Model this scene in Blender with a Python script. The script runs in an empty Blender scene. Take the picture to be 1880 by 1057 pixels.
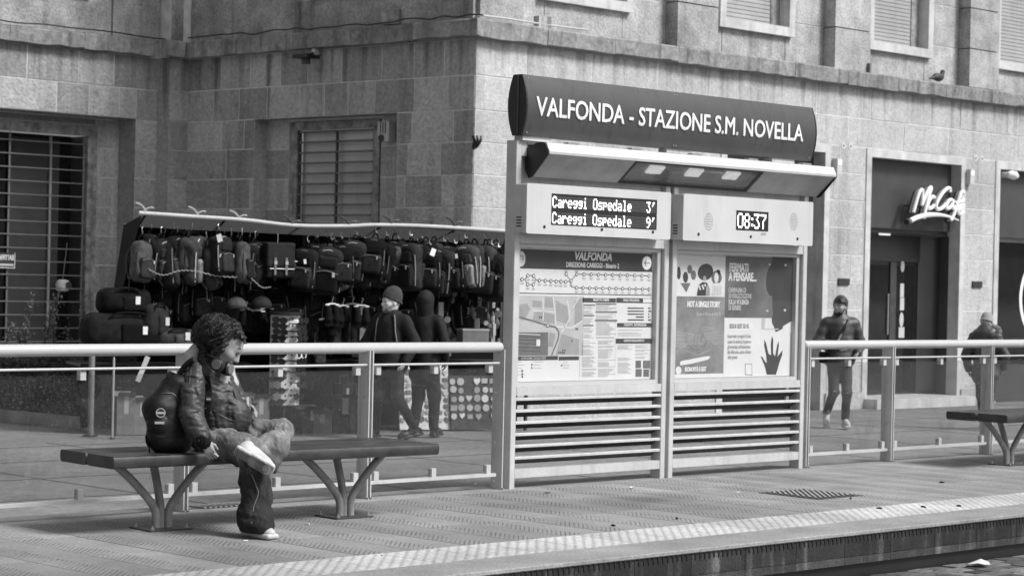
import bpy, bmesh, math, random
import numpy as np
from mathutils import Vector, Matrix
random.seed(7)
RNG = np.random.default_rng(11)
scene = bpy.context.scene
COL = scene.collection
rad = math.radians

# ------------------------------------------------------------------ camera
F_PX, YAW, PITCH, ROLL, EYE = 3970.45, 0.772614, -0.0027021, 0.0221402, 1.55
def _axes():
    cy, sy, cp, sp = math.cos(YAW), math.sin(YAW), math.cos(PITCH), math.sin(PITCH)
    f = Vector((sy*cp, cy*cp, sp)); r = Vector((cy, -sy, 0)); u = r.cross(f)
    c, s = math.cos(ROLL), math.sin(ROLL)
    return c*r + s*u, -s*r + c*u, f
CR, CU, CF = _axes()
CAM = Vector((0, 0, EYE))
cam_data = bpy.data.cameras.new('camera')
cam_data.sensor_width = 36.0
cam_data.lens = F_PX/1880*36.0
cam_data.clip_end = 400
cam_data.dof.use_dof = True
cam_data.dof.focus_distance = 14.2
cam_data.dof.aperture_fstop = 5.0
cam = bpy.data.objects.new('camera', cam_data); COL.objects.link(cam)
M = Matrix.Identity(4)
for i in range(3):
    M[i][0] = CR[i]; M[i][1] = CU[i]; M[i][2] = -CF[i]; M[i][3] = CAM[i]
cam.matrix_world = M
scene.camera = cam

# ------------------------------------------------------------------ sky, sun, exposure (overcast, black and white film)
SUN_AZ = Vector((0.42, -0.90, 0)).normalized(); SUN_EL = rad(46)
world = bpy.data.worlds.new('World'); scene.world = world; world.use_nodes = True
wn = world.node_tree; wn.nodes.clear()
sky = wn.nodes.new('ShaderNodeTexSky'); sky.sky_type = 'NISHITA'; sky.sun_disc = False
sky.sun_elevation = SUN_EL; sky.sun_rotation = math.atan2(SUN_AZ.x, SUN_AZ.y)
sky.air_density = 1.6; sky.dust_density = 5.0; sky.ozone_density = 1.0
bw = wn.nodes.new('ShaderNodeRGBToBW')
bg = wn.nodes.new('ShaderNodeBackground'); bg.inputs['Strength'].default_value = 0.05
wo = wn.nodes.new('ShaderNodeOutputWorld')
wn.links.new(sky.outputs[0], bw.inputs[0]); wn.links.new(bw.outputs[0], bg.inputs['Color']); wn.links.new(bg.outputs[0], wo.inputs[0])
sun_data = bpy.data.lights.new('sun', 'SUN'); sun_data.energy = 1.5; sun_data.angle = rad(15); sun_data.color = (1, 1, 1)
sun = bpy.data.objects.new('sun', sun_data); COL.objects.link(sun)
sd = Vector((SUN_AZ.x*math.cos(SUN_EL), SUN_AZ.y*math.cos(SUN_EL), math.sin(SUN_EL)))
sun.rotation_euler = sd.to_track_quat('Z', 'Y').to_euler(); sun.location = (10, 0, 30)
vs = scene.view_settings
vs.view_transform = 'Standard'; vs.look = 'None'; vs.gamma = 1.0; vs.use_curve_mapping = False
vs.exposure = 1.24

# ------------------------------------------------------------------ points measured in the place
def ray(x, y): return CF + CR*((x-940)/F_PX) - CU*((y-528.5)/F_PX)
def atz(x, y, z): d = ray(x, y); return CAM + d*((z-EYE)/d.z)
def aty(x, y, Y): d = ray(x, y); return CAM + d*(Y/d.y)
def atd(x, y, D): return CAM + ray(x, y)*D
def atp(x, y, p0, n): d = ray(x, y); return CAM + d*((Vector(p0)-CAM).dot(n)/d.dot(n))

# ------------------------------------------------------------------ tagging
def tag(o, label=None, cat=None, group=None, kind=None):
    if label: o['label'] = label
    if cat: o['category'] = cat
    if group: o['group'] = group
    if kind: o['kind'] = kind
    return o
def thing(name, loc, label=None, cat=None, group=None, rz=0.0):
    o = bpy.data.objects.new(name, None); o.empty_display_size = 0.1
    COL.objects.link(o); o.location = Vector(loc); o.rotation_euler = (0, 0, rz)
    return tag(o, label, cat, group)
def copy_tree(o, parent=None):
    c = o.copy(); COL.objects.link(c); c.parent = parent
    for ch in o.children: copy_tree(ch, c)
    return c
def origin_of(o):
    v = Vector((0, 0, 0))
    while o is not None: v += o.location; o = o.parent
    return v

# ------------------------------------------------------------------ materials (all neutral: the picture is black and white)
def _n(nt, t, **kw):
    n = nt.nodes.new(t)
    for k, v in kw.items(): setattr(n, k, v)
    return n
def _ma(nt, op, a, b=None, c=None, clamp=False):
    n = nt.nodes.new('ShaderNodeMath'); n.operation = op; n.use_clamp = clamp
    for i, v in enumerate((a, b, c)):
        if v is None: continue
        if hasattr(v, 'is_output') or hasattr(v, 'links'): nt.links.new(v, n.inputs[i])
        else: n.inputs[i].default_value = v
    return n.outputs[0]
MATS = {}
def mat(name, v, rough=0.6, metal=0.0, var=0.15, scale=6.0, bump=0.0, bscale=60.0, rnd=0.0, streak=0.0, streak_scale=3.0,
        coat=0.0, spec=0.5, fine=0.0, fine_scale=90.0, detail=5.0, coord='Object', dist=0.01, stain=0.0, swirl=0.0, swirl_scale=3.0, run=None, pock=0.0, pock_scale=9.0):
    m = bpy.data.materials.new(name); m.use_nodes = True; nt = m.node_tree
    b = nt.nodes['Principled BSDF']
    b.inputs['Roughness'].default_value = rough; b.inputs['Metallic'].default_value = metal
    b.inputs['Specular IOR Level'].default_value = spec; b.inputs['Coat Weight'].default_value = coat
    tc = _n(nt, 'ShaderNodeTexCoord')
    if coord == 'World':
        geo = _n(nt, 'ShaderNodeNewGeometry'); P = geo.outputs['Position']
    else: P = tc.outputs[coord]
    val = None
    no = _n(nt, 'ShaderNodeTexNoise'); no.inputs['Scale'].default_value = scale; no.inputs['Detail'].default_value = detail
    no.inputs['Roughness'].default_value = 0.62
    nt.links.new(P, no.inputs['Vector'])
    k = _ma(nt, 'SUBTRACT', no.outputs['Fac'], 0.5); val = _ma(nt, 'MAXIMUM', _ma(nt, 'MULTIPLY_ADD', k, var*7.0, 1.0), 0.15)
    if fine:
        n2 = _n(nt, 'ShaderNodeTexNoise'); n2.inputs['Scale'].default_value = fine_scale; n2.inputs['Detail'].default_value = 3
        nt.links.new(P, n2.inputs['Vector'])
        val = _ma(nt, 'MULTIPLY', val, _ma(nt, 'MULTIPLY_ADD', _ma(nt, 'SUBTRACT', n2.outputs['Fac'], 0.5), fine*7, 1.0))
    if rnd:
        oi = _n(nt, 'ShaderNodeObjectInfo')
        val = _ma(nt, 'MULTIPLY', val, _ma(nt, 'MULTIPLY_ADD', _ma(nt, 'SUBTRACT', oi.outputs['Random'], 0.5), rnd*2, 1.0))
    if streak:
        mp = _n(nt, 'ShaderNodeMapping'); mp.inputs['Scale'].default_value = (streak_scale, streak_scale, streak_scale*0.09)
        nt.links.new(P, mp.inputs['Vector'])
        n3 = _n(nt, 'ShaderNodeTexNoise'); n3.inputs['Scale'].default_value = 1.0; n3.inputs['Detail'].default_value = 6
        n3.inputs['Roughness'].default_value = 0.6
        nt.links.new(mp.outputs[0], n3.inputs['Vector'])
        s = _ma(nt, 'MULTIPLY', _ma(nt, 'SUBTRACT', n3.outputs['Fac'], 0.52), 5.0, clamp=True)
        val = _ma(nt, 'MULTIPLY', val, _ma(nt, 'MULTIPLY_ADD', s, -streak, 1.0))
    if stain:
        n4 = _n(nt, 'ShaderNodeTexNoise'); n4.inputs['Scale'].default_value = scale*0.35; n4.inputs['Detail'].default_value = 7
        nt.links.new(P, n4.inputs['Vector'])
        s = _ma(nt, 'MULTIPLY', _ma(nt, 'SUBTRACT', n4.outputs['Fac'], 0.55), 6.0, clamp=True)
        val = _ma(nt, 'MULTIPLY', val, _ma(nt, 'MULTIPLY_ADD', s, -stain, 1.0))
    if swirl:
        n6 = _n(nt, 'ShaderNodeTexNoise'); n6.inputs['Scale'].default_value = swirl_scale; n6.inputs['Detail'].default_value = 6; n6.inputs['Distortion'].default_value = 2.6
        nt.links.new(P, n6.inputs['Vector'])
        val = _ma(nt, 'MULTIPLY', val, _ma(nt, 'MULTIPLY_ADD', _ma(nt, 'SUBTRACT', n6.outputs['Fac'], 0.5), swirl*7, 1.0))
    if pock:
        n7 = _n(nt, 'ShaderNodeTexNoise'); n7.inputs['Scale'].default_value = pock_scale; n7.inputs['Detail'].default_value = 9; n7.inputs['Roughness'].default_value = 0.7
        nt.links.new(P, n7.inputs['Vector'])
        s = _ma(nt, 'MULTIPLY', _ma(nt, 'SUBTRACT', n7.outputs['Fac'], 0.60), 9.0, clamp=True)
        val = _ma(nt, 'MULTIPLY', val, _ma(nt, 'MULTIPLY_ADD', s, -pock, 1.0))
    if run:            # rain run-off below a ledge: streaks thinning out downwards
        z0, z1, amt = run
        sz = _n(nt, 'ShaderNodeSeparateXYZ'); nt.links.new(P, sz.inputs[0])
        g = _ma(nt, 'MULTIPLY', _ma(nt, 'SUBTRACT', sz.outputs['Z'], z0), 1.0/(z1-z0), clamp=True)
        mp = _n(nt, 'ShaderNodeMapping'); mp.inputs['Scale'].default_value = (5.5, 5.5, 0.22); nt.links.new(P, mp.inputs['Vector'])
        n8 = _n(nt, 'ShaderNodeTexNoise'); n8.inputs['Scale'].default_value = 1.0; n8.inputs['Detail'].default_value = 7; nt.links.new(mp.outputs[0], n8.inputs['Vector'])
        s = _ma(nt, 'MULTIPLY', _ma(nt, 'ADD', _ma(nt, 'SUBTRACT', n8.outputs['Fac'], 0.78), _ma(nt, 'MULTIPLY', g, 0.34)), 5.0, clamp=True)
        val = _ma(nt, 'MULTIPLY', val, _ma(nt, 'MULTIPLY_ADD', s, -amt, 1.0))
    out = _ma(nt, 'MULTIPLY', val, v)
    out = _ma(nt, 'MINIMUM', _ma(nt, 'MAXIMUM', out, 0.004), 0.9)
    nt.links.new(out, b.inputs['Base Color'])
    if bump:
        n5 = _n(nt, 'ShaderNodeTexNoise'); n5.inputs['Scale'].default_value = bscale; n5.inputs['Detail'].default_value = 4
        nt.links.new(P, n5.inputs['Vector'])
        bp = _n(nt, 'ShaderNodeBump'); bp.inputs['Strength'].default_value = bump; bp.inputs['Distance'].default_value = dist
        nt.links.new(n5.outputs['Fac'], bp.inputs['Height']); nt.links.new(bp.outputs[0], b.inputs['Normal'])
    MATS[name] = m
    return m
def emit(name, v, strength):
    m = bpy.data.materials.new(name); m.use_nodes = True; nt = m.node_tree
    b = nt.nodes['Principled BSDF']; b.inputs['Base Color'].default_value = (v, v, v, 1)
    b.inputs['Emission Color'].default_value = (1, 1, 1, 1); b.inputs['Emission Strength'].default_value = strength
    MATS[name] = m; return m
def glassmat(name, dirt, tint=0.9, rough=0.02, ior=1.45, dscale=14.0, spots=0.0):
    m = bpy.data.materials.new(name); m.use_nodes = True; nt = m.node_tree; nt.nodes.clear()
    o = _n(nt, 'ShaderNodeOutputMaterial')
    tr = _n(nt, 'ShaderNodeBsdfTransparent'); tr.inputs[0].default_value = (tint, tint, tint, 1)
    gl = _n(nt, 'ShaderNodeBsdfGlossy'); gl.inputs['Roughness'].default_value = rough
    df = _n(nt, 'ShaderNodeBsdfDiffuse'); df.inputs[0].default_value = (0.55, 0.55, 0.55, 1)
    lw = _n(nt, 'ShaderNodeLayerWeight'); lw.inputs['Blend'].default_value = 0.5
    fres = _ma(nt, 'MULTIPLY_ADD', _ma(nt, 'POWER', lw.outputs['Facing'], 5.0), 0.9, 0.035)
    m1 = _n(nt, 'ShaderNodeMixShader'); m2 = _n(nt, 'ShaderNodeMixShader')
    nt.links.new(fres, m1.inputs[0]); nt.links.new(tr.outputs[0], m1.inputs[1]); nt.links.new(gl.outputs[0], m1.inputs[2])
    geo = _n(nt, 'ShaderNodeNewGeometry')
    no = _n(nt, 'ShaderNodeTexNoise'); no.inputs['Scale'].default_value = dscale; no.inputs['Detail'].default_value = 6
    nt.links.new(geo.outputs['Position'], no.inputs['Vector'])
    d = _ma(nt, 'MULTIPLY', _ma(nt, 'MULTIPLY_ADD', _ma(nt, 'SUBTRACT', no.outputs['Fac'], 0.5), 2.2, 1.0), dirt, clamp=True)
    if spots:
        vo = _n(nt, 'ShaderNodeTexNoise'); vo.inputs['Scale'].default_value = 75; vo.inputs['Detail'].default_value = 1
        nt.links.new(geo.outputs['Position'], vo.inputs['Vector'])
        sp = _ma(nt, 'MULTIPLY', _ma(nt, 'SUBTRACT', vo.outputs['Fac'], 0.63), 7.0, clamp=True)
        d = _ma(nt, 'MAXIMUM', d, _ma(nt, 'MULTIPLY', sp, spots))
    nt.links.new(d, m2.inputs[0]); nt.links.new(m1.outputs[0], m2.inputs[1]); nt.links.new(df.outputs[0], m2.inputs[2])
    nt.links.new(m2.outputs[0], o.inputs[0])
    MATS[name] = m; return m

mat('silver', 0.50, rough=0.42, metal=0.0, var=0.09, scale=3, spec=0.5, fine=0.05, streak=0.16, streak_scale=14, coord='World')
mat('silver_rail', 0.48, rough=0.34, var=0.04, scale=2, spec=0.6, fine=0.03, coord='World')
mat('silver_dull', 0.34, rough=0.5, var=0.12, scale=5, streak=0.2, streak_scale=10, coord='World')
mat('box_white', 0.54, rough=0.45, var=0.05, scale=2, fine=0.02, streak=0.12, streak_scale=8, coord='World')
mat('white_paint', 0.8, rough=0.4, var=0.04, scale=3)
mat('black', 0.012, rough=0.45, var=0.2)
mat('black_cloth', 0.008, rough=0.9, spec=0.15, var=0.3, scale=12, bump=0.3, bscale=40, rnd=0.6)
mat('dark_cloth', 0.015, rough=0.85, spec=0.25, var=0.3, scale=12, bump=0.3, bscale=40, rnd=0.7)
mat('mid_cloth', 0.040, rough=0.8, spec=0.3, var=0.35, scale=12, bump=0.3, bscale=40, rnd=0.7)
mat('grey_cloth', 0.17, rough=0.9, spec=0.3, var=0.3, scale=14, bump=0.3, bscale=40, rnd=0.4)
mat('pale', 0.62, rough=0.7, var=0.12, scale=20, rnd=0.25)
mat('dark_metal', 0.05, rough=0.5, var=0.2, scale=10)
mat('steel', 0.45, rough=0.3, metal=0.7, var=0.1)
mat('bench_wood', 0.034, rough=0.42, var=0.40, scale=7, fine=0.2, fine_scale=220, coat=0.05, bump=0.15, bscale=30)
mat('bench_steel', 0.24, rough=0.45, var=0.28, scale=8, fine=0.10, fine_scale=150, spec=0.5)
mat('concrete', 0.235, rough=0.9, var=0.20, scale=2.2, fine=0.16, fine_scale=45, bump=0.35, bscale=80, coord='World', stain=0.4, detail=9, pock=0.35, pock_scale=14)
mat('street', 0.19, rough=0.85, var=0.20, scale=0.8, fine=0.16, fine_scale=18, bump=0.3, bscale=60, coord='World', stain=0.35, detail=9, pock=0.35, pock_scale=4)
mat('kerb_stone', 0.27, rough=0.9, var=0.18, scale=2.0, fine=0.18, fine_scale=55, bump=0.4, bscale=90, coord='World', stain=0.3, detail=9, pock=0.3, pock_scale=16)
mat('sett', 0.12, rough=0.8, var=0.3, scale=12, rnd=0.6, bump=0.5, bscale=60, fine=0.15)
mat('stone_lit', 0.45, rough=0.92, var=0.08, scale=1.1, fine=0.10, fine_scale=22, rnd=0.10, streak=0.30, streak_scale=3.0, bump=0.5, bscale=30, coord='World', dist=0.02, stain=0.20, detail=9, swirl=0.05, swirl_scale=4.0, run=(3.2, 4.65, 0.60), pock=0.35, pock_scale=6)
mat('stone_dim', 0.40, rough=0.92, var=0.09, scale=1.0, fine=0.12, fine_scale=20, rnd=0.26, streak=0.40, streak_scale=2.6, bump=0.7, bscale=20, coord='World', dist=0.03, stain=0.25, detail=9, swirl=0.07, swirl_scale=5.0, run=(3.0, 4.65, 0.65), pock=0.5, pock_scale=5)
mat('mortar', 0.62, rough=0.95, var=0.15, scale=5, coord='World')
mat('cornice', 0.27, rough=0.92, var=0.20, scale=3.0, fine=0.12, fine_scale=18, streak=0.6, streak_scale=6.0, bump=0.5, bscale=14, coord='World', dist=0.03, rnd=0.16, swirl=0.16, swirl_scale=4, pock=0.4, pock_scale=9)
mat('marble', 0.55, rough=0.6, var=0.14, scale=4, streak=0.2, streak_scale=8, coord='World', stain=0.2)
mat('marble_old', 0.26, rough=0.75, var=0.45, scale=8, detail=8, streak=0.4, streak_scale=9, coord='World')
mat('shutter', 0.36, rough=0.7, var=0.1, scale=2, streak=0.15, streak_scale=6, coord='World')
mat('shutter_panel', 0.66, rough=0.7, var=0.08, scale=2, streak=0.15, streak_scale=6, coord='World')
mat('dark_glass', 0.015, rough=0.06, var=0.2, spec=0.6)
mat('fascia', 0.055, rough=0.45, var=0.15, scale=1.5, streak=0.2, coord='World')
mat('door_dark', 0.02, rough=0.35, var=0.2)
mat('tarp', 0.007, rough=0.8, spec=0.15, var=0.4, scale=3, bump=0.3, bscale=8)
mat('tarp_light', 0.09, rough=0.9, spec=0.1, var=0.3, scale=3)
mat('paper', 0.75, rough=0.7, var=0.03, scale=3)
mat('ink', 0.035, rough=0.6, var=0.1)
mat('ink_mid', 0.14, rough=0.6, var=0.15, scale=9)
mat('ink_soft', 0.34, rough=0.7, var=0.1)
mat('ink_light', 0.5, rough=0.7, var=0.06)
mat('sign_dark', 0.070, rough=0.36, var=0.10, scale=2, spec=0.4, streak=0.25, streak_scale=20, coord='World')
mat('screen', 0.022, rough=0.25, var=0.1)
emit('led', 0.9, 1.2)
emit('lamp_face', 0.9, 0.35)
mat('skin', 0.31, rough=0.5, var=0.08, scale=12, spec=0.35)
mat('skin_shade', 0.20, rough=0.5, var=0.08, scale=9, spec=0.4)
mat('lips', 0.13, rough=0.5, var=0.05)
mat('hair', 0.012, rough=0.42, var=0.6, scale=30, spec=0.45, bump=0.6, bscale=90)
mat('hair_light', 0.045, rough=0.35, var=0.4, scale=30, spec=0.6)
mat('leather', 0.036, rough=0.52, var=0.3, scale=7, spec=0.45, bump=0.3, bscale=50, fine=0.10, fine_scale=60, dist=0.006)
mat('denim_dark', 0.045, rough=0.9, var=0.35, scale=5, fine=0.12, fine_scale=200, bump=0.3, bscale=40)
mat('hood', 0.42, rough=0.95, var=0.12, scale=20, bump=0.3, bscale=90)
mat('shoe_white', 0.50, rough=0.6, var=0.12, scale=14, fine=0.08, stain=0.2)
mat('shoe_grey', 0.40, rough=0.6, var=0.1, scale=20)
mat('sole', 0.24, rough=0.8, var=0.2, scale=30)
mat('nylon', 0.009, rough=0.55, var=0.3, scale=9, bump=0.4, bscale=20, spec=0.3, dist=0.01)
mat('puffer', 0.050, rough=0.5, var=0.25, scale=12, spec=0.5, bump=0.3, bscale=30)
mat('jacket_dark', 0.013, rough=0.75, spec=0.25, var=0.3, scale=9, bump=0.4, bscale=20)
mat('beanie', 0.045, rough=0.95, var=0.2, scale=30, bump=0.6, bscale=90)
mat('beanie_pale', 0.30, rough=0.95, var=0.2, scale=30, bump=0.6, bscale=90)
mat('fur', 0.45, rough=0.95, var=0.3, scale=30)
mat('leaf', 0.12, rough=0.5, var=0.3, scale=4, rnd=0.0, coord='World')
mat('leaf_dark', 0.032, rough=0.6, var=0.4, scale=5, coord='World')
mat('stem', 0.05, rough=0.8)
def translucent(name, v):
    nt = MATS[name].node_tree; b = nt.nodes['Principled BSDF']; o = nt.nodes['Material Output']; tl = _n(nt, 'ShaderNodeBsdfTranslucent'); tl.inputs[0].default_value = (v, v, v, 1)
    mx = _n(nt, 'ShaderNodeMixShader'); mx.inputs[0].default_value = 0.4; nt.links.new(b.outputs[0], mx.inputs[1]); nt.links.new(tl.outputs[0], mx.inputs[2]); nt.links.new(mx.outputs[0], o.inputs[0])
translucent('tarp_light', 0.12)
def fade_shade_denim():
    m = mat('denim', 0.16, rough=0.9, var=0.34, streak=-0.9, streak_scale=26, scale=7, detail=6, fine=0.12, fine_scale=200, bump=0.3, bscale=55, dist=0.01, coord='World', spec=0.2)
    nt = m.node_tree; b = nt.nodes['Principled BSDF']; src = b.inputs['Base Color'].links[0].from_socket
    gp = _n(nt, 'ShaderNodeNewGeometry'); sx = _n(nt, 'ShaderNodeSeparateXYZ'); nt.links.new(gp.outputs['Position'], sx.inputs[0])
    no = _n(nt, 'ShaderNodeTexNoise'); no.inputs['Scale'].default_value = 7; nt.links.new(gp.outputs['Position'], no.inputs['Vector'])
    k = _ma(nt, 'ADD', sx.outputs['Z'], _ma(nt, 'MULTIPLY', no.outputs['Fac'], 0.16)); k = _ma(nt, 'MULTIPLY', _ma(nt, 'SUBTRACT', k, 0.46), 7.0, clamp=True)  # thigh fade, plus the shadowed lower leg darkened into the colour by height
    nt.links.new(_ma(nt, 'MULTIPLY', src, _ma(nt, 'MULTIPLY_ADD', k, 0.84, 0.16)), b.inputs['Base Color'])
fade_shade_denim()
glassmat('pane', 0.020, tint=0.88, dscale=3.0, spots=0.22)
glassmat('case_glass', 0.015, tint=0.97, dscale=6.0)
glassmat('lamp_glass', 0.10, tint=0.8)

def paver_material(name, v, half, period, width, depth, groove):
    """stone-grey slab whose one half carries short diagonal grooves"""
    m = mat(name, v, rough=0.88, var=0.18, scale=1.4, fine=0.17, fine_scale=48, coord='World', stain=0.40, rnd=0.14, detail=9, pock=0.30, pock_scale=11)
    nt = m.node_tree; b = nt.nodes['Principled BSDF']
    src = b.inputs['Base Color'].links[0].from_socket
    tc = _n(nt, 'ShaderNodeTexCoord'); sx = _n(nt, 'ShaderNodeSeparateXYZ'); nt.links.new(tc.outputs['Object'], sx.inputs[0])
    s = _ma(nt, 'SUBTRACT', sx.outputs['X'], sx.outputs['Y'])
    fr = _ma(nt, 'FRACT', _ma(nt, 'MULTIPLY_ADD', s, 1.0/period, 40.0))
    g = _ma(nt, 'LESS_THAN', fr, width)
    if half:
        band = _ma(nt, 'MULTIPLY', _ma(nt, 'GREATER_THAN', sx.outputs['X'], -0.185), _ma(nt, 'LESS_THAN', sx.outputs['X'], -0.01))
        nz = _n(nt, 'ShaderNodeTexNoise'); nz.inputs['Scale'].default_value = 5.0; nz.inputs['Detail'].default_value = 4
        gp = _n(nt, 'ShaderNodeNewGeometry'); nt.links.new(gp.outputs['Position'], nz.inputs['Vector'])
        wear = _ma(nt, 'MULTIPLY', _ma(nt, 'SUBTRACT', nz.outputs['Fac'], 0.34), 5.0, clamp=True)
        g = _ma(nt, 'MULTIPLY', _ma(nt, 'MULTIPLY', g, band), wear)
    else:
        g = _ma(nt, 'POWER', _ma(nt, 'MULTIPLY_ADD', _ma(nt, 'SINE', _ma(nt, 'MULTIPLY', fr, 6.2832)), 0.5, 0.5), 2.0)
    nt.links.new(_ma(nt, 'MULTIPLY', src, _ma(nt, 'MULTIPLY_ADD', g, -groove, 1.0)), b.inputs['Base Color'])
    bp = _n(nt, 'ShaderNodeBump'); bp.inputs['Strength'].default_value = 1.0; bp.inputs['Distance'].default_value = depth
    nt.links.new(_ma(nt, 'SUBTRACT', 1.0, g), bp.inputs['Height']); nt.links.new(bp.outputs[0], b.inputs['Normal'])
    return m
paver_material('paver', 0.25, True, 0.040, 0.28, 0.003, 0.55)
mat('joint_dirt', 0.05, rough=0.95, var=0.4, scale=6, coord='World')
paver_material('tactile', 0.50, False, 0.080, 0.3, 0.0022, 0.24)

# ------------------------------------------------------------------ mesh builder (world coordinates unless the parent stands at the origin)
class MB:
    def __init__(s): s.v = []; s.f = []; s.m = []; s.mi = 0
    def add(s, vs_, fs):
        o = len(s.v); s.v += [tuple(q) for q in vs_]
        for f in fs: s.f.append([i+o for i in f]); s.m.append(s.mi)
        return s
    def box(s, x0, x1, y0, y1, z0, z1):
        return s.add([(x0,y0,z0),(x1,y0,z0),(x1,y1,z0),(x0,y1,z0),(x0,y0,z1),(x1,y0,z1),(x1,y1,z1),(x0,y1,z1)],
                     [(0,3,2,1),(4,5,6,7),(0,1,5,4),(1,2,6,5),(2,3,7,6),(3,0,4,7)])
    def obox(s, c, ax, ay, az, hx, hy, hz):
        c = Vector(c); ax, ay, az = Vector(ax), Vector(ay), Vector(az); L = []
        for k in (-1, 1):
            for i, j in ((-1,-1),(1,-1),(1,1),(-1,1)): L.append(c + ax*(i*hx) + ay*(j*hy) + az*(k*hz))
        return s.add(L, [(0,3,2,1),(4,5,6,7),(0,1,5,4),(1,2,6,5),(2,3,7,6),(3,0,4,7)])
    def bevbox(s, c, ax, ay, az, hx, hy, hz, b):
        """box with chamfered long edges on the four sides about az"""
        c = Vector(c); ax, ay, az = Vector(ax), Vector(ay), Vector(az)
        pl = [(-hx+b,-hy),(hx-b,-hy),(hx,-hy+b),(hx,hy-b),(hx-b,hy),(-hx+b,hy),(-hx,hy-b),(-hx,-hy+b)]
        L = [c + ax*x + ay*y + az*(-hz) for x, y in pl] + [c + ax*x + ay*y + az*hz for x, y in pl]
        n = 8
        return s.add(L, [tuple(reversed(range(n))), tuple(range(n, 2*n))] + [(i, (i+1) % n, n+(i+1) % n, n+i) for i in range(n)])
    def tube(s, pts, r, n=8, caps=True):
        pts = [Vector(p) for p in pts]; rs = r if isinstance(r, (list, tuple)) else [r]*len(pts)
        L = []; up = None
        for i, p in enumerate(pts):
            t = (pts[min(i+1, len(pts)-1)] - pts[max(i-1, 0)])
            t = t.normalized() if t.length > 1e-9 else Vector((0, 0, 1))
            if up is None:
                up = Vector((0, 0, 1)) if abs(t.z) < 0.9 else Vector((1, 0, 0))
            a = t.cross(up)
            if a.length < 1e-6: a = t.cross(Vector((1, 0.3, 0)))
            a.normalize(); b = a.cross(t).normalized(); up = b
            for k in range(n):
                th = 2*math.pi*k/n
                L.append(p + (a*math.cos(th) + b*math.sin(th))*rs[i])
        fs = []
        for i in range(len(pts)-1):
            for k in range(n):
                fs.append((i*n+k, i*n+(k+1) % n, (i+1)*n+(k+1) % n, (i+1)*n+k))
        if caps:
            fs.append(tuple(reversed(range(n)))); fs.append(tuple(range((len(pts)-1)*n, len(pts)*n)))
        return s.add(L, fs)
    def prism(s, poly, d):
        """poly: list of 3-D points in one plane, extruded by vector d"""
        n = len(poly); d = Vector(d); P = [Vector(p) for p in poly]
        return s.add(P + [p + d for p in P], [tuple(reversed(range(n))), tuple(range(n, 2*n))] + [(i, (i+1) % n, n+(i+1) % n, n+i) for i in range(n)])
    def disc(s, c, nrm, r, t, n=14, sx=1.0):
        c = Vector(c); nrm = Vector(nrm).normalized(); a = nrm.cross(Vector((0, 0, 1)))
        a = a.normalized() if a.length > 1e-3 else Vector((1, 0, 0)); b = a.cross(nrm)
        return s.prism([c + (a*math.cos(2*math.pi*k/n)*sx + b*math.sin(2*math.pi*k/n))*r for k in range(n)], nrm*t)
    def ring(s, c, nrm, r, w, t, n=24, sx=1.0):
        c = Vector(c); nrm = Vector(nrm).normalized(); a = nrm.cross(Vector((0, 0, 1)))
        a = a.normalized() if a.length > 1e-3 else Vector((1, 0, 0)); b = a.cross(nrm); L = []
        for k in range(n):
            d = a*math.cos(2*math.pi*k/n)*sx + b*math.sin(2*math.pi*k/n)
            L += [c + d*r, c + d*(r+w), c + d*(r+w) + nrm*t, c + d*r + nrm*t]
        fs = []
        for k in range(n):
            o = 4*k; q = 4*((k+1) % n)
            for i in range(4): fs.append((o+i, q+i, q+(i+1) % 4, o+(i+1) % 4))
        return s.add(L, fs)
    def quad(s, a, b, c, d): return s.add([a, b, c, d], [(0, 1, 2, 3)])
    def mesh(s, name, material=None, smooth=False):
        me = bpy.data.meshes.new(name); me.from_pydata([tuple(v) for v in s.v], [], s.f)
        ms = material if isinstance(material, (list, tuple)) else [material]
        for q in ms:
            if q: me.materials.append(MATS[q] if isinstance(q, str) else q)
        if len(ms) > 1:
            for p, i in zip(me.polygons, s.m): p.material_index = i
        me.validate(); bm = bmesh.new(); bm.from_mesh(me); bmesh.ops.recalc_face_normals(bm, faces=bm.faces); bm.to_mesh(me); bm.free()
        if smooth: smooth_mesh(me)
        return me
    def build(s, name, material, parent=None, smooth=False, local=False):
        if parent is not None and not local:
            o = origin_of(parent); s.v = [(v[0]-o.x, v[1]-o.y, v[2]-o.z) for v in s.v]
        ob = bpy.data.objects.new(name, s.mesh(name, material, smooth)); COL.objects.link(ob)
        ob.parent = parent
        return ob
def smooth_mesh(me, ang=40):
    me.polygons.foreach_set('use_smooth', [True]*len(me.polygons))
    me.update()
    bm = bmesh.new(); bm.from_mesh(me); lim = rad(ang)
    for e in bm.edges:
        if len(e.link_faces) == 2 and e.calc_face_angle(0) > lim: e.smooth = False
    bm.to_mesh(me); bm.free()
def place(name, me, loc, parent=None, rz=0.0, scale=None):
    ob = bpy.data.objects.new(name, me); COL.objects.link(ob); ob.parent = parent
    o = origin_of(parent) if parent is not None else Vector((0, 0, 0))
    ob.location = Vector(loc) - o; ob.rotation_euler = (0, 0, rz)
    if scale: ob.scale = scale
    return ob
def bez(pts, n=8):
    """smooth polyline through control points (Catmull-Rom)"""
    P = [Vector(p) for p in pts]; out = []
    for i in range(len(P)-1):
        a, b, c, d = P[max(i-1, 0)], P[i], P[i+1], P[min(i+2, len(P)-1)]
        for k in range(n):
            t = k/n
            out.append(0.5*((2*b) + (c-a)*t + (2*a-5*b+4*c-d)*t*t + (3*b-a-3*c+d)*t**3))
    out.append(P[-1]); return out

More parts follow.
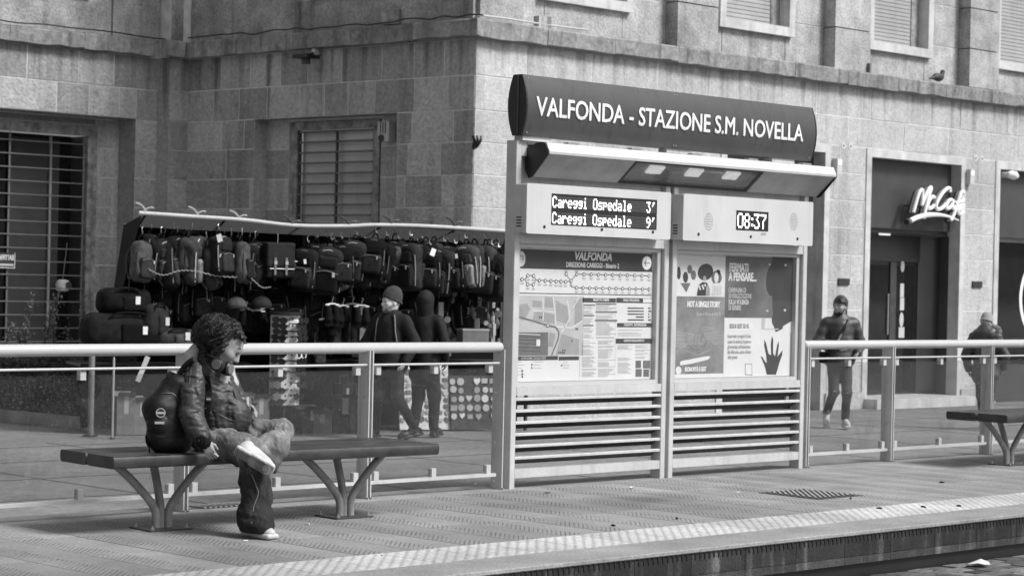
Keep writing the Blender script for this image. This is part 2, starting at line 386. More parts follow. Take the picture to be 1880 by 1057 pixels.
# ------------------------------------------------------------------ lettering: text laid on a plane
def text_mb(body, org, ux, uz, size, align='LEFT', offset=0.0, thick=0.002, sx=1.0, shear=0.0, nrm=None, res=3):
    cu = bpy.data.curves.new('txt', 'FONT'); cu.body = body; cu.size = size; cu.align_x = align
    cu.shear = shear; cu.resolution_u = res; cu.extrude = 0.0
    ob = bpy.data.objects.new('txt', cu); COL.objects.link(ob)
    bpy.context.view_layer.update()
    dg = bpy.context.evaluated_depsgraph_get(); me = bpy.data.meshes.new_from_object(ob.evaluated_get(dg))
    org, ux, uz = Vector(org), Vector(ux).normalized(), Vector(uz).normalized()
    nrm = nrm or ux.cross(uz)
    mb = MB(); vs_ = [org + ux*(v.co.x*sx) + uz*v.co.y for v in me.vertices]
    mb.add([v + nrm*thick for v in vs_], [tuple(p.vertices) for p in me.polygons])
    ed = {}
    for p in me.polygons:
        for e in p.edge_keys: ed[e] = ed.get(e, 0) + 1
    k0 = len(mb.v); mb.v += [tuple(v) for v in vs_]
    for (a, b), c in ed.items():
        if c == 1: mb.f.append([a, b, k0+b, k0+a]); mb.m.append(0)
    if offset > 0:
        n0 = len(mb.v); f0 = [list(f) for f in mb.f]; base_v = [Vector(v) for v in mb.v]
        for i, (dx, dz) in enumerate(((1, 0), (-1, 0), (0, 1), (0, -1), (.7, .7), (-.7, .7), (.7, -.7), (-.7, -.7))):
            o_ = len(mb.v); mb.v += [tuple(v + ux*(dx*offset) + uz*(dz*offset) + nrm*(-0.00003*(i+1))) for v in base_v]
            mb.f += [[j+o_ for j in f] for f in f0]; mb.m += [0]*len(f0)
    mb.width = max([v.co.x for v in me.vertices], default=0)*sx
    bpy.data.objects.remove(ob); bpy.data.curves.remove(cu); bpy.data.meshes.remove(me)
    return mb

# ------------------------------------------------------------------ soft bodies: signed distances meshed by surface nets
def cap(a, b, ra, rb): return ('cap', np.array(a, float), np.array(b, float), ra, rb)
def ell(c, r, R=None): return ('ell', np.array(c, float), np.array(r, float), None if R is None else np.array(R, float))
def rbox(c, h, r, R=None): return ('box', np.array(c, float), np.array(h, float), r, None if R is None else np.array(R, float))
def prim(p, P):
    if p[0] == 'cap':
        a, b, ra, rb = p[1:]; ba = b-a; pa = P-a
        h = np.clip(pa@ba/max(ba@ba, 1e-12), 0, 1)
        return np.linalg.norm(pa - h[:, None]*ba, axis=1) - (ra + (rb-ra)*h)
    if p[0] == 'ell':
        q = P-p[1]
        if p[3] is not None: q = q@p[3].T
        k0 = np.linalg.norm(q/p[2], axis=1); k1 = np.linalg.norm(q/p[2]**2, axis=1)
        return k0*(k0-1)/np.maximum(k1, 1e-9)
    q = P-p[1]
    if p[4] is not None: q = q@p[4].T
    q = np.abs(q) - (p[2]-p[3])
    return np.linalg.norm(np.maximum(q, 0), axis=1) + np.minimum(q.max(axis=1), 0) - p[3]
def smin(a, b, k):
    h = np.maximum(k-np.abs(a-b), 0)/k
    return np.minimum(a, b) - h*h*k*0.25
def sdf(prims, P, k=0.03, cut=(), kc=0.01):
    d = None
    for p in prims:
        q = prim(p, P); d = q if d is None else smin(d, q, k)
    for p in cut: d = -smin(-d, prim(p, P), kc)
    return d
def wrinkle(P, freq, seed, n=5, warp=0.6):
    r = np.random.default_rng(seed); out = np.zeros(len(P))
    W = P + warp/freq*np.stack([np.sin(P@r.normal(size=3)*freq*0.7 + r.uniform(0, 6)) for _ in range(3)], 1)
    for i in range(n):
        k = r.normal(size=3); k /= np.linalg.norm(k); out += np.sin(W@k*freq*r.uniform(0.7, 1.9) + r.uniform(0, 6.28))
    return out/n
def nets(fn, lo, hi, h):
    lo = np.array(lo, float); hi = np.array(hi, float)
    n = np.maximum(np.ceil((hi-lo)/h).astype(int)+1, 3)
    g = np.stack(np.meshgrid(*[lo[i] + h*np.arange(n[i]) for i in range(3)], indexing='ij'), -1).reshape(-1, 3)
    D = fn(g).reshape(n)
    S = D < 0
    c = n-1
    acc = np.zeros((*c, 3)); cnt = np.zeros(c)
    corner = [(i, j, k) for i in (0, 1) for j in (0, 1) for k in (0, 1)]
    def sl(o): return tuple(slice(o[a], o[a]+c[a]) for a in range(3))
    for a in range(3):
        for o in corner:
            if o[a]: continue
            o2 = list(o); o2[a] = 1
            d0, d1 = D[sl(o)], D[sl(o2)]; x = (d0 < 0) != (d1 < 0)
            t = np.where(x, d0/np.where(x, d0-d1, 1), 0)
            for b in range(3): acc[..., b] += np.where(x, (t if b == a else o[b]), 0)
            cnt += x
    act = cnt > 0; idx = -np.ones(c, int); idx[act] = np.arange(act.sum())
    ijk = np.argwhere(act); V = lo + h*(ijk + acc[act]/cnt[act][:, None])
    faces = []
    for a in range(3):
        b, e = (a+1) % 3, (a+2) % 3
        s0 = [slice(None)]*3; s1 = [slice(None)]*3; s0[a] = slice(0, n[a]-1); s1[a] = slice(1, n[a])
        x = S[tuple(s0)] != S[tuple(s1)]
        q = np.argwhere(x)
        q = q[(q[:, b] > 0) & (q[:, e] > 0) & (q[:, b] < n[b]-1) & (q[:, e] < n[e]-1)]
        if not len(q): continue
        ins = S[tuple(q.T)]
        def id_(db, de):
            z = q.copy(); z[:, b] += db; z[:, e] += de; return idx[tuple(z.T)]
        f = np.stack([id_(-1, -1), id_(0, -1), id_(0, 0), id_(-1, 0)], 1)
        f[~ins] = f[~ins][:, ::-1]; faces.append(f)
    return V, np.concatenate(faces) if faces else np.zeros((0, 4), int)
def soft(name, material, parent, fn, lo, hi, h, local=False):
    V, Fq = nets(fn, lo, hi, h)
    if parent is not None and not local:
        o = origin_of(parent); V = V - np.array(o)
    me = bpy.data.meshes.new(name); me.from_pydata(V.tolist(), [], Fq.tolist())
    me.materials.append(MATS[material]); me.polygons.foreach_set('use_smooth', [True]*len(me.polygons)); me.update()
    ob = bpy.data.objects.new(name, me); COL.objects.link(ob); ob.parent = parent
    return ob
def bounds(pts, m):
    p = np.array([list(q) for q in pts]); return p.min(0)-m, p.max(0)+m
# ================================================================== SETTING: ground, street, platform, track bed
Z_ST, Z_TR = -0.25, -0.30
tag(MB().box(-260, 260, -260, 260, -0.62, -0.36).build('ground', 'street'), kind='structure')
street = tag(MB().box(-40, 90, 11.98, 19.78, -0.358, Z_ST).build('street', 'street'), kind='structure')
tag(MB().box(-40, 90, 19.782, 34.0, -0.358, Z_ST-0.006).build('pavement', 'street'), kind='structure')
for k in range(5): MB().box(-5, 60, 13.3+1.5*k, 13.315+1.5*k, Z_ST+0.001, Z_ST+0.003).build('slab_joint', 'joint_dirt', street)
for k in range(16): MB().box(8.0+2.2*k, 8.013+2.2*k, 12.0, 19.7, Z_ST+0.0035, Z_ST+0.005).build('slab_joint', 'joint_dirt', street)
platform = MB().box(-40, 70, 8.44, 11.96, -0.356, -0.010).build('platform', 'joint_dirt'); tag(platform, kind='structure')
# pavers: rows 0.41 m wide across the platform
PW = 0.408
b = MB().bevbox((0, 0, 0), (1, 0, 0), (0, 0, 1), (0, 1, 0), PW/2-0.0036, 0.02, 0.4045, 0.003); paver_me = b.mesh('paver', 'paver')
for k in range(-6, 50):
    x = 7.07 + PW*k + PW/2
    off = 0.0
    ys = [9.655+0.812*j for j in range(2)]
    for y in ys: place('paver', paver_me, (x, y, -0.02 + random.uniform(-0.0012, 0.0012)), platform)
b = MB().bevbox((0, 0, 0), (1, 0, 0), (0, 0, 1), (0, 1, 0), PW/2-0.0036, 0.02, 0.3145, 0.003); paver_short = b.mesh('paver', 'paver')
for k in range(-6, 50):
    place('paver', paver_short, (7.07 + PW*k + PW/2, 11.192, -0.02 + random.uniform(-0.0012, 0.0012)), platform)
# concrete edging where the railing stands
b = MB()
for i in range(-6, 14):
    MB().bevbox((7.0+2.0*i, 11.735, -0.02), (0, 1, 0), (0, 0, 1), (1, 0, 0), 0.222, 0.02, 0.998, 0.004).build('edging_slab', 'concrete', platform)
# tactile strip
tt = MB().bevbox((0, 0, 0), (1, 0, 0), (0, 0, 1), (0, 1, 0), 0.1985, 0.022, 0.234, 0.003).mesh('tactile_tile', 'tactile')
for k in range(-12, 48):
    place('tactile_tile', tt, (7.0+0.4*k, 9.004, -0.018), platform)
# kerb slabs with a steel-thin lip, concrete face panels below with a row of black tapering teeth
ks = MB().bevbox((0, 0, 0), (0, 1, 0), (0, 0, 1), (1, 0, 0), 0.196, 0.014, 0.4975, 0.006).mesh('kerb_slab', 'kerb_stone')
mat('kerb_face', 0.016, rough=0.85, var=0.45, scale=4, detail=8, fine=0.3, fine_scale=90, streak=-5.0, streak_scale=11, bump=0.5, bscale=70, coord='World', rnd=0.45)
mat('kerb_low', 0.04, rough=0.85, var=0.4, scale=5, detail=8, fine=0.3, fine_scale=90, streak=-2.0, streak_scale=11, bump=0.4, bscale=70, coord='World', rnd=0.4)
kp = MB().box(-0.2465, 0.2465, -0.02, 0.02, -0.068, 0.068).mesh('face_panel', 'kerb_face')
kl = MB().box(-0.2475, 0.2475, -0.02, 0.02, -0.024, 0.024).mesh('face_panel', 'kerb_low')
kt = MB()
for i in range(11): kt.prism([(-0.222+0.042*i, 0, 0), (-0.200+0.042*i, 0, 0), (-0.205+0.042*i, 0, -0.042), (-0.214+0.042*i, 0, -0.046)], (0, 0.03, 0))
kt = kt.mesh('dark_teeth', 'black')
for k in range(-16, 44):
    x = 10.907-0.25+0.4975*(k-8) - 0.2
    if k % 2 == 0: place('kerb_slab', ks, (x+0.25, 8.574, -0.014), platform)
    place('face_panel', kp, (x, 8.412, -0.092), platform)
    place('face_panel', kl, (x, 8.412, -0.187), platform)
    place('dark_teeth', kt, (x, 8.388, -0.0235), platform)
tag(MB().box(-40, 70, 8.425, 8.438, -0.36, -0.21).build('platform_footing', 'black'), kind='structure')
# track bed with stone setts in the corner that shows
track = tag(MB().box(-40, 90, -40, 8.42, -0.359, Z_TR-0.012).build('track_bed', 'sett'), kind='structure')
sm = [MB().bevbox((0, 0, 0), (1, 0, 0), (0, 1, 0), (0, 0, 1), 0.098*s, 0.058, 0.02, 0.012).mesh('sett', 'sett') for s in (0.85, 1.0, 1.15)]
for r in range(9):
    x = 10.3 + random.random()*0.2
    while x < 14.4:
        i = random.randrange(3); w = 0.196*(0.85, 1.0, 1.15)[i]
        o = place('sett', sm[i], (x+w/2, 8.34-0.124*r, Z_TR-0.018+random.uniform(-0.004, 0.004)), track)
        o.rotation_euler = (random.uniform(-.03, .03), random.uniform(-.03, .03), random.uniform(-.04, .04)); x += w+0.008
# inspection cover let into the pavers
gc = Vector((13.03, 10.09, 0.0))
g = thing('drain_cover', gc, 'square cast metal drain cover with raised bars set in the platform paving', 'drain cover')
MB().box(gc.x-0.27, gc.x+0.27, gc.y-0.285, gc.y+0.285, 0.0015, 0.004).build('plate', 'dark_metal', g)
for i in range(-9, 10):
    c_ = i*0.055; a0, a1 = max(-0.24, -0.255+c_), min(0.24, 0.255+c_)      # diagonal bars x - y = c, clipped to the square
    if a1-a0 < 0.04: continue
    w_ = 0.011
    MB().prism([(gc.x+a0, gc.y+a0-c_-w_, 0.004), (gc.x+a0, gc.y+a0-c_+w_, 0.004), (gc.x+a1, gc.y+a1-c_+w_, 0.004), (gc.x+a1, gc.y+a1-c_-w_, 0.004)], (0, 0, 0.008)).build('bar', 'silver_dull', g)
p = atz(388, 926, 0.0)
g = thing('drain_grate', (p.x, 11.78, 0), 'small slotted drain grate in the concrete edging behind the bench', 'drain')
MB().box(p.x-0.2, p.x+0.2, 11.69, 11.87, 0.0012, 0.003).build('plate', 'black', g)
for i in range(9): MB().box(p.x-0.19+0.043*i, p.x-0.168+0.043*i, 11.70, 11.86, 0.003, 0.009).build('bar', 'silver_dull', g)
# litter
def scrap(name, px, py, z, r, m, label, cat, grp=None, seed=0):
    q = atz(px, py, z); rr = random.Random(seed); n = 9
    pts = [(q.x + r*rr.uniform(.5, 1.2)*math.cos(6.283*k/n)*1.6, q.y + r*rr.uniform(.5, 1.2)*math.sin(6.283*k/n), z+0.003+rr.uniform(0, r*0.5)) for k in range(n)]
    top = (q.x, q.y, z + r*0.8)
    mb = MB().add(pts + [top, (q.x, q.y, z+0.001)], [(k, (k+1) % n, n) for k in range(n)] + [((k+1) % n, k, n+1) for k in range(n)])
    return tag(mb.build(name, m), label, cat, grp)
scrap('crumpled_tissue', 1800, 1040, Z_TR+0.002, 0.07, 'pale', 'crumpled white tissue lying on the cobbles beside the platform kerb', 'litter', seed=3)
scrap('paper_scrap', 1160, 896, 0.001, 0.022, 'pale', 'white paper scrap on the paving before the louvred board', 'litter', seed=4)
for i, (x, y) in enumerate(((870, 889), (1355, 893), (1358, 904), (700, 908), (1284, 917), (1410, 928), (568, 963), (455, 993), (700, 1020))):
    q = atz(x, y, 0.001)
    o = MB().tube([(0, 0, 0.005), (0.03, 0.006, 0.005)], 0.0045, 6).build('cigarette_end', 'pale'); o.location = q; o.rotation_euler.z = i*1.3
    tag(o, 'pale cigarette end dropped on the platform paving', 'litter', 'cigarette ends on the paving')
for i, (x, y) in enumerate(((1724, 886), (1245, 953), (1000, 905), (1765, 930), (1130, 966), (1560, 915), (1690, 931), (1620, 934))):
    q = atz(x, y, 0.002); rr = random.Random(i)
    o = MB().tube(bez([(0, 0, 0.006), (0.02, 0.01, 0.008), (0.045, 0.004, 0.005)], 3), [0.002, 0.006, 0.008, 0.008, 0.006, 0.004, 0.002], 5).build('dry_leaf', 'black'); o.location = q; o.rotation_euler.z = rr.uniform(0, 6)
    tag(o, 'small dark dry leaf lying on the platform', 'leaf', 'dry leaves on the platform')

# ================================================================== RAILINGS
def railing(name, x0, x1, posts, ends, label):
    t = thing(name, (x0, 11.66, 0), label, 'railing')
    zc, yc = 1.062, 11.655
    hr = MB(); pts = [(x0, yc, zc)] + [(x1, yc, zc)]
    N = 3
    prof = [(x0, 0.02), (x0+0.008, 0.034), (x0+0.02, 0.0385), (x1-0.02, 0.0385), (x1-0.008, 0.034), (x1, 0.02)]
    hr.tube([(x, yc, zc) for x, r in prof], [r for x, r in prof], 20).build('handrail', 'silver_rail', t, smooth=True)
    for xp in posts:
        for s in (-1, 1):
            if xp in ends and s != ends[xp]: continue
            c = xp + s*0.0155
            MB().box(c-0.0045, c+0.0045, 11.602, 11.722, 0.0, 1.046).build('post', 'silver', t)
            MB().box(c-0.0042, c+0.0042, 11.585, 11.601, 0.0, 0.012).build('base_plate', 'silver_dull', t)
        bl = MB()
        for z in (0.06, 0.35, 0.72): bl.disc((xp-0.0225, 11.655, z), (-1, 0, 0), 0.008, 0.006, 8)
        bl.build('bolt', 'steel', t)
    for a, c in zip(posts[:-1], posts[1:]):
        a2, c2 = a+0.02, c-0.02
        MB().tube([(a2, 11.625, 0.944), (c2, 11.625, 0.944)], 0.0085, 8).build('middle_rail', 'silver_rail', t, smooth=True)
        MB().box(a2, c2, 11.632, 11.664, 0.098, 0.122).build('bottom_rail', 'silver', t)
        MB().box(a2+0.03, c2-0.03, 11.652, 11.660, 0.135, 0.905).build('glass_pane', 'pane', t)
        n = 3 if c-a > 1.0 else 2
        for k in range(n):
            x = a2+0.075 + (c2-a2-0.15)*k/(n-1)
            for z0, z1 in ((0.872, 0.936), (0.121, 0.186)):
                MB().bevbox((x, 11.655, (z0+z1)/2), (1, 0, 0), (0, 0, 1), (0, 1, 0), 0.021, (z1-z0)/2, 0.021, 0.003).build('glass_clip', 'silver', t)
    return t
railing('glass_railing', 3.62, 11.262, [3.66, 5.23, 6.80, 8.372, 9.945, 11.235], {11.235: 1}, 'silver railing with round handrail and glass panes behind the bench with the seated person')
railing('glass_railing', 14.90, 24.4, [14.925, 16.165, 17.76, 19.35, 20.93, 22.52, 24.1], {}, 'silver railing with round handrail and glass panes beyond the information board')

# ================================================================== BENCHES
def make_bench():
    t = thing('bench', (0, 0, 0))
    for s, m in ((-1, 0), (1, 0)):
        pl = MB(); y0 = s*0.163
        prof = [(-0.155, 0.030), (-0.150, 0.043), (-0.140, 0.048), (0.140, 0.048), (0.150, 0.043), (0.155, 0.030), (0.155, -0.0), (0.148, -0.018), (0.135, -0.024), (-0.135, -0.024), (-0.148, -0.018), (-0.155, 0.0)]
        # the outer edge of each plank is rounded down like a tube
        pl.prism([(-1.215, y0+y, 0.432+z) for y, z in prof], (2.43, 0, 0)).build('seat_plank', 'bench_wood', t, smooth=True)
    for sx in (-0.69, 0.69):
        lg = thing('leg_stand', (sx, 0, 0)); lg.parent = t
        R = 0.0255
        for tip, base in (((-0.31, 0.05), (-0.045, -0.005)), ((-0.01, 0.10), (0.0, 0.012)), ((0.29, -0.03), (0.045, -0.005))):
            pts = bez([(base[0], base[1], 0.0), (base[0], base[1], 0.10), (base[0]+(tip[0]-base[0])*0.16, base[1]+(tip[1]-base[1])*0.16, 0.18), (base[0]+(tip[0]-base[0])*0.62, base[1]+(tip[1]-base[1])*0.62, 0.315), (tip[0], tip[1], 0.406)], 6)
            MB().tube(pts, R, 14).build('leg', 'bench_steel', lg, smooth=True, local=True)
        MB().box(-0.15, 0.15, -0.12, 0.12, 0.0005, 0.010).build('base_plate', 'dark_metal', lg, local=True)
        MB().box(-0.36, 0.36, -0.05, 0.10, 0.400, 0.4075).build('bracket', 'steel', lg, local=True)
        for bx, by in ((-0.12, -0.095), (0.12, -0.095), (-0.12, 0.095), (0.12, 0.095)):
            MB().tube([(bx, by, 0.010), (bx, by, 0.020), (bx, by, 0.021), (bx, by, 0.034)], [0.012, 0.012, 0.006, 0.006], 8).build('bolt', 'steel', lg, local=True)
    return t
bench0 = make_bench(); bench0.location = (8.385, 10.87, 0); bench0.rotation_euler.z = rad(-3.6)
tag(bench0, 'dark plank bench on bent steel tube legs with the seated person on it', 'bench', 'platform benches')
bench1 = copy_tree(bench0); p = atz(1856, 853, 0)
bench1.location = (p.x+0.69, p.y+0.03, 0); bench1.rotation_euler.z = rad(0)
tag(bench1, 'empty dark plank bench beside the railing beyond the information board', 'bench', 'platform benches')
# ================================================================== CORNER BUILDING
CX, CY = 18.574, 19.8                       # convex corner
A2 = rad(5.5); T2 = Vector((-math.sin(A2), math.cos(A2), 0)); N2 = Vector((-T2.y, T2.x, 0))   # side face direction and outward normal
L2 = 5.40
V1 = Vector((CX, CY, 0)) + T2*L2             # concave corner with the far face
BLD = thing('corner_building', (CX, CY, Z_ST), 'large stone corner building with ashlar blocks, cornice band and shuttered windows', 'building')
XV, YV, ZV = Vector((1, 0, 0)), Vector((0, 1, 0)), Vector((0, 0, 1))
def fr(o, u, n):
    """frame on a wall: point(u, z, out)"""
    o, u, n = Vector(o), Vector(u), Vector(n)
    return lambda s, z, d=0.0: o + u*s + n*d + ZV*z
FB = fr((0, CY, 0), (1, 0, 0), (0, -1, 0))                  # main face: s = world X
F2 = fr((CX, CY, 0), T2, N2)                                # side face: s from the corner
YF1 = V1.y + 0.28
F1 = fr((0, YF1, 0), (1, 0, 0), (0, -1, 0))                 # far left face
def slab(P, s0, s1, z0, z1, d0, d1, name, m, parent=BLD):
    mb = MB(); mb.add([P(s0, z0, d0), P(s1, z0, d0), P(s1, z1, d0), P(s0, z1, d0), P(s0, z0, d1), P(s1, z0, d1), P(s1, z1, d1), P(s0, z1, d1)],
           [(0,1,2,3),(4,7,6,5),(0,4,5,1),(1,5,6,2),(2,6,7,3),(3,7,4,0)])
    return mb.build(name, m, parent)
NB = [0]; REST = {}                          # blocks hidden low behind the stall and the board are joined
def block(P, s0, s1, z0, z1, d, m, thick=0.03, cham=0.002):
    """one ashlar block, slightly proud, chamfered face"""
    if s1-s0 < 0.04 or z1-z0 < 0.04: return
    g = 0.008; s0 += g; s1 -= g; z0 += g; z1 -= g; c = cham; dd = d + random.uniform(-0.003, 0.003)
    rest = (P is not FB and z1 <= 1.26) or (P is FB and (s0 > 32.8 or (s1 < 23.4 and z1 <= 2.5)))
    mb = REST.setdefault(m, MB()) if rest else MB()
    mb.add([P(s0, z0, d-thick), P(s1, z0, d-thick), P(s1, z1, d-thick), P(s0, z1, d-thick), P(s0, z0, dd-c), P(s1, z0, dd-c), P(s1, z1, dd-c), P(s0, z1, dd-c),
            P(s0+c, z0+c, dd), P(s1-c, z0+c, dd), P(s1-c, z1-c, dd), P(s0+c, z1-c, dd)],
           [(0,4,5,1),(1,5,6,2),(2,6,7,3),(3,7,4,0),(4,8,9,5),(5,9,10,6),(6,10,11,7),(7,11,8,4),(8,11,10,9),(0,1,2,3)])
    if rest: return
    mb.build('stone_block', m, BLD); NB[0] += 1
def ashlar(P, s0, s1, zs, holes, d, m, lens, seed):
    rr = random.Random(seed)
    for ci, (z0, z1) in enumerate(zip(zs[:-1], zs[1:])):
        cuts = [s0]; x = s0 + (rr.uniform(0.3, 0.9) if ci % 2 else rr.uniform(0.6, 1.0))*lens
        while x < s1-0.3: cuts.append(x); x += lens*rr.uniform(0.7, 1.25)
        cuts.append(s1)
        for a, b_ in zip(cuts[:-1], cuts[1:]):
            segs = [(a, b_, z0, z1)]
            for (ha, hb, hz0, hz1) in holes:
                nx = []
                for (p, q, u, w) in segs:
                    if hb <= p or ha >= q or hz1 <= u or hz0 >= w: nx.append((p, q, u, w)); continue
                    if ha > p: nx.append((p, ha, u, w))
                    if hb < q: nx.append((hb, q, u, w))
                    c, e = max(p, ha), min(q, hb)
                    if hz0 > u: nx.append((c, e, u, hz0))
                    if hz1 < w: nx.append((c, e, hz1, w))
                segs = nx
            for (p, q, u, w) in segs: block(P, p, q, u, w, d, m)
def wall(P, s0, s1, z0, z1, holes, d, m, name='wall', thick=0.3):
    """backing wall with rectangular openings, as strips butted end to end"""
    zs = sorted({z0, z1, *[h[2] for h in holes], *[h[3] for h in holes]}); zs = [z for z in zs if z0 <= z <= z1]
    mb = MB()
    for a, b_ in zip(zs[:-1], zs[1:]):
        x = s0
        for h in sorted([h for h in holes if h[2] < b_-1e-6 and h[3] > a+1e-6]) + [(s1, s1, 0, 0)]:
            if h[0] > x+1e-6:
                mb.add([P(x, a, d-thick), P(h[0], a, d-thick), P(h[0], b_, d-thick), P(x, b_, d-thick), P(x, a, d), P(h[0], a, d), P(h[0], b_, d), P(x, b_, d)],
                       [(0,3,2,1),(4,5,6,7),(0,1,5,4),(1,2,6,5),(2,3,7,6),(3,0,4,7)])
            x = max(x, h[1])
    return mb.build(name, m, BLD)

ZC0, ZC1 = 4.60, 4.83
courses = [Z_ST, 0.02, 0.43, 0.84, 1.25, 1.66, 2.07, 2.48, 2.89, 3.30, 3.705, 4.14, ZC0]
# ---- main face
hB = [(23.35, 25.85, Z_ST, 3.70), (26.75, 29.39, Z_ST, 3.70), (30.255, 32.9, Z_ST, 3.70)]
wall(FB, CX+0.02, 37.0, Z_ST, 4.70, hB, -0.005, 'mortar')
wall(FB, CX+0.21, 37.0, 4.701, 9.5, [(19.87, 21.49, 5.30, 7.9), (23.44, 24.99, 5.30, 7.9), (26.93, 28.48, 5.30, 7.9), (30.39, 31.96, 5.30, 7.9)], -0.17, 'mortar', 'upper_wall')
ashlar(FB, CX, 35.0, courses, hB, 0.0, 'stone_lit', 1.15, 5)
# ---- side face
h2 = (1.33, 4.02, 0.75, 3.705)
wall(F2, 0.02, L2+0.3, Z_ST, 4.70, [h2], -0.005, 'mortar')
wall(F2, 0.2, L2+0.3, 4.701, 9.5, [], -0.14, 'mortar', 'upper_wall')
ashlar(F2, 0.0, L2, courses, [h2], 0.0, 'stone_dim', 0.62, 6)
# ---- corner pilaster and far face
PX0 = 16.55
def xs(px, Y): return aty(px, 300, Y).x
pil_x0 = xs(309, V1.y); pil_x1 = V1.x + 0.02
FP = fr((0, V1.y, 0), (1, 0, 0), (0, -1, 0))
wall(FP, pil_x0, pil_x1+0.3, Z_ST, 9.5, [], -0.012, 'mortar', 'pilaster')
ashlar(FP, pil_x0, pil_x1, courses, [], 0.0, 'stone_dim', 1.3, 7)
slabm = MB().box(pil_x0-0.004, pil_x0+0.02, V1.y+0.001, YF1+0.1, Z_ST, ZC0).build('pilaster_side', 'stone_dim', BLD)
x_edge = xs(248, YF1)                        # right edge of the far window recess
h1 = (x_edge-3.9, x_edge, 0.28, 3.72)
wall(F1, 8.0, pil_x0+0.2, Z_ST, 4.70, [h1], -0.005, 'mortar')
wall(F1, 8.0, pil_x0+0.2, 4.701, 9.5, [], -0.03, 'mortar', 'upper_wall')
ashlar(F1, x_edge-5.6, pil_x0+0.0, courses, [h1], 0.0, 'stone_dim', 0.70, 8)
# ---- side face recess: back wall with blocks, marble surround, grille over a roller shutter
RD2 = 0.24
def recess(P, h, depth, sgn, m, lens, seed, inner):
    s0, s1, z0, z1 = h
    rr = random.Random(seed)
    # linings
    for a, b_, nm in ((s0-0.001, s0+0.05, 'reveal'), (s1-0.05, s1+0.001, 'reveal')):
        pass
    mb = MB(); mb.quad(P(s0+.003, z0, .001), P(s0+.003, z0, -depth-0.05), P(s0+.003, z1, -depth-0.05), P(s0+.003, z1, .001)).build('reveal', m, BLD)
    mb = MB(); mb.quad(P(s1-.003, z0, .001), P(s1-.003, z0, -depth-0.05), P(s1-.003, z1, -depth-0.05), P(s1-.003, z1, .001)).build('reveal', m, BLD)
    mb = MB(); mb.quad(P(s0, z1-.003, .001), P(s1, z1-.003, .001), P(s1, z1-.003, -depth-0.05), P(s0, z1-.003, -depth-0.05)).build('lintel_soffit', m, BLD)
    slab(P, s0, s1, z0-0.16, z0, -depth-0.05, 0.06, 'sill', 'marble_old')
    wz = [z for z in courses if z0 < z < z1]; wz = [z0] + wz + [z1]
    i0, i1, iz0, iz1 = inner
    for a, b_ in zip(wz[:-1], wz[1:]):
        for (p, q) in ((s0, i0), (i1, s1)):
            block(P, p, q, a, b_, -depth, m)
        if b_ > iz1: block(P, i0, i1, max(a, iz1), b_, -depth, m)
    wall(P, s0-0.05, s1+0.05, z0, z1+0.05, [(i0, i1, z0, iz1)], -depth-0.005, 'mortar', 'recess_wall', 0.2)
recess(F2, h2, RD2, 1, 'stone_dim', 0.6, 3, (1.84, 3.58, 0.75, 3.67))
def marble_frame(P, s0, s1, z0, z1, w, d0, d1, m, name='window_surround', sill=True, parent=BLD):
    f = slab(P, s0-w, s1+w, z1, z1+w, d0, d1, name, m, parent)
    slab(P, s0-w, s0, z0, z1, d0, d1, name, m, parent); slab(P, s1, s1+w, z0, z1, d0, d1, name, m, parent)
    if sill: slab(P, s0-w-0.03, s1+w+0.03, z0-w*1.1, z0, d0, d1+0.05, name, m, parent)
marble_frame(F2, 1.965, 3.40, 0.76, 3.55, 0.115, -RD2-0.05, -RD2+0.02, 'marble_old', sill=False)
# sheet-metal shutter and a barred grille of flat steel before it
def on(win, P, s0, s1, z0, z1, d0, d1, name, m): return slab(P, s0, s1, z0, z1, d0, d1, name, m, win)
win = slab(F2, 1.965, 3.40, 0.76, 3.55, -RD2-0.12, -RD2-0.10, 'window', 'shutter_panel')
for s in (1.97, 2.66, 3.37): on(win, F2, s, s+0.028, 0.77, 3.54, -RD2-0.04, -RD2-0.01, 'grille_bar', 'dark_metal')
for i in range(20):
    z = 3.515-0.1415*i
    on(win, F2, 1.999, 2.659, z, z+0.024, -RD2-0.05, -RD2+0.005, 'grille_bar', 'ink_mid'); on(win, F2, 2.689, 3.369, z, z+0.024, -RD2-0.05, -RD2+0.005, 'grille_bar', 'ink_mid')
# far window: grille, glass, blinds
RD1 = 0.40
sx0 = x_edge - 1.02
i_r = xs(159, YF1+RD1); i_f = xs(176, YF1+RD1)
recess(F1, h1, RD1, 1, 'stone_dim', 0.7, 4, (x_edge-3.9, i_f-0.01, 0.28, 3.62))
slab(F1, i_r, i_f, 0.28, 3.46, -RD1-0.05, -RD1+0.03, 'window_surround', 'marble_old'); slab(F1, i_f-3.4, i_f, 3.46, 3.60, -RD1-0.05, -RD1+0.03, 'window_surround', 'marble_old')
win = slab(F1, i_r-3.2, i_r, 0.30, 3.46, -RD1-0.42, -RD1-0.40, 'window', 'dark_glass')
bl_m = 'ink_mid'
mat('blind', 0.05, rough=0.8, var=0.15, scale=3, coord='World')
slab(F1, i_r+0.002, i_r+0.02, 0.285, 3.455, -RD1-0.45, -RD1-0.051, 'window_jamb', 'dark_metal'); slab(F1, i_r-3.2, i_r+0.02, 0.14, 0.279, -RD1-0.45, -RD1-0.051, 'window_ledge', 'dark_metal')
for (a, b_) in ((i_r-2.9, i_r-1.35), (i_r-1.02, i_r-0.22)):
    on(win, F1, a, b_, 0.34, 3.40, -RD1-0.36, -RD1-0.35, 'blind', 'blind')
on(win, F1, i_r-0.40, i_r-0.37, 0.75, 3.44, -RD1-0.33, -RD1-0.30, 'blind_rail', 'shutter')
for s in (i_r-2.43, i_r-1.23, i_r-0.05): on(win, F1, s, s+0.025, 0.31, 3.44, -RD1-0.03, -RD1-0.012, 'grille_bar', 'ink_mid')
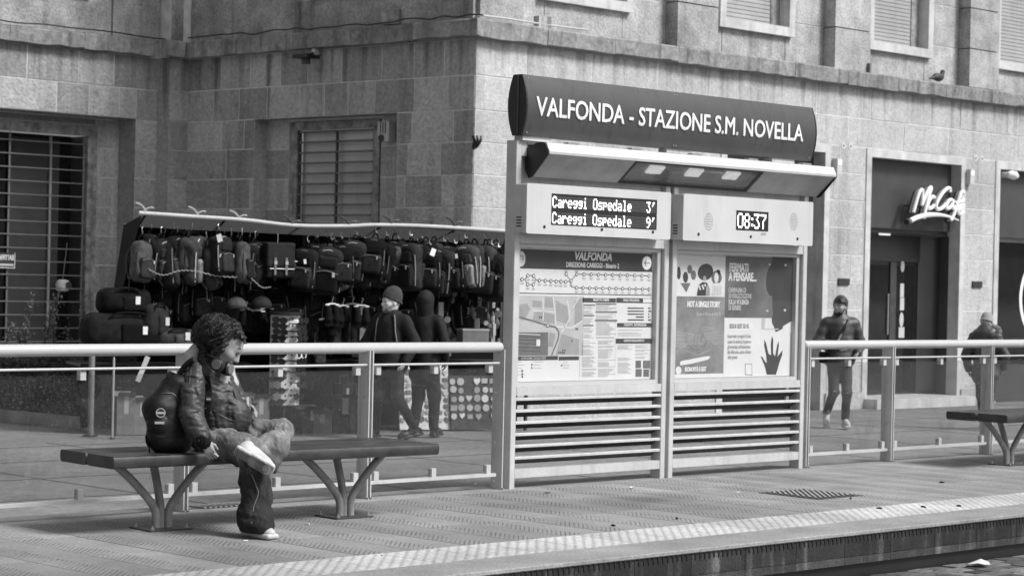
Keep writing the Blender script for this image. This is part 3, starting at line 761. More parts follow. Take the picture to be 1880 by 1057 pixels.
for i in range(17): on(win, F1, i_r-3.2, i_r-0.02, 0.40+0.183*i, 0.40+0.183*i+0.016, -RD1-0.011, -RD1+0.006, 'grille_bar', 'ink_mid')
# things in that window
q = atp(15, 478, F1(0, 0, -RD1+0.02), (0, -1, 0))
t = thing('rent_notice', q, 'dark notice reading AFFITTASI fixed to the barred window', 'notice')
MB().box(q.x-0.3, q.x+0.105, q.y-0.004, q.y, q.z-0.105, q.z+0.105).build('board', 'ink', t)
MB().box(q.x-0.3, q.x+0.105, q.y-0.006, q.y-0.0041, q.z-0.105, q.z-0.095).build('border', 'pale', t); MB().box(q.x+0.095, q.x+0.105, q.y-0.006, q.y-0.0041, q.z-0.094, q.z+0.105).build('border', 'pale', t)
text_mb('AFFITTASI', (q.x+0.085, q.y-0.005, q.z+0.005), XV, ZV, 0.10, 'RIGHT', 0.002, 0.002, sx=0.52).build('lettering', 'white_paint', t)
text_mb('TEL. 055 400', (q.x+0.085, q.y-0.005, q.z-0.07), XV, ZV, 0.06, 'RIGHT', 0.002, 0.002, sx=0.8).build('lettering', 'ink_light', t) if 0 else MB().box(q.x-0.28, q.x+0.08, q.y-0.007, q.y-0.005, q.z-0.075, q.z-0.045).build('strip', 'ink_light', t)
q = atp(115, 524, F1(0, 0, -RD1-0.2), (0, -1, 0))
t = thing('hanging_lamp', q, 'round white lamp hanging behind the barred window', 'lamp')
MB().tube([(q.x, q.y, q.z-0.085), (q.x, q.y, q.z-0.07), (q.x, q.y, q.z), (q.x, q.y, q.z+0.07), (q.x, q.y, q.z+0.085)], [0.05, 0.085, 0.105, 0.085, 0.04], 16).build('shade', 'pale', t, smooth=True)
MB().disc((q.x+0.03, q.y-0.106, q.z+0.005), (0, -1, 0), 0.05, 0.004, 14).build('opening', 'ink', t)
MB().tube([(q.x, q.y, q.z+0.08), (q.x+0.06, q.y, q.z+0.6)], 0.004, 5).build('cable', 'silver_dull', t)

# ---- cornice band: blocks round the corner, and the upper storey above it
def cornice_run(P, s0, s1, n, seed, d=0.14):
    rr = random.Random(seed); x = s0; w = (s1-s0)/n
    for i in range(n):
        a, b_ = s0+w*i, s0+w*(i+1); bot = ZC0 + rr.uniform(-0.004, 0.02); top = ZC1 + rr.uniform(-0.012, 0.006); mb = MB()
        k = 7; pts = []
        for j in range(k):                      # worn lower edge
            s = a+0.004+(b_-a-0.008)*j/(k-1); z = bot + rr.uniform(0, 0.022)*(rr.random() < 0.45)
            pts.append((s, z))
        vb = [P(s, z, d-rr.uniform(0, 0.015)) for s, z in pts]; vt = [P(s, top-0.02, d) for s, z in pts]; vt2 = [P(s, top, d-0.02) for s, z in pts]; vk = [P(s, top, -0.05) for s, z in pts]; vbk = [P(s, ZC0+0.0, 0.003) for s, z in pts]
        mb.add(vb+vt+vt2+vk+vbk, [(r*k+j, r*k+j+1, (r+1)*k+j+1, (r+1)*k+j) for r in range(3) for j in range(k-1)] + [(j, j+1, 4*k+j+1, 4*k+j) for j in range(k-1)] + [(0, k, 2*k, 3*k, 4*k), (k-1, 5*k-1, 4*k-1, 3*k-1, 2*k-1)])
        mb.build('cornice_stone', 'cornice', BLD)
cornice_run(FB, CX-0.13, 35.0, 13, 1)
cornice_run(F2, -0.139, L2-0.02, 5, 2)
cornice_run(FP, pil_x0-0.14, V1.x-0.16, 1, 3)
cornice_run(F1, x_edge-5.6, pil_x0-0.15, 5, 4, 0.13)
# ---- upper storey
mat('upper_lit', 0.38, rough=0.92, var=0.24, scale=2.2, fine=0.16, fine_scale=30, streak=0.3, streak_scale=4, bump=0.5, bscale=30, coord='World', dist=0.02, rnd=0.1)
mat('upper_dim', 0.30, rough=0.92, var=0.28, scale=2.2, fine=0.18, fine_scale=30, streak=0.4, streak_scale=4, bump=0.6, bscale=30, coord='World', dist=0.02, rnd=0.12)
hw = [(19.93, 21.43), (23.5, 24.93), (26.99, 28.42), (30.45, 31.9)]
prev = CX+0.0
up = [4.83, 5.45, 6.1, 6.8]
pils = [(CX, 19.35), (22.30, 23.17), (25.83, 26.72), (29.35, 30.2)]
for a, b_ in pils:
    for z0, z1 in zip(up[:-1], up[1:]): block(FB, a, b_, z0, z1, 0.06, 'upper_lit', 0.32)
edges = [19.35, 22.30, 23.17, 25.83, 26.72, 29.35, 30.2, 33.0]
for (a, b_), (wa, wb) in zip(((19.35, 22.30), (23.17, 25.83), (26.72, 29.35), (30.2, 33.0)), hw):
    for z0, z1 in zip(up[:-1], up[1:]):
        for p, q2 in ((a, wa), (wb, b_)): block(FB, p, q2, z0, z1, -0.16, 'upper_lit', 0.03)
    block(FB, wa, wb, 4.83, 5.33, -0.16, 'upper_lit', 0.03)
    w_ = slab(FB, wa, wb, 5.36, 7.3, -0.50, -0.48, 'window', 'dark_glass')
    for i in range(24): on(w_, FB, wa+0.005, wb-0.206, 5.37+0.06*i, 5.37+0.06*i+0.052, -0.30, -0.285, 'shutter_slat', 'shutter')
    on(w_, FB, wb-0.205, wb-0.004, 5.361, 7.3, -0.32, -0.27, 'shutter_guide', 'cornice')
    for p, q2, z0, z1 in ((wa-0.13, wb+0.13, 5.225, 5.36), (wa-0.13, wa, 5.361, 7.4), (wb, wb+0.13, 5.361, 7.4)): on(w_, FB, p, q2, z0, z1, -0.45, -0.08, 'surround', 'marble')
for z0, z1 in zip(up[:-1], up[1:]):
    for a in (33.0, 35.0): block(FB, a, a+2.0, z0, z1, -0.16, 'upper_lit', 0.03)
for z0, z1 in zip(courses[:-1], courses[1:]): block(FB, 35.0, 37.0, z0, z1, 0.0, 'stone_lit')
slab(FB, 35.0, 37.1, ZC0, ZC1, 0.003, 0.13, 'cornice_stone', 'cornice')
for s0, s1, dd in ((0.0, 1.25, 0.06), (3.30, L2-0.0, 0.06)):
    for z0, z1 in zip(up[:-1], up[1:]): block(F2, s0, s1, z0, z1, dd if s0 == 0 else -0.02, 'upper_dim', 0.2)
for z0, z1 in ((4.83, 5.30), ): block(F2, 1.25, 3.30, z0, z1, -0.12, 'upper_dim', 0.03)
slab(F2, 1.75, 3.1, 5.30, 5.42, -0.2, -0.05, 'window_surround', 'marble'); slab(F2, 1.251, 3.299, 5.421, 6.8, -0.2, -0.13, 'upper_wall', 'upper_dim')
for z0, z1 in zip(up[:-1], up[1:]):
    block(FP, pil_x0, V1.x-0.1, z0, z1, 0.0, 'upper_dim', 0.1); block(F1, pil_x0-0.8, pil_x0-0.002, z0, z1, 0.02, 'upper_dim', 0.08)
    block(F1, x_edge-5.6, pil_x0-0.802, z0, z1, -0.02, 'upper_dim', 0.05)
qq = aty(235, 6, YF1)
slab(F1, qq.x-1.8, qq.x-0.62, 5.33, 5.45, -0.03, 0.03, 'window_surround', 'marble')
# broken stone patch at the corner above the cornice
q = atp(880, 18, FB(0, 0, 0.075), (0, -1, 0))

# ---- doorways in the main face
def doorway(s0, s1, name='doorway'):
    w = 0.125
    slab(FB, s0, s0+w, Z_ST, 3.575, -0.30, 0.018, 'door_surround', 'marble'); slab(FB, s1-w, s1, Z_ST, 3.575, -0.30, 0.018, 'door_surround', 'marble'); slab(FB, s0, s1, 3.576, 3.70, -0.30, 0.018, 'door_surround', 'marble')
    return s0+w, s1-w
for h in hB: doorway(h[0], h[1])
# left shop opening (mostly behind the board)
a, b_ = 23.48, 25.72
slab(FB, a, b_, 2.52, 3.57, -0.24, -0.20, 'fascia_panel', 'fascia'); d0 = slab(FB, a, b_, Z_ST, 2.515, -0.50, -0.46, 'door', 'door_dark')
on(d0, FB, b_-0.25, b_-0.18, Z_ST+0.1, 2.5, -0.459, -0.42, 'frame', 'silver_dull')
# cafe doorway: fascia, set-back glass door with stickers, side screen
a, b_ = 26.876, 29.264
slab(FB, a, b_, 2.515, 3.575, -0.22, -0.18, 'fascia_panel', 'fascia')
slab(FB, a, b_, 2.44, 2.51, -1.2, -0.225, 'lobby_ceiling', 'door_dark')
for px in (1632,):
    q = atp(px, 430, FB(0, 2.43, -0.4), (0, -1, 0)); lo = MB().tube([(q.x-0.25, q.y, 2.43), (q.x+0.02, q.y, 2.43)], 0.018, 8).build('strip_lamp', 'lamp_face'); tag(lo, 'short lit strip lamp under the cafe doorway ceiling', 'lamp')
DD = -0.62
xd = atp(1685, 520, FB(0, 0, DD), (0, -1, 0)).x; xp = atp(1743, 520, FB(0, 0, -0.34), (0, -1, 0)).x
slab(FB, a, b_, 2.02, 2.435, DD-0.03, DD+0.01, 'transom', 'fascia')
dr = slab(FB, a, xd, Z_ST, 2.015, DD-0.03, DD, 'door', 'door_dark')
xm1, xm2 = atp(1632, 520, FB(0, 0, DD), (0, -1, 0)).x, atp(1643, 520, FB(0, 0, DD), (0, -1, 0)).x
on(dr, FB, xm1, xm2, Z_ST+0.02, 2.0, DD+0.001, DD+0.03, 'door_stile', 'dark_metal'); on(dr, FB, a+0.1, xm1-0.02, Z_ST+0.2, 1.95, DD+0.001, DD+0.006, 'pane', 'dark_glass'); on(dr, FB, xm2+0.03, xd-0.12, Z_ST+0.2, 1.95, DD+0.001, DD+0.006, 'pane', 'dark_glass')
on(dr, FB, xm1-0.06, xm1-0.03, 0.85, 1.5, DD+0.01, DD+0.035, 'handle', 'steel')
mat('screen_grey', 0.10, rough=0.35, var=0.12, scale=1.0, coord='World')
mb = MB(); pts = [(xd+0.01, DD), (xp, -0.34)]
mb.add([FB(pts[0][0], Z_ST, pts[0][1]), FB(pts[1][0], Z_ST, pts[1][1]), FB(pts[1][0], 2.435, pts[1][1]), FB(pts[0][0], 2.435, pts[0][1]),
        FB(pts[0][0]+0.03, Z_ST, pts[0][1]-0.03), FB(pts[1][0]+0.03, Z_ST, pts[1][1]-0.03), FB(pts[1][0]+0.03, 2.435, pts[1][1]-0.03), FB(pts[0][0]+0.03, 2.435, pts[0][1]-0.03)],
       [(0,1,2,3),(4,7,6,5),(0,4,5,1),(1,5,6,2),(2,6,7,3),(3,7,4,0)]); mb.build('side_screen', 'screen_grey', BLD)
slab(FB, xp+0.01, b_-0.002, Z_ST, 2.435, -0.36, -0.19, 'door_pier', 'fascia')
for k, (px, py, w, h_) in enumerate(((1657, 488, 0.10, 0.2), (1656, 533, 0.10, 0.22), (1656, 558, 0.11, 0.20), (1655, 587, 0.11, 0.24), (1655, 610, 0.15, 0.17))):
    q = atp(px, py, FB(0, 0, DD+0.0075), (0, -1, 0)); mb = MB()
    if k in (0, 3): mb.disc((q.x, q.y, q.z), (0, -1, 0), h_/2, 0.002, 18, sx=w/h_)
    else: mb.box(q.x-w/2, q.x+w/2, q.y-0.002, q.y, q.z-h_/2, q.z+h_/2)
    o = mb.build('door_sticker', 'ink_light'); tag(o, ['oval pale sticker high on the cafe glass door', 'small printed sticker on the cafe glass door above a plain label', 'plain pale label in the middle of the cafe glass door', 'pointed oval sticker low on the cafe glass door', 'square pale label lowest on the cafe glass door'][k], 'sticker')
# right shop window
a, b_ = 30.382, 32.77
slab(FB, a, b_, 2.47, 3.575, -0.22, -0.18, 'fascia_panel', 'fascia')
w_ = slab(FB, a, b_, 0.35, 2.40, -0.50, -0.48, 'shop_window', 'dark_glass'); on(w_, FB, a, b_, 2.40, 2.469, -0.52, -0.3, 'frame', 'silver_dull'); on(w_, FB, a, b_, Z_ST, 0.35, -0.52, -0.25, 'stall_riser', 'fascia')
for i in range(7): on(w_, FB, a+0.10+0.33*i, a+0.14+0.33*i, 0.6, 0.95, -0.9, -0.86, 'chair_back', 'silver_dull')
# round logo ring on the shop glass
q = atp(1915, 548, FB(0, 0, -0.478), (0, -1, 0))
t = thing('round_window_logo', (q.x, q.y, q.z), 'large white ring logo on the dark shop window at the far right', 'logo')
MB().ring((q.x, q.y, q.z), (0, -1, 0), 0.66, 0.085, 0.004, 48).build('ring', 'white_paint', t)
# plinth steps of the pillars
for s0, s1 in ((25.86, 26.74), (29.40, 30.25)):
    slab(FB, s0-0.04, s1+0.04, Z_ST, 0.0, 0.012, 0.05, 'plinth', 'stone_lit')
slab(FB, 26.76, 29.38, Z_ST, -0.10, -0.9, 0.30, 'door_step', 'marble'); 
for m_, mb in REST.items(): tag(mb.build('stone_blocks', m_, BLD), kind='stuff')

# ---- illuminated script sign: white letters drawn as brush strokes on a dark board
t = thing('cafe_sign', FB(28.5, 2.9, -0.16), 'white script McCafé sign with underline swoosh above the cafe doorway', 'sign')
def crop(x, y): return atp(1640+x/2.9375, 280+y/2.9375, FB(0, 0, 0.10), (0, -1, 0))
strokes = {'letter_m': [[(108, 322), (122, 270), (140, 215), (156, 202), (156, 240), (153, 285)], [(153, 285), (172, 235), (192, 196), (204, 192), (186, 250), (170, 320), (163, 356)]],
 'letter_c': [[(222, 246), (214, 238), (198, 250), (186, 280), (190, 302), (206, 298), (220, 284)]],
 'letter_big_c': [[(304, 214), (305, 195), (290, 194), (262, 222), (238, 262), (230, 292), (240, 306), (262, 300), (284, 276)]],
 'letter_a': [[(322, 262), (308, 254), (292, 270), (284, 296), (296, 302), (312, 286), (324, 258)], [(324, 258), (316, 288), (322, 302), (334, 292)]],
 'letter_f': [[(380, 222), (374, 212), (362, 222), (350, 258), (334, 312), (318, 352), (308, 366)], [(332, 274), (376, 262)]],
 'letter_e': [[(346, 312), (366, 304), (378, 288), (368, 282), (352, 298), (348, 322), (360, 332), (378, 318)], [(366, 268), (380, 252)]]}
for nm, ss in strokes.items():
    mb = MB()
    for s_ in ss: mb.tube(bez([crop(*c) for c in s_], 5), 0.030, 8)
    mb.build(nm, 'white_paint', t, smooth=True)
mb = MB(); pts = bez([crop(*c) for c in ((92, 368), (130, 350), (180, 338), (240, 336), (300, 346), (352, 366))], 6)
rs = [0.040*min(1, 0.25+1.4*(1-i/(len(pts)-1))) for i in range(len(pts))]
mb.tube(pts, rs, 8).build('swoosh', 'white_paint', t, smooth=True)
mb = MB()
for nm, ss in strokes.items():
    for s_ in ss: mb.tube(bez([crop(c[0]-9, c[1]+5) + Vector((0, 0.05, 0)) for c in s_], 4), 0.036, 6)
mb.tube([p + Vector((-0.02, 0.06, -0.02)) for p in pts], [r*1.2 for r in rs], 6)
mb.build('backing', 'ink', t)
for s in (28.0, 28.6, 29.1): MB().tube([FB(s, 2.88, -0.18), FB(s, 2.88, 0.05)], 0.015, 6).build('standoff', 'ink', t)

# ---- fixtures on the walls
def wallbox(name, px, py, P, nrm, w, h, d, m, label, cat):
    q = atp(px, py, P(0, 0, 0.002) if P is not F2 else F2(0, 0, 0.002), nrm); u = Vector((-nrm[1], nrm[0], 0)) if 0 else Vector(nrm).cross(ZV)
    t = thing(name, q, label, cat); mb = MB().obox(q + Vector(nrm)*(d/2), u, Vector(nrm), ZV, w/2, d/2, h/2); mb.build('case', m, t); return t, q, u
for px, py, lb in ((1532, 306, 'small white box on the pillar beside the cafe doorway, at its left'), (1776, 325, 'small white box on the pillar between cafe doorway and shop window')):
    t, q, u = wallbox('sensor_box', px, py, FB, (0, -1, 0), 0.12, 0.24, 0.10, 'box_white', lb, 'box')
    MB().box(q.x-0.05, q.x+0.05, q.y-0.104, q.y-0.101, q.z+0.02, q.z+0.1).build('cover', 'white_paint', t)
for px, py, lb in ((1548, 517, 'dark slotted vent on the pillar above the walker in the puffer jacket'), (1793, 522, 'dark slotted vent on the pillar beside the large ring logo')):
    t, q, u = wallbox('wall_vent', px, py, FB, (0, -1, 0), 0.27, 0.10, 0.02, 'ink', lb, 'vent')
    for i in range(4): MB().box(q.x-0.13, q.x+0.13, q.y-0.026, q.y-0.021, q.z-0.045+0.024*i, q.z-0.035+0.024*i).build('slat', 'dark_metal', t)
for px, py, lb in ((1555, 268, 'pair of white cable fixings on the wall left above the cafe doorway'), (1797, 291, 'pair of white cable fixings on the wall right above the cafe doorway')):
    q = atp(px, py, FB(0, 0, 0.002), (0, -1, 0)); t = thing('wall_fixing', q, lb, 'fixing')
    for s in (-0.09, 0.09):
        MB().disc((q.x+s, q.y, q.z), (0, -1, 0), 0.06, 0.004, 7).build('plaster_patch', 'marble', t); MB().disc((q.x+s, q.y-0.006, q.z), (0, -1, 0), 0.014, 0.008, 8).build('plug', 'ink_mid', t)
q = atp(1840, 321, FB(0, 0, 0), (0, -1, 0)); t = thing('dome_camera', q, 'white dome camera at the top corner of the shop window', 'camera')
MB().disc((q.x+0.05, q.y+0.02, q.z), (0, -1, 0), 0.05, 0.12, 10).build('mount', 'box_white', t)
MB().tube([(q.x+0.02, q.y-0.1, q.z), (q.x+0.06, q.y-0.13, q.z), (q.x+0.12, q.y-0.16, q.z-0.01), (q.x+0.18, q.y-0.17, q.z-0.02)], [0.05, 0.07, 0.075, 0.04], 12).build('dome', 'white_paint', t, smooth=True)
# alarm siren box beside the shutter
q = atp(716, 243, F2(0, 0, -RD2+0.03), N2); t = thing('alarm_box', q, 'grey slotted alarm box beside the top of the barred shutter', 'alarm box')
MB().obox(q + N2*0.0702, T2, N2, ZV, 0.10, 0.06, 0.13).build('case', 'ink_light', t)
for i in range(3): MB().obox(q + N2*0.131 + T2*(0.05-0.045*i) + ZV*0.05, T2, N2, ZV, 0.009, 0.002, 0.075).build('slot', 'ink', t)
MB().disc(q + N2*0.1305 + T2*0.03 - ZV*0.085, N2, 0.05, 0.012, 14).build('siren', 'ink', t)
# floodlight bracket under the cornice
q = atp(582, 100, F2(0, 0, 0.02), N2); t = thing('wall_floodlight', q, 'dark floodlight on a bracket under the cornice above the shutter', 'floodlight')
MB().obox(q + ZV*0.02 + N2*0.03, T2, N2, ZV, 0.03, 0.04, 0.05).build('mount', 'pale', t)
MB().obox(q + N2*0.2 - ZV*0.05, T2, N2, ZV, 0.14, 0.12, 0.025).build('head', 'black', t); MB().disc(q + N2*0.2 - ZV*0.075, -ZV, 0.06, 0.07, 12).build('lens', 'dark_metal', t)
MB().tube([q + N2*0.05 + ZV*0.02, q + N2*0.18 - ZV*0.03], 0.014, 6).build('arm', 'black', t); MB().tube([q + N2*0.2 - T2*0.1 - ZV*0.04, q + N2*0.22 - T2*0.30 - ZV*0.05], 0.012, 6).build('arm', 'black', t)
# claw bracket on the corner
q = Vector((CX, CY, 2.62)); q.z = aty(873, 262, CY).z
t = thing('corner_bracket', q, 'small dark claw bracket fixed on the edge of the building corner', 'bracket')
for i, s in enumerate((-0.05, 0.0, 0.05)): MB().tube(bez([q + Vector((-0.02, -0.02, -0.08)), q + Vector((s*0.6-0.03, -0.06, -0.05)), q + Vector((s-0.03, -0.1, 0.02)), q + Vector((s*1.5-0.03, -0.09, 0.08))], 4), 0.018, 6).build('prong', 'black', t)
# cable along the top of the cornice
cab = MB(); rr = random.Random(5); P_ = []
for i in range(26): P_.append(F2(L2-0.15-(L2+0.1)*i/25, 4.86+rr.uniform(-0.012, 0.03), 0.16))
cab.tube(bez(P_, 3), 0.010, 5).build('cornice_cable', 'black')
tag(bpy.data.objects['cornice_cable'], 'thin black cable running along the top of the side cornice', 'cable')
P_ = [FB(CX-0.1+0.5*i, 4.872+rr.uniform(-0.004, 0.006), 0.11) for i in range(5)]
o = MB().tube(bez(P_, 3), 0.013, 6).build('conduit', 'ink_light'); tag(o, 'pale conduit along the cornice top at the building corner', 'conduit')
o = MB().tube(bez([F1(x_edge-4+0.4*i, 4.86+rr.uniform(-0.01, 0.02), 0.15) for i in range(13)], 3), 0.010, 5).build('cornice_cable', 'black'); tag(o, 'thin black cable along the cornice above the barred window', 'cable')
for px, py, lb in ((996, 41, 'small square stone block standing on the cornice near the corner'), (1600, 126, 'small square stone block standing on the cornice below the third window')):
    q = atp(px, py, FB(0, 0, 0.07), (0, -1, 0)); o = MB().bevbox((q.x, q.y, 4.90), (1, 0, 0), (0, 0, 1), (0, 1, 0), 0.11, 0.075, 0.05, 0.008).build('cornice_block', 'stone_lit'); tag(o, lb, 'stone')
q = Vector(atp(720, 33, F2(0, 0, 0.06), N2)); o = MB().obox(q, T2, N2, ZV, 0.15, 0.05, 0.09).build('cornice_block', 'marble_old'); tag(o, 'pale stone block on the cornice above the alarm box', 'stone')
# pigeon resting on the cornice
q = FB(0, 0, 0.06); q = atp(1722, 143, FB(0, 0, 0.06), (0, -1, 0)); q.z = ZC1
pg = thing('pigeon', q, 'dark pigeon sitting on the cornice under the third upper window', 'bird')
c = np.array(q)
soft('body', 'ink', pg, lambda P: sdf([ell(c+[0, 0, 0.085], (0.13, 0.06, 0.065)), cap(c+[0.09, 0, 0.11], c+[0.12, 0, 0.17], 0.04, 0.03), ell(c+[0.125, 0, 0.185], (0.036, 0.03, 0.03)), cap(c+[-0.1, 0, 0.07], c+[-0.23, 0, 0.05], 0.03, 0.015), cap(c+[0.15, 0, 0.185], c+[0.175, 0, 0.178], 0.01, 0.004)], P, 0.03), c+[-0.28, -0.1, -0.01], c+[0.22, 0.1, 0.25], 0.013)
for s in (-0.02, 0.02): MB().tube([q + Vector((0.0, s, 0)), q + Vector((0.0, s, 0.04))], 0.006, 5).build('leg', 'ink_mid', pg)
# ================================================================== TRAM STOP INFORMATION BOARD
BY = 11.60
brd = thing('information_board', (13.1, BY+0.05, 0), 'tall silver tram stop information board with canopy, station name sign and louvred base', 'information board')
def bx(name, m, x0, x1, y0, y1, z0, z1, par=brd, bev=0.004):
    return MB().bevbox(((x0+x1)/2, (y0+y1)/2, (z0+z1)/2), (1, 0, 0), (0, 1, 0), (0, 0, 1), (x1-x0)/2, (y1-y0)/2, (z1-z0)/2, min(bev, (x1-x0)/3, (y1-y0)/3)).build(name, m, par)
MODS = ((11.325, 13.070), (13.112, 14.862))
for (x0, x1) in MODS:
    for a in (x0, x1-0.055): bx('post', 'silver', a, a+0.055, BY, BY+0.11, 0.0, 2.615)
    for z0, z1, nm in ((2.50, 2.614, 'top_rail'), (1.845, 1.915, 'cross_rail'), (0.700, 0.762, 'cross_rail'), (0.078, 0.145, 'bottom_rail')):
        bx(nm, 'silver', x0+0.056, x1-0.056, BY+0.003, BY+0.09, z0, z1)
    bx('upper_panel', 'silver', x0+0.056, x1-0.056, BY+0.05, BY+0.07, 1.916, 2.499)
    # louvre blades: front lip high, blade falling away to the back
    for i in range(6):
        z = 0.595 - 0.0885*i + 0.075
        lip = [(BY+0.004, z-0.010), (BY+0.004, z+0.004), (BY+0.010, z+0.010), (BY+0.028, z+0.012), (BY+0.028, z-0.010)]
        bl = MB().prism([(x0+0.057, y, zz) for y, zz in lip], (x1-x0-0.114, 0, 0)).build('louvre_blade', 'silver', brd)
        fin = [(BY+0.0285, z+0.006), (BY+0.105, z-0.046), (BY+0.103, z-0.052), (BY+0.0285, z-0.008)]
        MB().prism([(x0+0.057, y, zz) for y, zz in fin], (x1-x0-0.114, 0, 0)).build('fin', 'dark_metal', bl)  # dark metal puts the shade under each blade into its colour
    # picture case: inner frame and glass
    for (a, b_, c, d) in ((x0+0.056, x1-0.056, 1.815, 1.844), (x0+0.056, x1-0.056, 0.763, 0.793)): bx('case_frame', 'silver_rail', a, b_, BY+0.035, BY+0.085, c, d)
    for a in (x0+0.056, x1-0.056-0.045): bx('case_frame', 'silver_rail', a, a+0.045, BY+0.035, BY+0.085, 0.794, 1.814)
    bx('case_back', 'silver_dull', x0+0.102, x1-0.102, BY+0.078, BY+0.088, 0.794, 1.814)
    bx('case_glass', 'case_glass', x0+0.102, x1-0.102, BY+0.042, BY+0.046, 0.795, 1.813)
bx('cable_duct', 'silver', 13.071, 13.111, BY+0.07, BY+0.10, 0.0, 2.6)
# display boxes
def dbox(x0, x1, z0, z1, nm):
    o = thing(nm, ((x0+x1)/2, BY-0.05, z0)); o.location -= brd.location; o.parent = brd
    yb, yf = BY+0.0, BY-0.135
    MB().bevbox(((x0+x1)/2, (yf+yb)/2+0.012, (z0+z1)/2), (1, 0, 0), (0, 0, 1), (0, 1, 0), (x1-x0)/2-0.004, (z1-z0)/2-0.004, (yb-yf)/2-0.014, 0.006).build('case', 'silver', o)
    MB().bevbox(((x0+x1)/2, yf+0.012, (z0+z1)/2), (1, 0, 0), (0, 0, 1), (0, 1, 0), (x1-x0)/2, (z1-z0)/2, 0.012, 0.012).build('front_plate', 'box_white', o)
    for x in (x0+0.19, (x0+x1)/2+0.01, x1-0.21): MB().disc((x, yf-0.0005, z0+0.055), (0, -1, 0), 0.0125, 0.003, 12).build('screw', 'black', o)
    for i in range(4): MB().box(x0+0.0025, x0+0.0038, yf+0.06, yf+0.11, z0+0.05+0.022*i, z0+0.06+0.022*i).build('vent_slot', 'black', o)
    return o, yf-0.0005
def led(body, x, z, y, cell, par, name='led_character', w=5):
    G = {'C': '0E 11 10 10 10 11 0E', 'a': '00 00 0E 01 0F 11 0F', 'r': '00 00 16 19 10 10 10', 'e': '00 00 0E 11 1F 10 0E', 'g': '00 00 0F 11 0F 01 0E', 'i': '04 00 0C 04 04 04 0E',
         'O': '0E 11 11 11 11 11 0E', 's': '00 00 0F 10 0E 01 1E', 'p': '00 00 1E 11 1E 10 10', 'd': '01 01 0D 13 11 11 0F', 'l': '0C 04 04 04 04 04 0E', '3': '1F 02 04 02 01 11 0E', '9': '0E 11 11 0F 01 02 0C',
         "'": '06 04 08 00 00 00 00', '0': '0E 11 11 11 11 11 0E', '8': '0E 11 11 0E 11 11 0E', '7': '1F 01 02 04 04 04 04', ':': '00 04 04 00 04 04 00', ' ': '00 00 00 00 00 00 00'}
    for ci, ch in enumerate(body):
        mb = MB()
        if ch == ' ': continue
        for r, hx in enumerate(G[ch].split()):
            for c in range(5):
                if int(hx, 16) >> (4-c) & 1:
                    X = x + (ci*6+c)*cell[0]; Z = z - r*cell[1]
                    mb.box(X-cell[0]*0.42, X+cell[0]*0.42, y-0.001, y, Z-cell[1]*0.42, Z+cell[1]*0.42)
        mb.build(name, 'led', par)
d1, yf = dbox(11.31, 12.925, 1.915, 2.29, 'departure_display')
sa, sb = aty(1013, 355, yf), aty(1205, 421, yf)
MB().box(sa.x, sb.x, yf-0.002, yf-0.0002, sb.z-0.004, sa.z).build('screen', 'screen', d1)
cw = (sb.x-sa.x-0.02)/(6*21)
for z, s in ((sa.z-0.026, "Careggi Ospedale   3'"), (sa.z-0.146, "Careggi Ospedale   9'")):
    led(s, sa.x+0.012, z, yf-0.0025, (cw, 0.0122), d1)
    dm = MB()
    for i in range(0, 126):
        for r in range(7): dm.box(sa.x+0.012+cw*i-cw*.25, sa.x+0.012+cw*i+cw*.25, yf-0.0023, yf-0.0021, z-r*0.0122-0.003, z-r*0.0122+0.003)
    o = dm.build('unlit_dots', 'ink_mid', d1); tag(o, kind='stuff')
d2, yf = dbox(13.075, 14.755, 1.915, 2.29, 'clock_display')
sa, sb = aty(1352, 386, yf), aty(1410, 425, yf)
MB().box(sa.x, sb.x, yf-0.002, yf-0.0002, sb.z, sa.z).build('screen', 'screen', d2)
led('0', sa.x+0.022, sa.z-0.030, yf-0.0025, (0.0145, 0.0178), d2, 'led_digit'); led('8', sa.x+0.108, sa.z-0.030, yf-0.0025, (0.0145, 0.0178), d2, 'led_digit'); led('3', sa.x+0.232, sa.z-0.030, yf-0.0025, (0.0145, 0.0178), d2, 'led_digit'); led('7', sa.x+0.318, sa.z-0.030, yf-0.0025, (0.0145, 0.0178), d2, 'led_digit')
for dz in (0.055, 0.105): MB().box(sa.x+0.195, sa.x+0.212, yf-0.0035, yf-0.0025, sa.z-dz-0.02, sa.z-dz).build('led_dot', 'led', d2)
for px in (1301, 1457):
    c = aty(px, 407, yf); mb = MB()
    for ring, n in ((0.018, 8), (0.034, 14), (0.05, 20)):
        for k in range(n): mb.disc((c.x+ring*math.cos(6.283*k/n), yf-0.0005, c.z+ring*1.35*math.sin(6.283*k/n)), (0, -1, 0), 0.0042, 0.001, 5)
    mb.disc((c.x, yf-0.0005, c.z), (0, -1, 0), 0.004, 0.001, 5).build('speaker_grille', 'ink', d2)
c = aty(1400, 430, yf); MB().ring((c.x-0.01, yf, c.z), (0, -1, 0), 0.010, 0.003, 0.001, 4).build('maker_mark', 'ink', d2); text_mb('ITT', (c.x+0.008, yf-0.0002, c.z-0.008), XV, ZV, 0.026, thick=0.001).build('maker_mark', 'ink', d2)
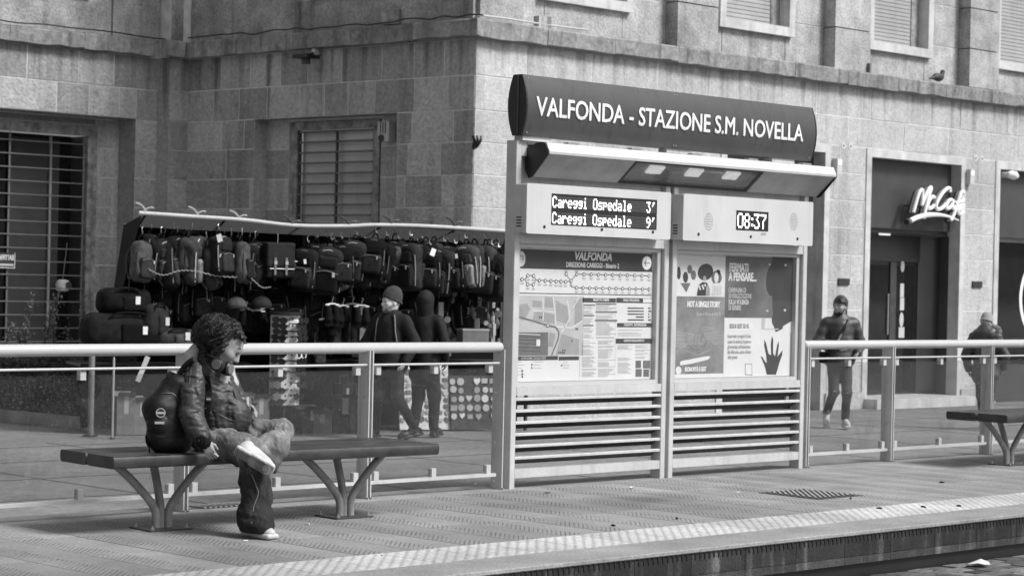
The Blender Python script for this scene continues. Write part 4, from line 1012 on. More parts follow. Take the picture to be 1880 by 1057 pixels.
# canopy
can = thing('canopy', (13.1, BY-0.1, 2.34)); can.location -= brd.location; can.parent = brd
cx0, cx1 = 11.445, 14.945
yF, yK = 11.375, 11.60
prof = [(yF, 2.512), (yF-0.006, 2.530), (yF+0.035, 2.595), (yF+0.06, 2.60), (yK+0.02, 2.60), (yK+0.02, 2.42), (yK-0.02, 2.345), (yF+0.01, 2.508)]
top = MB(); top.prism([(cx0, yF, 2.512), (cx0, yF-0.004, 2.530), (cx0, yF+0.030, 2.597), (cx0, yK+0.02, 2.600), (cx0, yK+0.02, 2.585), (cx0, yF+0.04, 2.585), (cx0, yF+0.012, 2.530), (cx0, yF+0.012, 2.512)], (cx1-cx0, 0, 0)).build('front_profile', 'box_white', can)
und = lambda x, s, off=0.0: Vector((x, yF+0.013 + (yK-0.02-yF-0.013)*s, 2.511 + (2.345-2.511)*s)) + Vector((0, -0.59, -0.807))*off
lx0, lx1 = aty(1150, 325, 11.48).x, aty(1388, 330, 11.48).x
for a, b_ in ((cx0+0.003, lx0), (lx1, cx1-0.003)):
    MB().prism([und(a, 0.0), und(a, 1.0), und(a, 1.0, -0.02), und(a, 0.0, -0.02)], (b_-a, 0, 0)).build('underside_panel', 'silver_dull', can)
mb = MB()
for s0, s1 in ((0.0, 0.07), (0.90, 1.0)): mb.prism([und(lx0, s0), und(lx0, s1), und(lx0, s1, -0.03), und(lx0, s0, -0.03)], (lx1-lx0, 0, 0))
for a in (lx0, lx1-0.035): mb.prism([und(a, 0.071), und(a, 0.899), und(a, 0.899, -0.03), und(a, 0.071, -0.03)], (0.035, 0, 0))
mb.build('lamp_frame', 'black', can)
MB().prism([und(lx0+0.036, 0.071, -0.004), und(lx0+0.036, 0.899, -0.004), und(lx0+0.036, 0.899, -0.008), und(lx0+0.036, 0.071, -0.008)], (lx1-lx0-0.072, 0, 0)).build('lamp_glass', 'lamp_glass', can)
MB().prism([und(lx0+0.036, 0.071, -0.05), und(lx0+0.036, 0.899, -0.05), und(lx0+0.036, 0.899, -0.055), und(lx0+0.036, 0.071, -0.055)], (lx1-lx0-0.072, 0, 0)).build('lamp_tray', 'silver_dull', can)
for k in range(3):
    a = lx0 + (lx1-lx0)*(0.17+0.295*k)
    MB().prism([und(a, 0.30, -0.03), und(a, 0.62, -0.03), und(a, 0.62, -0.045), und(a, 0.30, -0.045)], (0.17, 0, 0)).build('spot_lamp', 'lamp_face', can)
for a, d in ((cx0-0.012, 0.012), (cx1, 0.008)):
    MB().prism([(a, y, z) for y, z in [(yF-0.004, 2.512), (yF+0.0, 2.54), (yF+0.04, 2.60), (yF+0.12, 2.60), (yK+0.02, 2.55), (yK+0.02, 2.40), (yK-0.02, 2.335), (yK-0.06, 2.345)]], (d, 0, 0)).build('end_cap', 'black', can)
for x in np.linspace(cx0+0.25, cx1-0.4, 5): MB().box(x, x+0.12, yF+0.05, yF+0.10, 2.600, 2.615).build('clamp', 'steel', can)
# station name sign: lens-shaped section
sg = thing('station_sign', (13.1, BY, 2.65)); sg.location -= brd.location; sg.parent = brd
SX0, SX1, SZ0, SZ1 = 11.335, 14.815, 2.648, 3.105
yc_, hw_, bul = BY+0.0, 0.045, 0.052
def sec(side, k, n=10):
    t_ = k/n; return (yc_ + side*(hw_ + bul*(1-(2*t_-1)**2)), SZ0 + (SZ1-SZ0)*t_)
fpts = [sec(-1, k) for k in range(11)]; bpts = [sec(1, k) for k in range(11)]
MB().prism([(SX0, y, z) for y, z in fpts + bpts[::-1]], (SX1-SX0, 0, 0)).build('sign_body', 'sign_dark', sg, smooth=True)
ex = lambda a, g: [(a, yc_ + (y-yc_)*g, z) for y, z in fpts + bpts[::-1]]
MB().prism(ex(SX0-0.016, 1.04), (0.0155, 0, 0)).build('end_cap', 'black', sg); MB().prism(ex(SX1+0.0005, 1.03), (0.012, 0, 0)).build('end_cap', 'black', sg)
MB().tube([(SX0-0.019, yc_-0.01, SZ0+0.01), (SX0-0.019, yc_-0.01, SZ1-0.01)], 0.007, 6).build('end_rib', 'dark_metal', sg)
def on_sign(x, z):            # front surface of the lens
    t_ = (z-SZ0)/(SZ1-SZ0); return Vector((x, yc_-(hw_ + bul*(1-(2*t_-1)**2)), z))
tx = text_mb('VALFONDA - STAZIONE S.M. NOVELLA', (0, 0, 0), XV, ZV, 0.30, offset=0.0045, thick=0.0)
a, b_ = on_sign(aty(983, 195, 11.51).x, 2.9), on_sign(aty(1473, 240, 11.51).x, 2.9)
z0t = aty(1000, 213, 11.50).z; z1t = aty(1000, 178, 11.50).z
w0 = min(v[0] for v in tx.v); w1 = max(v[0] for v in tx.v); h1_ = max(v[2] for v in tx.v if v[0] < w0+(w1-w0)*0.25)
nv = []
for i, v in enumerate(tx.v):
    x = a.x + (v[0]-w0)/(w1-w0)*(b_.x-a.x); z = z0t + v[2]/h1_*(z1t-z0t)
    nv.append(on_sign(x, z) + Vector((0, -0.009, 0)) if i < len(tx.v)/2 else on_sign(x, z) + Vector((0, 0.001, 0)))
tx.v = nv; tx.build('lettering', 'white_paint', sg)
for x in (SX0+0.035, (SX0+SX1)/2-0.05, (SX0+SX1)/2-0.02, SX1-0.035):
    for z in (SZ0+0.025, SZ1-0.025):
        MB().disc(on_sign(x, z), (0, -1, 0), 0.006, 0.004, 8).build('rivet', 'steel', sg)
for x in (SX0+0.02, (SX0+SX1)/2-0.1, SX1-0.5): MB().box(x, x+0.30, yc_-0.03, yc_+0.06, 2.615, 2.6475).build('mount', 'silver', sg)

# ================================================================== POSTERS in the cases
PY = BY+0.0775
p1 = thing('route_poster', (12.2, PY, 0.80), 'transit poster headed VALFONDA with tram line diagram, street map and text columns', 'poster')
X0, X1, Z0, Z1 = 11.43, 12.965, 0.798, 1.812
L = [0]
def sheet(x0, x1, z0, z1, lay, m, nm, par): return MB().box(x0, x1, PY-0.0006*lay-0.0006, PY-0.0006*lay-0.0001, z0, z1).build(nm, m, par)
sheet(X0, X1, Z0, Z1, 0, 'paper', 'paper', p1)
def u(cx, cy):   # photo crop coordinates of the poster -> case plane
    q = aty(930+cx/3.773, 440+cy/3.773, PY); return q.x, q.z
def strip(cx0, cy0, cx1, cy1, m, nm, lay=1, par=p1):
    a0, c0 = u(cx0, cy0); a1, c1 = u(cx1, cy1); return sheet(max(a0, X0), min(a1, X1), min(c0, c1), max(c0, c1), lay, m, nm, par)
a0, zc = u(86, 62); 
hz0, hz1 = 1.655, 1.802
sheet(X0+0.004, X1-0.01, hz0, hz1, 1, 'ink', 'header_band', p1)
t1 = text_mb('VALFONDA', (12.26, PY-0.0018, 1.735), XV, ZV, 0.085, 'CENTER', 0.003, 0.0005, sx=0.95, shear=0.2); t1.build('lettering', 'white_paint', p1)
text_mb('DIREZIONE CAREGGI - Binario 2', (12.26, PY-0.0018, 1.678), XV, ZV, 0.052, 'CENTER', 0.0012, 0.0005, sx=0.82).build('lettering', 'white_paint', p1)
xb = aty(957, 470, PY).x
MB().disc((xb, PY-0.0013, 1.727), (0, -1, 0), 0.058, 0.0005, 22, sx=0.75).build('line_badge', 'white_paint', p1); text_mb('T1', (xb, PY-0.0021, 1.715), XV, ZV, 0.055, 'CENTER', 0.001, 0.0005).build('lettering', 'ink', p1)
MB().disc((12.885, PY-0.0013, 1.727), (0, -1, 0), 0.055, 0.0005, 22).build('arrow_badge', 'white_paint', p1)
ar = MB(); 
for z_, dz in ((0, 0), ): ar.box(12.86, 12.92, PY-0.0026, PY-0.0020, 1.724, 1.730)
for s in (-1, 1): ar.prism([(12.852, PY-0.0020, 1.727), (12.878, PY-0.0020, 1.727+s*0.027), (12.885, PY-0.0020, 1.727+s*0.022), (12.861, PY-0.0020, 1.727)], (0, -0.0006, 0))
ar.build('arrow', 'ink', p1)
# tram line diagram
def lin(pts, w, m, nm, lay, par=p1):
    mb = MB(); P_ = [Vector((x, PY-0.0006*lay, z)) for x, z in pts]
    for a, b2 in zip(P_[:-1], P_[1:]):
        d = (b2-a); 
        if d.length < 1e-5: continue
        n_ = Vector((-d.z, 0, d.x)).normalized()*w/2; mb.quad(a-n_, b2-n_, b2+n_, a+n_)
    return mb.build(nm, m, par)
U = lambda *c: [u(*q) for q in c]
lin(U((80, 272), (126, 275), (144, 247), (186, 249), (204, 279), (420, 290), (445, 286), (483, 238), (985, 250)), 0.007, 'ink_mid', 'route_line', 2)
lin(U((126, 275), (144, 309), (184, 311), (204, 279)), 0.006, 'ink_mid', 'route_line', 3); lin(U((445, 286), (445, 325), (482, 332), (986, 342)), 0.006, 'ink_mid', 'route_line', 4); lin(U((410, 236), (445, 286)), 0.006, 'ink_mid', 'route_line', 3)
dots = [(105, 274), (146, 248), (186, 250), (144, 309), (184, 311), (226, 282), (266, 284), (305, 286), (342, 289), (375, 290), (407, 291), (445, 285), (411, 237)] + [(484+50.1*i, 239+1.2*i) for i in range(11)] + [(482+45.8*i, 332+1*i) for i in range(12)]
for c in dots:
    x, z = u(*c); MB().disc((x, PY-0.0031, z), (0, -1, 0), 0.0155, 0.0004, 12).build('station_ring', 'ink', p1); MB().disc((x, PY-0.0037, z), (0, -1, 0), 0.0095, 0.0004, 12).build('station_dot', 'white_paint', p1)
mb = MB(); rr = random.Random(2)
for c in dots:
    x, z = u(c[0], c[1]+ (26 if c[1] > 240 else -24)); mb.box(x-0.02, x+0.022, PY-0.0016, PY-0.0012, z-0.003, z+0.002); mb.box(x-0.014, x+0.016, PY-0.0016, PY-0.0012, z-0.011, z-0.007)
tag(mb.build('station_names', 'ink_soft', p1), kind='stuff')
zr = u(500, 376)[1]; sheet(X0, X1-0.012, zr-0.004, zr+0.003, 1, 'ink', 'rule', p1)
# street map
mx0, mz1 = X0+0.003, u(80, 385)[1]; mx1, mz0 = u(528, 800)
sheet(mx0, mx1, mz0, mz1, 1, 'ink_light', 'map_ground', p1)
strip(66, 640, 285, 800, 'ink_mid', 'station_area', 2)
for (a, b2) in ((650, 0.35), (668, 0.2), (690, 0.2), (715, 0.1), (742, 0.2), (765, 0.1)): lin(U((70, a), (232, a+8)), 0.005, 'ink' if a > 655 else 'pale', 'rail_line', 4)
for bl in ([(180, 420), (245, 425), (240, 470), (178, 465)], [(268, 395), (318, 400), (325, 470), (262, 465)], [(190, 500), (250, 500), (330, 520), (330, 580), (180, 560)], [(340, 420), (420, 460), (430, 590), (345, 560)], [(470, 430), (520, 400), (525, 560), (470, 590)], [(380, 650), (500, 690), (500, 795), (340, 795)], [(80, 450), (140, 440), (165, 480), (120, 560), (80, 540)], [(300, 640), (340, 650), (320, 740), (285, 740)]):
    pts = U(*bl); MB().prism([(x, PY-0.0014, z) for x, z in pts], (0, -0.0004, 0)).build('city_block', 'ink_soft', p1)
for rd, w_, m_ in (([(70, 530), (160, 555), (283, 592), (340, 605), (362, 640), (355, 690), (310, 800)], 0.012, 'ink_mid'), ([(250, 400), (255, 500), (250, 560)], 0.008, 'paper'), ([(320, 395), (335, 500), (340, 600)], 0.009, 'paper'), ([(180, 490), (330, 500)], 0.007, 'paper'), ([(420, 420), (440, 540), (380, 640)], 0.009, 'paper'), ([(340, 600), (450, 610), (525, 560)], 0.01, 'paper'), ([(500, 400), (460, 470)], 0.007, 'paper')):
    lin(U(*rd), w_, m_, 'street_line', 4 if m_ == 'paper' else 5)
x, z = u(283, 593); MB().disc((x, PY-0.0036, z), (0, -1, 0), 0.016, 0.0004, 14).build('stop_marker', 'ink', p1); MB().disc((x, PY-0.0042, z), (0, -1, 0), 0.010, 0.0004, 14).build('stop_marker', 'white_paint', p1)
for c in ((218, 712),): strip(205, 690, 230, 735, 'white_paint', 'map_label', 5)
for c in ((360, 780), (374, 780), (386, 782), (398, 782), (388, 765), (402, 765), (452, 700), (228, 537), (240, 538), (480, 617), (490, 617)):
    x, z = u(*c); MB().box(x-0.006, x+0.006, PY-0.0032, PY-0.0028, z-0.007, z+0.007).build('map_symbol', 'ink', p1)
# legends and text columns
strip(62, 807, 355, 832, 'ink', 'legend_bar', 1); strip(360, 808, 500, 833, 'ink', 'legend_bar', 1)
text_mb('INTERSCAMBI CON BUS/TRENI', (u(100, 826)[0], PY-0.0016, u(100, 828)[1]), XV, ZV, 0.024, thick=0.0004, sx=0.8).build('lettering', 'pale', p1)
for r in ((525, 402, 755, 437), (760, 402, 1012, 440), (765, 576, 1006, 606), (756, 684, 1004, 718)): strip(*r, 'ink', 'column_header', 1)
for s, cx, cy in (('BIGLIETTI E TARIFFE', 655, 419), ('ORARI E FREQUENZE', 862, 421), ('CONTATTI - INFORMAZIONI', 890, 592), ('NORME E REGOLAMENTO', 882, 700)):
    x, z = u(cx, cy); text_mb(s, (x, PY-0.0016, z-0.006), XV, ZV, 0.026, 'CENTER', 0.0006, 0.0004, sx=0.78).build('lettering', 'white_paint', p1)
rr = random.Random(9); tx_ = MB(); tx2 = MB()
def para(cx0, cx1, cy0, cy1, step, mb, fill=0.85):
    y = cy0
    while y < cy1:
        if rr.random() < fill:
            a_, z_ = u(cx0, y); c_, _ = u(cx0+(cx1-cx0)*rr.uniform(0.55, 1.0), y); mb.box(a_, c_, PY-0.0012, PY-0.0008, z_-0.0022, z_+0.0022)
        y += step
para(533, 605, 462, 680, 7.5, tx_); para(618, 760, 450, 690, 7.5, tx_); para(520, 620, 700, 950, 7.5, tx_); para(632, 755, 700, 950, 7.5, tx_); para(768, 880, 732, 950, 8, tx_, 0.7); para(890, 1000, 732, 830, 8, tx_, 0.7); para(770, 1000, 615, 672, 10, tx_, 0.7)
para(70, 130, 845, 950, 22, tx_, 0.9); para(180, 260, 845, 900, 22, tx_, 0.9); para(385, 440, 850, 890, 18, tx_)
tag(tx_.build('text_lines', 'ink_soft', p1), kind='stuff')
for r in ((533, 447, 612, 457), (618, 440, 760, 450), (533, 520, 605, 530), (615, 495, 765, 505), (612, 552, 765, 565), (528, 590, 602, 598)): strip(*r, 'ink_mid', 'table_bar', 2)
for i, y in enumerate((474, 495, 515, 535, 555)): strip(838 if i != 3 else 895, y-5, 950, y+5, 'ink', 'timetable_bar', 1); strip(980, y-5, 988+rr.uniform(0, 14), y+5, 'ink', 'timetable_bar', 1)
strip(945, 408, 1010, 436, 'paper', 'note', 2)
for r in ((893, 836, 930, 888), (945, 836, 992, 890), (893, 895, 935, 948), (947, 897, 985, 948)): strip(*r, 'ink_mid', 'pictogram', 1)
for r in ((103, 900, 113, 915), (103, 922, 113, 937), (103, 942, 113, 955), (170, 858, 178, 872), (170, 880, 178, 893), (375, 865, 384, 875)): strip(*r, 'ink', 'legend_symbol', 1)
for xx in (512, 757): lin(U((xx, 395), (xx-8, 958)), 0.003, 'ink_soft', 'column_rule', 1)

# ---- second case: two campaign posters side by side
PX = lambda cx, cy: (lambda q: (q.x, q.z))(aty(1220+cx/3.777, 440+cy/3.777, PY))
def poly(pts, lay, m, nm, par): return MB().prism([(x, PY-0.0006*lay, z) for x, z in [PX(*c) for c in pts]], (0, -0.0005, 0)).build(nm, m, par)
xm = PX(418, 400)[0]
XL, XR = 13.222, 14.752
pa = thing('story_poster', (13.6, PY, 0.80), 'poster lettered NOT A SINGLE STORY with drawn figures above a town sketch', 'poster')
MB().box(XL, xm-0.002, PY-0.0006, PY-0.0001, 0.798, 1.812).build('paper', 'paper', pa)
zb = PX(200, 393)[1]; mat('ink_grad', 0.22, rough=0.5, var=0.35, scale=3, coord='World')
MB().box(XL, xm-0.002, PY-0.0012, PY-0.0007, 0.83, zb).build('ground_colour', 'ink_grad', pa)
q = PX(382, 467); text_mb('NOT A SINGLE STORY', (q[0], PY-0.0018, q[1]), XV, ZV, 0.066, 'RIGHT', 0.003, 0.0005, sx=0.62).build('lettering', 'white_paint', pa)
q = PX(385, 527); text_mb('Storie in Forma di VOLTI', (q[0], PY-0.0018, q[1]), XV, ZV, 0.042, 'RIGHT', 0.0, 0.0005, sx=0.7, shear=0.35).build('lettering', 'pale', pa)
def oval(cx, cy, rx, ry, lay, m, nm, par, rot_=0.0, n=18):
    return poly([(cx + rx*math.cos(2*math.pi*k/n)*math.cos(rot_) - ry*math.sin(2*math.pi*k/n)*math.sin(rot_), cy + rx*math.cos(2*math.pi*k/n)*math.sin(rot_) + ry*math.sin(2*math.pi*k/n)*math.cos(rot_)) for k in range(n)], lay, m, nm, par)
oval(98, 230, 14, 45, 2, 'ink', 'figure_hair', pa); oval(145, 260, 18, 38, 2, 'ink', 'figure_hair', pa); oval(174, 205, 17, 30, 2, 'ink_mid', 'figure_hair', pa); oval(200, 245, 18, 34, 2, 'ink_mid', 'figure_hair', pa); oval(283, 224, 52, 60, 2, 'ink', 'figure_hair', pa, 0.5); oval(360, 262, 36, 48, 2, 'ink_mid', 'figure_hair', pa); oval(372, 225, 14, 18, 2, 'ink', 'figure_hair', pa)
poly([(110, 300), (180, 300), (150, 365)], 2, 'ink_mid', 'figure_body', pa); poly([(222, 388), (236, 312), (262, 292), (296, 298), (312, 388)], 3, 'ink', 'figure_body', pa); poly([(285, 388), (286, 330), (300, 312), (313, 340), (312, 388)], 4, 'ink_soft', 'figure_body', pa)
poly([(318, 388), (322, 330), (345, 300), (380, 300), (404, 330), (412, 388)], 3, 'pale', 'figure_body', pa); oval(277, 268, 11, 18, 4, 'ink_soft', 'figure_face', pa); oval(358, 262, 15, 36, 4, 'paper', 'figure_face', pa)
for i in range(6): poly([(330+12*i, 388), (332+12*i, 388), (335+10*i, 320), (333+10*i, 320)], 5, 'ink_soft', 'figure_stripe', pa)
for c in ((245, 340), (262, 320), (268, 336), (240, 325), (280, 315)): oval(c[0], c[1], 6, 10, 5, 'paper', 'figure_dot', pa, n=8)
sk = MB(); rr = random.Random(12)
def sl_(c0, c1, w=0.0028):
    a = Vector((PX(*c0)[0], PY-0.0016, PX(*c0)[1])); b2 = Vector((PX(*c1)[0], PY-0.0016, PX(*c1)[1])); d = b2-a; n_ = Vector((-d.z, 0, d.x)).normalized()*w/2; sk.quad(a-n_, b2-n_, b2+n_, a+n_)
for bx0, by0, bx1, by1 in ((80, 640, 150, 740), (150, 650, 262, 720), (262, 600, 336, 690), (336, 640, 405, 720)):
    sl_((bx0, by0), (bx1, by0+rr.uniform(-10, 20))); sl_((bx1, by0), (bx1, by1)); sl_((bx0, by0), (bx0, by1)); sl_((bx0, by1), (bx1, by1))
    for i in range(4):
        for j in range(3):
            xx, yy = bx0+12+(bx1-bx0-12)*i/4, by0+12+(by1-by0-10)*j/3; sl_((xx, yy), (xx, yy+16)); sl_((xx+8, yy), (xx+8, yy+16))
for i in range(26):
    a_ = rr.uniform(0, 6.28); sl_((230+60*math.cos(a_), 700+50*math.sin(a_)), (230+60*math.cos(a_+0.5), 700+50*math.sin(a_+0.5)))
sl_((80, 780), (150, 720)); sl_((400, 760), (320, 700)); sl_((150, 770), (230, 800)); sl_((230, 800), (320, 760))
tag(sk.build('town_sketch', 'ink_light', pa), kind='stuff')
poly([(105, 848), (120, 838), (300, 805), (318, 812), (300, 830), (180, 860), (110, 870)], 3, 'white_paint', 'brush_stroke', pa)
q = PX(140, 912); text_mb('RICINOVITÀ E GEST', (q[0], PY-0.0018, q[1]), XV, ZV, 0.05, 'LEFT', 0.002, 0.0005, sx=0.6).build('lettering', 'white_paint', pa); oval(96, 905, 20, 28, 3, 'white_paint', 'badge', pa)

pb = thing('campaign_poster', (14.4, PY, 0.80), 'poster lettered FERMATI A PENSARE with dark face silhouette and raised painted hand', 'poster')
MB().box(xm+0.002, XR, PY-0.0006, PY-0.0001, 0.798, 1.812).build('paper', 'paper', pb)
zt = PX(500, 541)[1]; mat('ink_blue', 0.125, rough=0.45, var=0.4, scale=2.5, coord='World')
MB().box(xm+0.002, XR, PY-0.0012, PY-0.0007, zt, 1.806).build('ground_colour', 'ink_blue', pb)
for s, cx, cy, sz, of in (('FERMATI', 448, 218, 0.098, 0.003), ('A PENSARE...', 444, 282, 0.098, 0.003)):
    q = PX(cx, cy); text_mb(s, (q[0], PY-0.0018, q[1]), XV, ZV, sz, 'LEFT', of, 0.0005, sx=0.66).build('lettering', 'white_paint', pb)
for s, cx, cy in (('CAMPAGNA DI', 442, 364), ('SENSIBILIZZAZIONE', 442, 404), ('SULLA VIOLENZA', 442, 446), ('DI GENERE', 442, 486)):
    q = PX(cx, cy); text_mb(s, (q[0], PY-0.0018, q[1]), XV, ZV, 0.058, 'LEFT', 0.0006, 0.0005, sx=0.58).build('lettering', 'pale', pb)
poly([(706, 245), (716, 215), (745, 150), (748, 116), (895, 116), (890, 560), (845, 590), (812, 620), (770, 640), (756, 600), (744, 575), (742, 548), (752, 520), (748, 470), (745, 390), (726, 385), (708, 350), (702, 300)], 2, 'ink', 'face_silhouette', pb)
poly([(820, 600), (885, 560), (885, 640), (830, 668), (815, 650)], 3, 'paper', 'torn_edge', pb)
poly([(672, 541), (700, 541), (690, 615), (790, 615), (790, 622), (672, 622)], 3, 'ink_light', 'frame_line', pb)
poly([(442, 590), (452, 580), (610, 578), (618, 590), (618, 618), (608, 626), (452, 628), (442, 618)], 2, 'white_paint', 'pill', pb)
q = PX(448, 613); text_mb('SEGUI GEST SU IG', (q[0], PY-0.0026, q[1]), XV, ZV, 0.052, 'LEFT', 0.001, 0.0005, sx=0.62).build('lettering', 'ink_mid', pb)
for s, cy in (('Scopri tutti i progetti di Gest', 680), ('contro la violenza di genere e', 718), ('gli stereotipi, nell\'educazione', 754), ('alle differenze, anche al fianco', 790), ('delle giovani', 826)):
    q = PX(436, cy); text_mb(s, (q[0], PY-0.0018, q[1]), XV, ZV, 0.046, 'LEFT', 0.0004, 0.0005, sx=0.56).build('lettering', 'ink_soft', pb)
poly([(692, 690), (704, 720), (720, 790), (738, 800), (736, 720), (744, 664), (752, 690), (752, 790), (766, 806), (780, 730), (788, 702), (792, 730), (782, 810), (806, 780), (818, 762), (814, 800), (796, 850), (782, 900), (772, 934), (708, 934), (696, 880), (676, 830), (666, 808), (676, 810), (700, 850), (708, 850), (704, 800), (690, 730)], 3, 'ink', 'painted_hand', pb)
poly([(556, 858), (606, 858), (608, 940), (558, 938)], 2, 'ink_soft', 'notice_outline', pb); poly([(561, 864), (602, 864), (603, 933), (563, 931)], 3, 'paper', 'notice_inner', pb)
for c in ((728, 172), (838, 176), (834, 488), (712, 492)): oval(c[0], c[1], 9, 9, 3, 'pale', 'tape', pb, n=6)
# ================================================================== MARKET STALL by the building corner
SL, SR = Vector((14.0, 20.45, 0)), Vector((18.25, 18.83, 0))
SU = (SR-SL).normalized(); SN = Vector((SU.y, -SU.x, 0))            # along the front; outward (towards the platform)
SLEN = (SR-SL).length; SD = 0.86
def ST(u, w, z): return SL + SU*u - SN*w + ZV*z                       # w: depth into the stall
def sp(px, py, w=0.0):                                                # point on the stall's vertical plane at depth w
    q = atp(px, py, ST(0, w, 0), SN); return (q-SL).dot(SU), q.z
stall = thing('market_stall', ST(SLEN/2, 0.4, Z_ST), 'street market stall with dark tarpaulin roof on a pale front bar hung with bags', 'market stall')
uL, zL = sp(260, 391); uR, zR = sp(925, 426)
bar = [ST(uL-0.03, 0, zL)] + [ST(*(lambda a: (a[0], 0, a[1]))(sp(px, py))) for px, py in ((360, 398), (450, 404), (540, 414), (640, 415), (690, 413), (800, 416))] + [ST(uR+0.4, 0, zR)]
MB().tube(bez(bar, 4), 0.024, 10).build('front_bar', 'ink_light', stall, smooth=True)
MB().tube([ST(uL, SD, zL-0.12), ST(uR+0.4, SD, zR-0.12)], 0.02, 8).build('rear_bar', 'dark_metal', stall)
for u_ in np.linspace(uL+0.05, uR+0.3, 6):
    MB().tube([ST(u_, 0.02, zL+(zR-zL)*(u_-uL)/(uR-uL)-0.02), ST(u_+0.12, SD, zL-0.13)], 0.014, 6).build('rafter', 'black', stall)
for u_, w_ in ((uL+0.02, SD), (uR+0.35, 0.02), (uR+0.35, SD), (uL+2.2, SD)):
    MB().tube([ST(u_, w_, Z_ST), ST(u_, w_, 2.1)], 0.022, 8).build('upright', 'dark_metal', stall)
# roof, back and side sheets with slack folds
def sheet_grid(P00, P10, P01, P11, n, m, sag, seed):
    rr = np.random.default_rng(seed); mb = MB(); L = []
    ph = rr.uniform(0, 6, 4)
    for j in range(m+1):
        for i in range(n+1):
            a, c = i/n, j/m; p = (Vector(P00)*(1-a)+Vector(P10)*a)*(1-c) + (Vector(P01)*(1-a)+Vector(P11)*a)*c
            s = sag*(math.sin(a*17+ph[0]+c*2)*0.5 + math.sin(a*31+ph[1]-c*3)*0.3)*math.sin(min(c, 1)*math.pi*0.5+0.2)
            L.append(p + SN*s + ZV*(-abs(sag)*0.5*math.sin(a*math.pi)*math.sin(c*math.pi)))
    mb.add(L, [(j*(n+1)+i, j*(n+1)+i+1, (j+1)*(n+1)+i+1, (j+1)*(n+1)+i) for j in range(m) for i in range(n)]); return mb
sheet_grid(ST(uL, 0.0, zL-0.005), ST(uR+0.4, 0.0, zR-0.005), ST(uL, SD, zL-0.14), ST(uR+0.4, SD, zR-0.14), 40, 8, 0.03, 1).build('roof_sheet', 'tarp_light', stall, smooth=True)
sheet_grid(ST(uL, SD, zL-0.12), ST(uR+0.4, SD, zR-0.12), ST(uL-0.2, SD+0.02, Z_ST+0.02), ST(uR+0.4, SD+0.02, Z_ST+0.02), 60, 10, 0.04, 2).build('back_sheet', 'tarp', stall, smooth=True)
q0 = sp(200, 585)
sheet_grid(ST(uL, 0.0, zL-0.03), ST(uL, SD, zL-0.12), ST(uL-0.32, -0.05, 0.95), ST(uL-0.2, SD, 0.6), 14, 10, 0.03, 3).build('side_sheet', 'tarp', stall, smooth=True)
# tables and their skirts
for u0, u1, w0, zt in ((sp(150, 640)[0], sp(480, 640)[0], 0.05, 0.50), (sp(545, 640)[0], uR+0.35, 0.30, 0.55)):
    MB().add([ST(u0, w0, zt), ST(u1, w0, zt), ST(u1, SD-0.03, zt), ST(u0, SD-0.03, zt), ST(u0, w0, zt+0.03), ST(u1, w0, zt+0.03), ST(u1, SD-0.03, zt+0.03), ST(u0, SD-0.03, zt+0.03)], [(0,3,2,1),(4,5,6,7),(0,1,5,4),(1,2,6,5),(2,3,7,6),(3,0,4,7)]).build('table_top', 'dark_metal', stall)
    sheet_grid(ST(u0, w0-0.012, zt+0.028), ST(u1, w0-0.012, zt+0.028), ST(u0, w0-0.03, Z_ST+0.06), ST(u1, w0-0.03, Z_ST+0.06), 40, 4, 0.02, 4).build('table_skirt', 'black_cloth', stall, smooth=True)
# forked clamps standing on the bar
for px, py in ((266, 388), (362, 395), (438, 402), (536, 412), (640, 413), (718, 411), (834, 414)):
    u_, z_ = sp(px, py); c = ST(u_, 0, z_+0.02)
    MB().tube(bez([c - ZV*0.03, c + ZV*0.01 - SU*0.01, c + ZV*0.05 - SU*0.05, c + ZV*0.075 - SU*0.11], 4), [0.02]*3 + [0.014]*4 + [0.013]*4 + [0.010]*2, 6).build('clamp', 'dark_metal' if px > 500 else 'silver_dull', stall)
    MB().tube(bez([c + SU*0.0, c + ZV*0.025 + SU*0.06, c + ZV*0.02 + SU*0.10], 3), 0.011, 6).build('clamp', 'dark_metal' if px > 500 else 'silver_dull', stall)

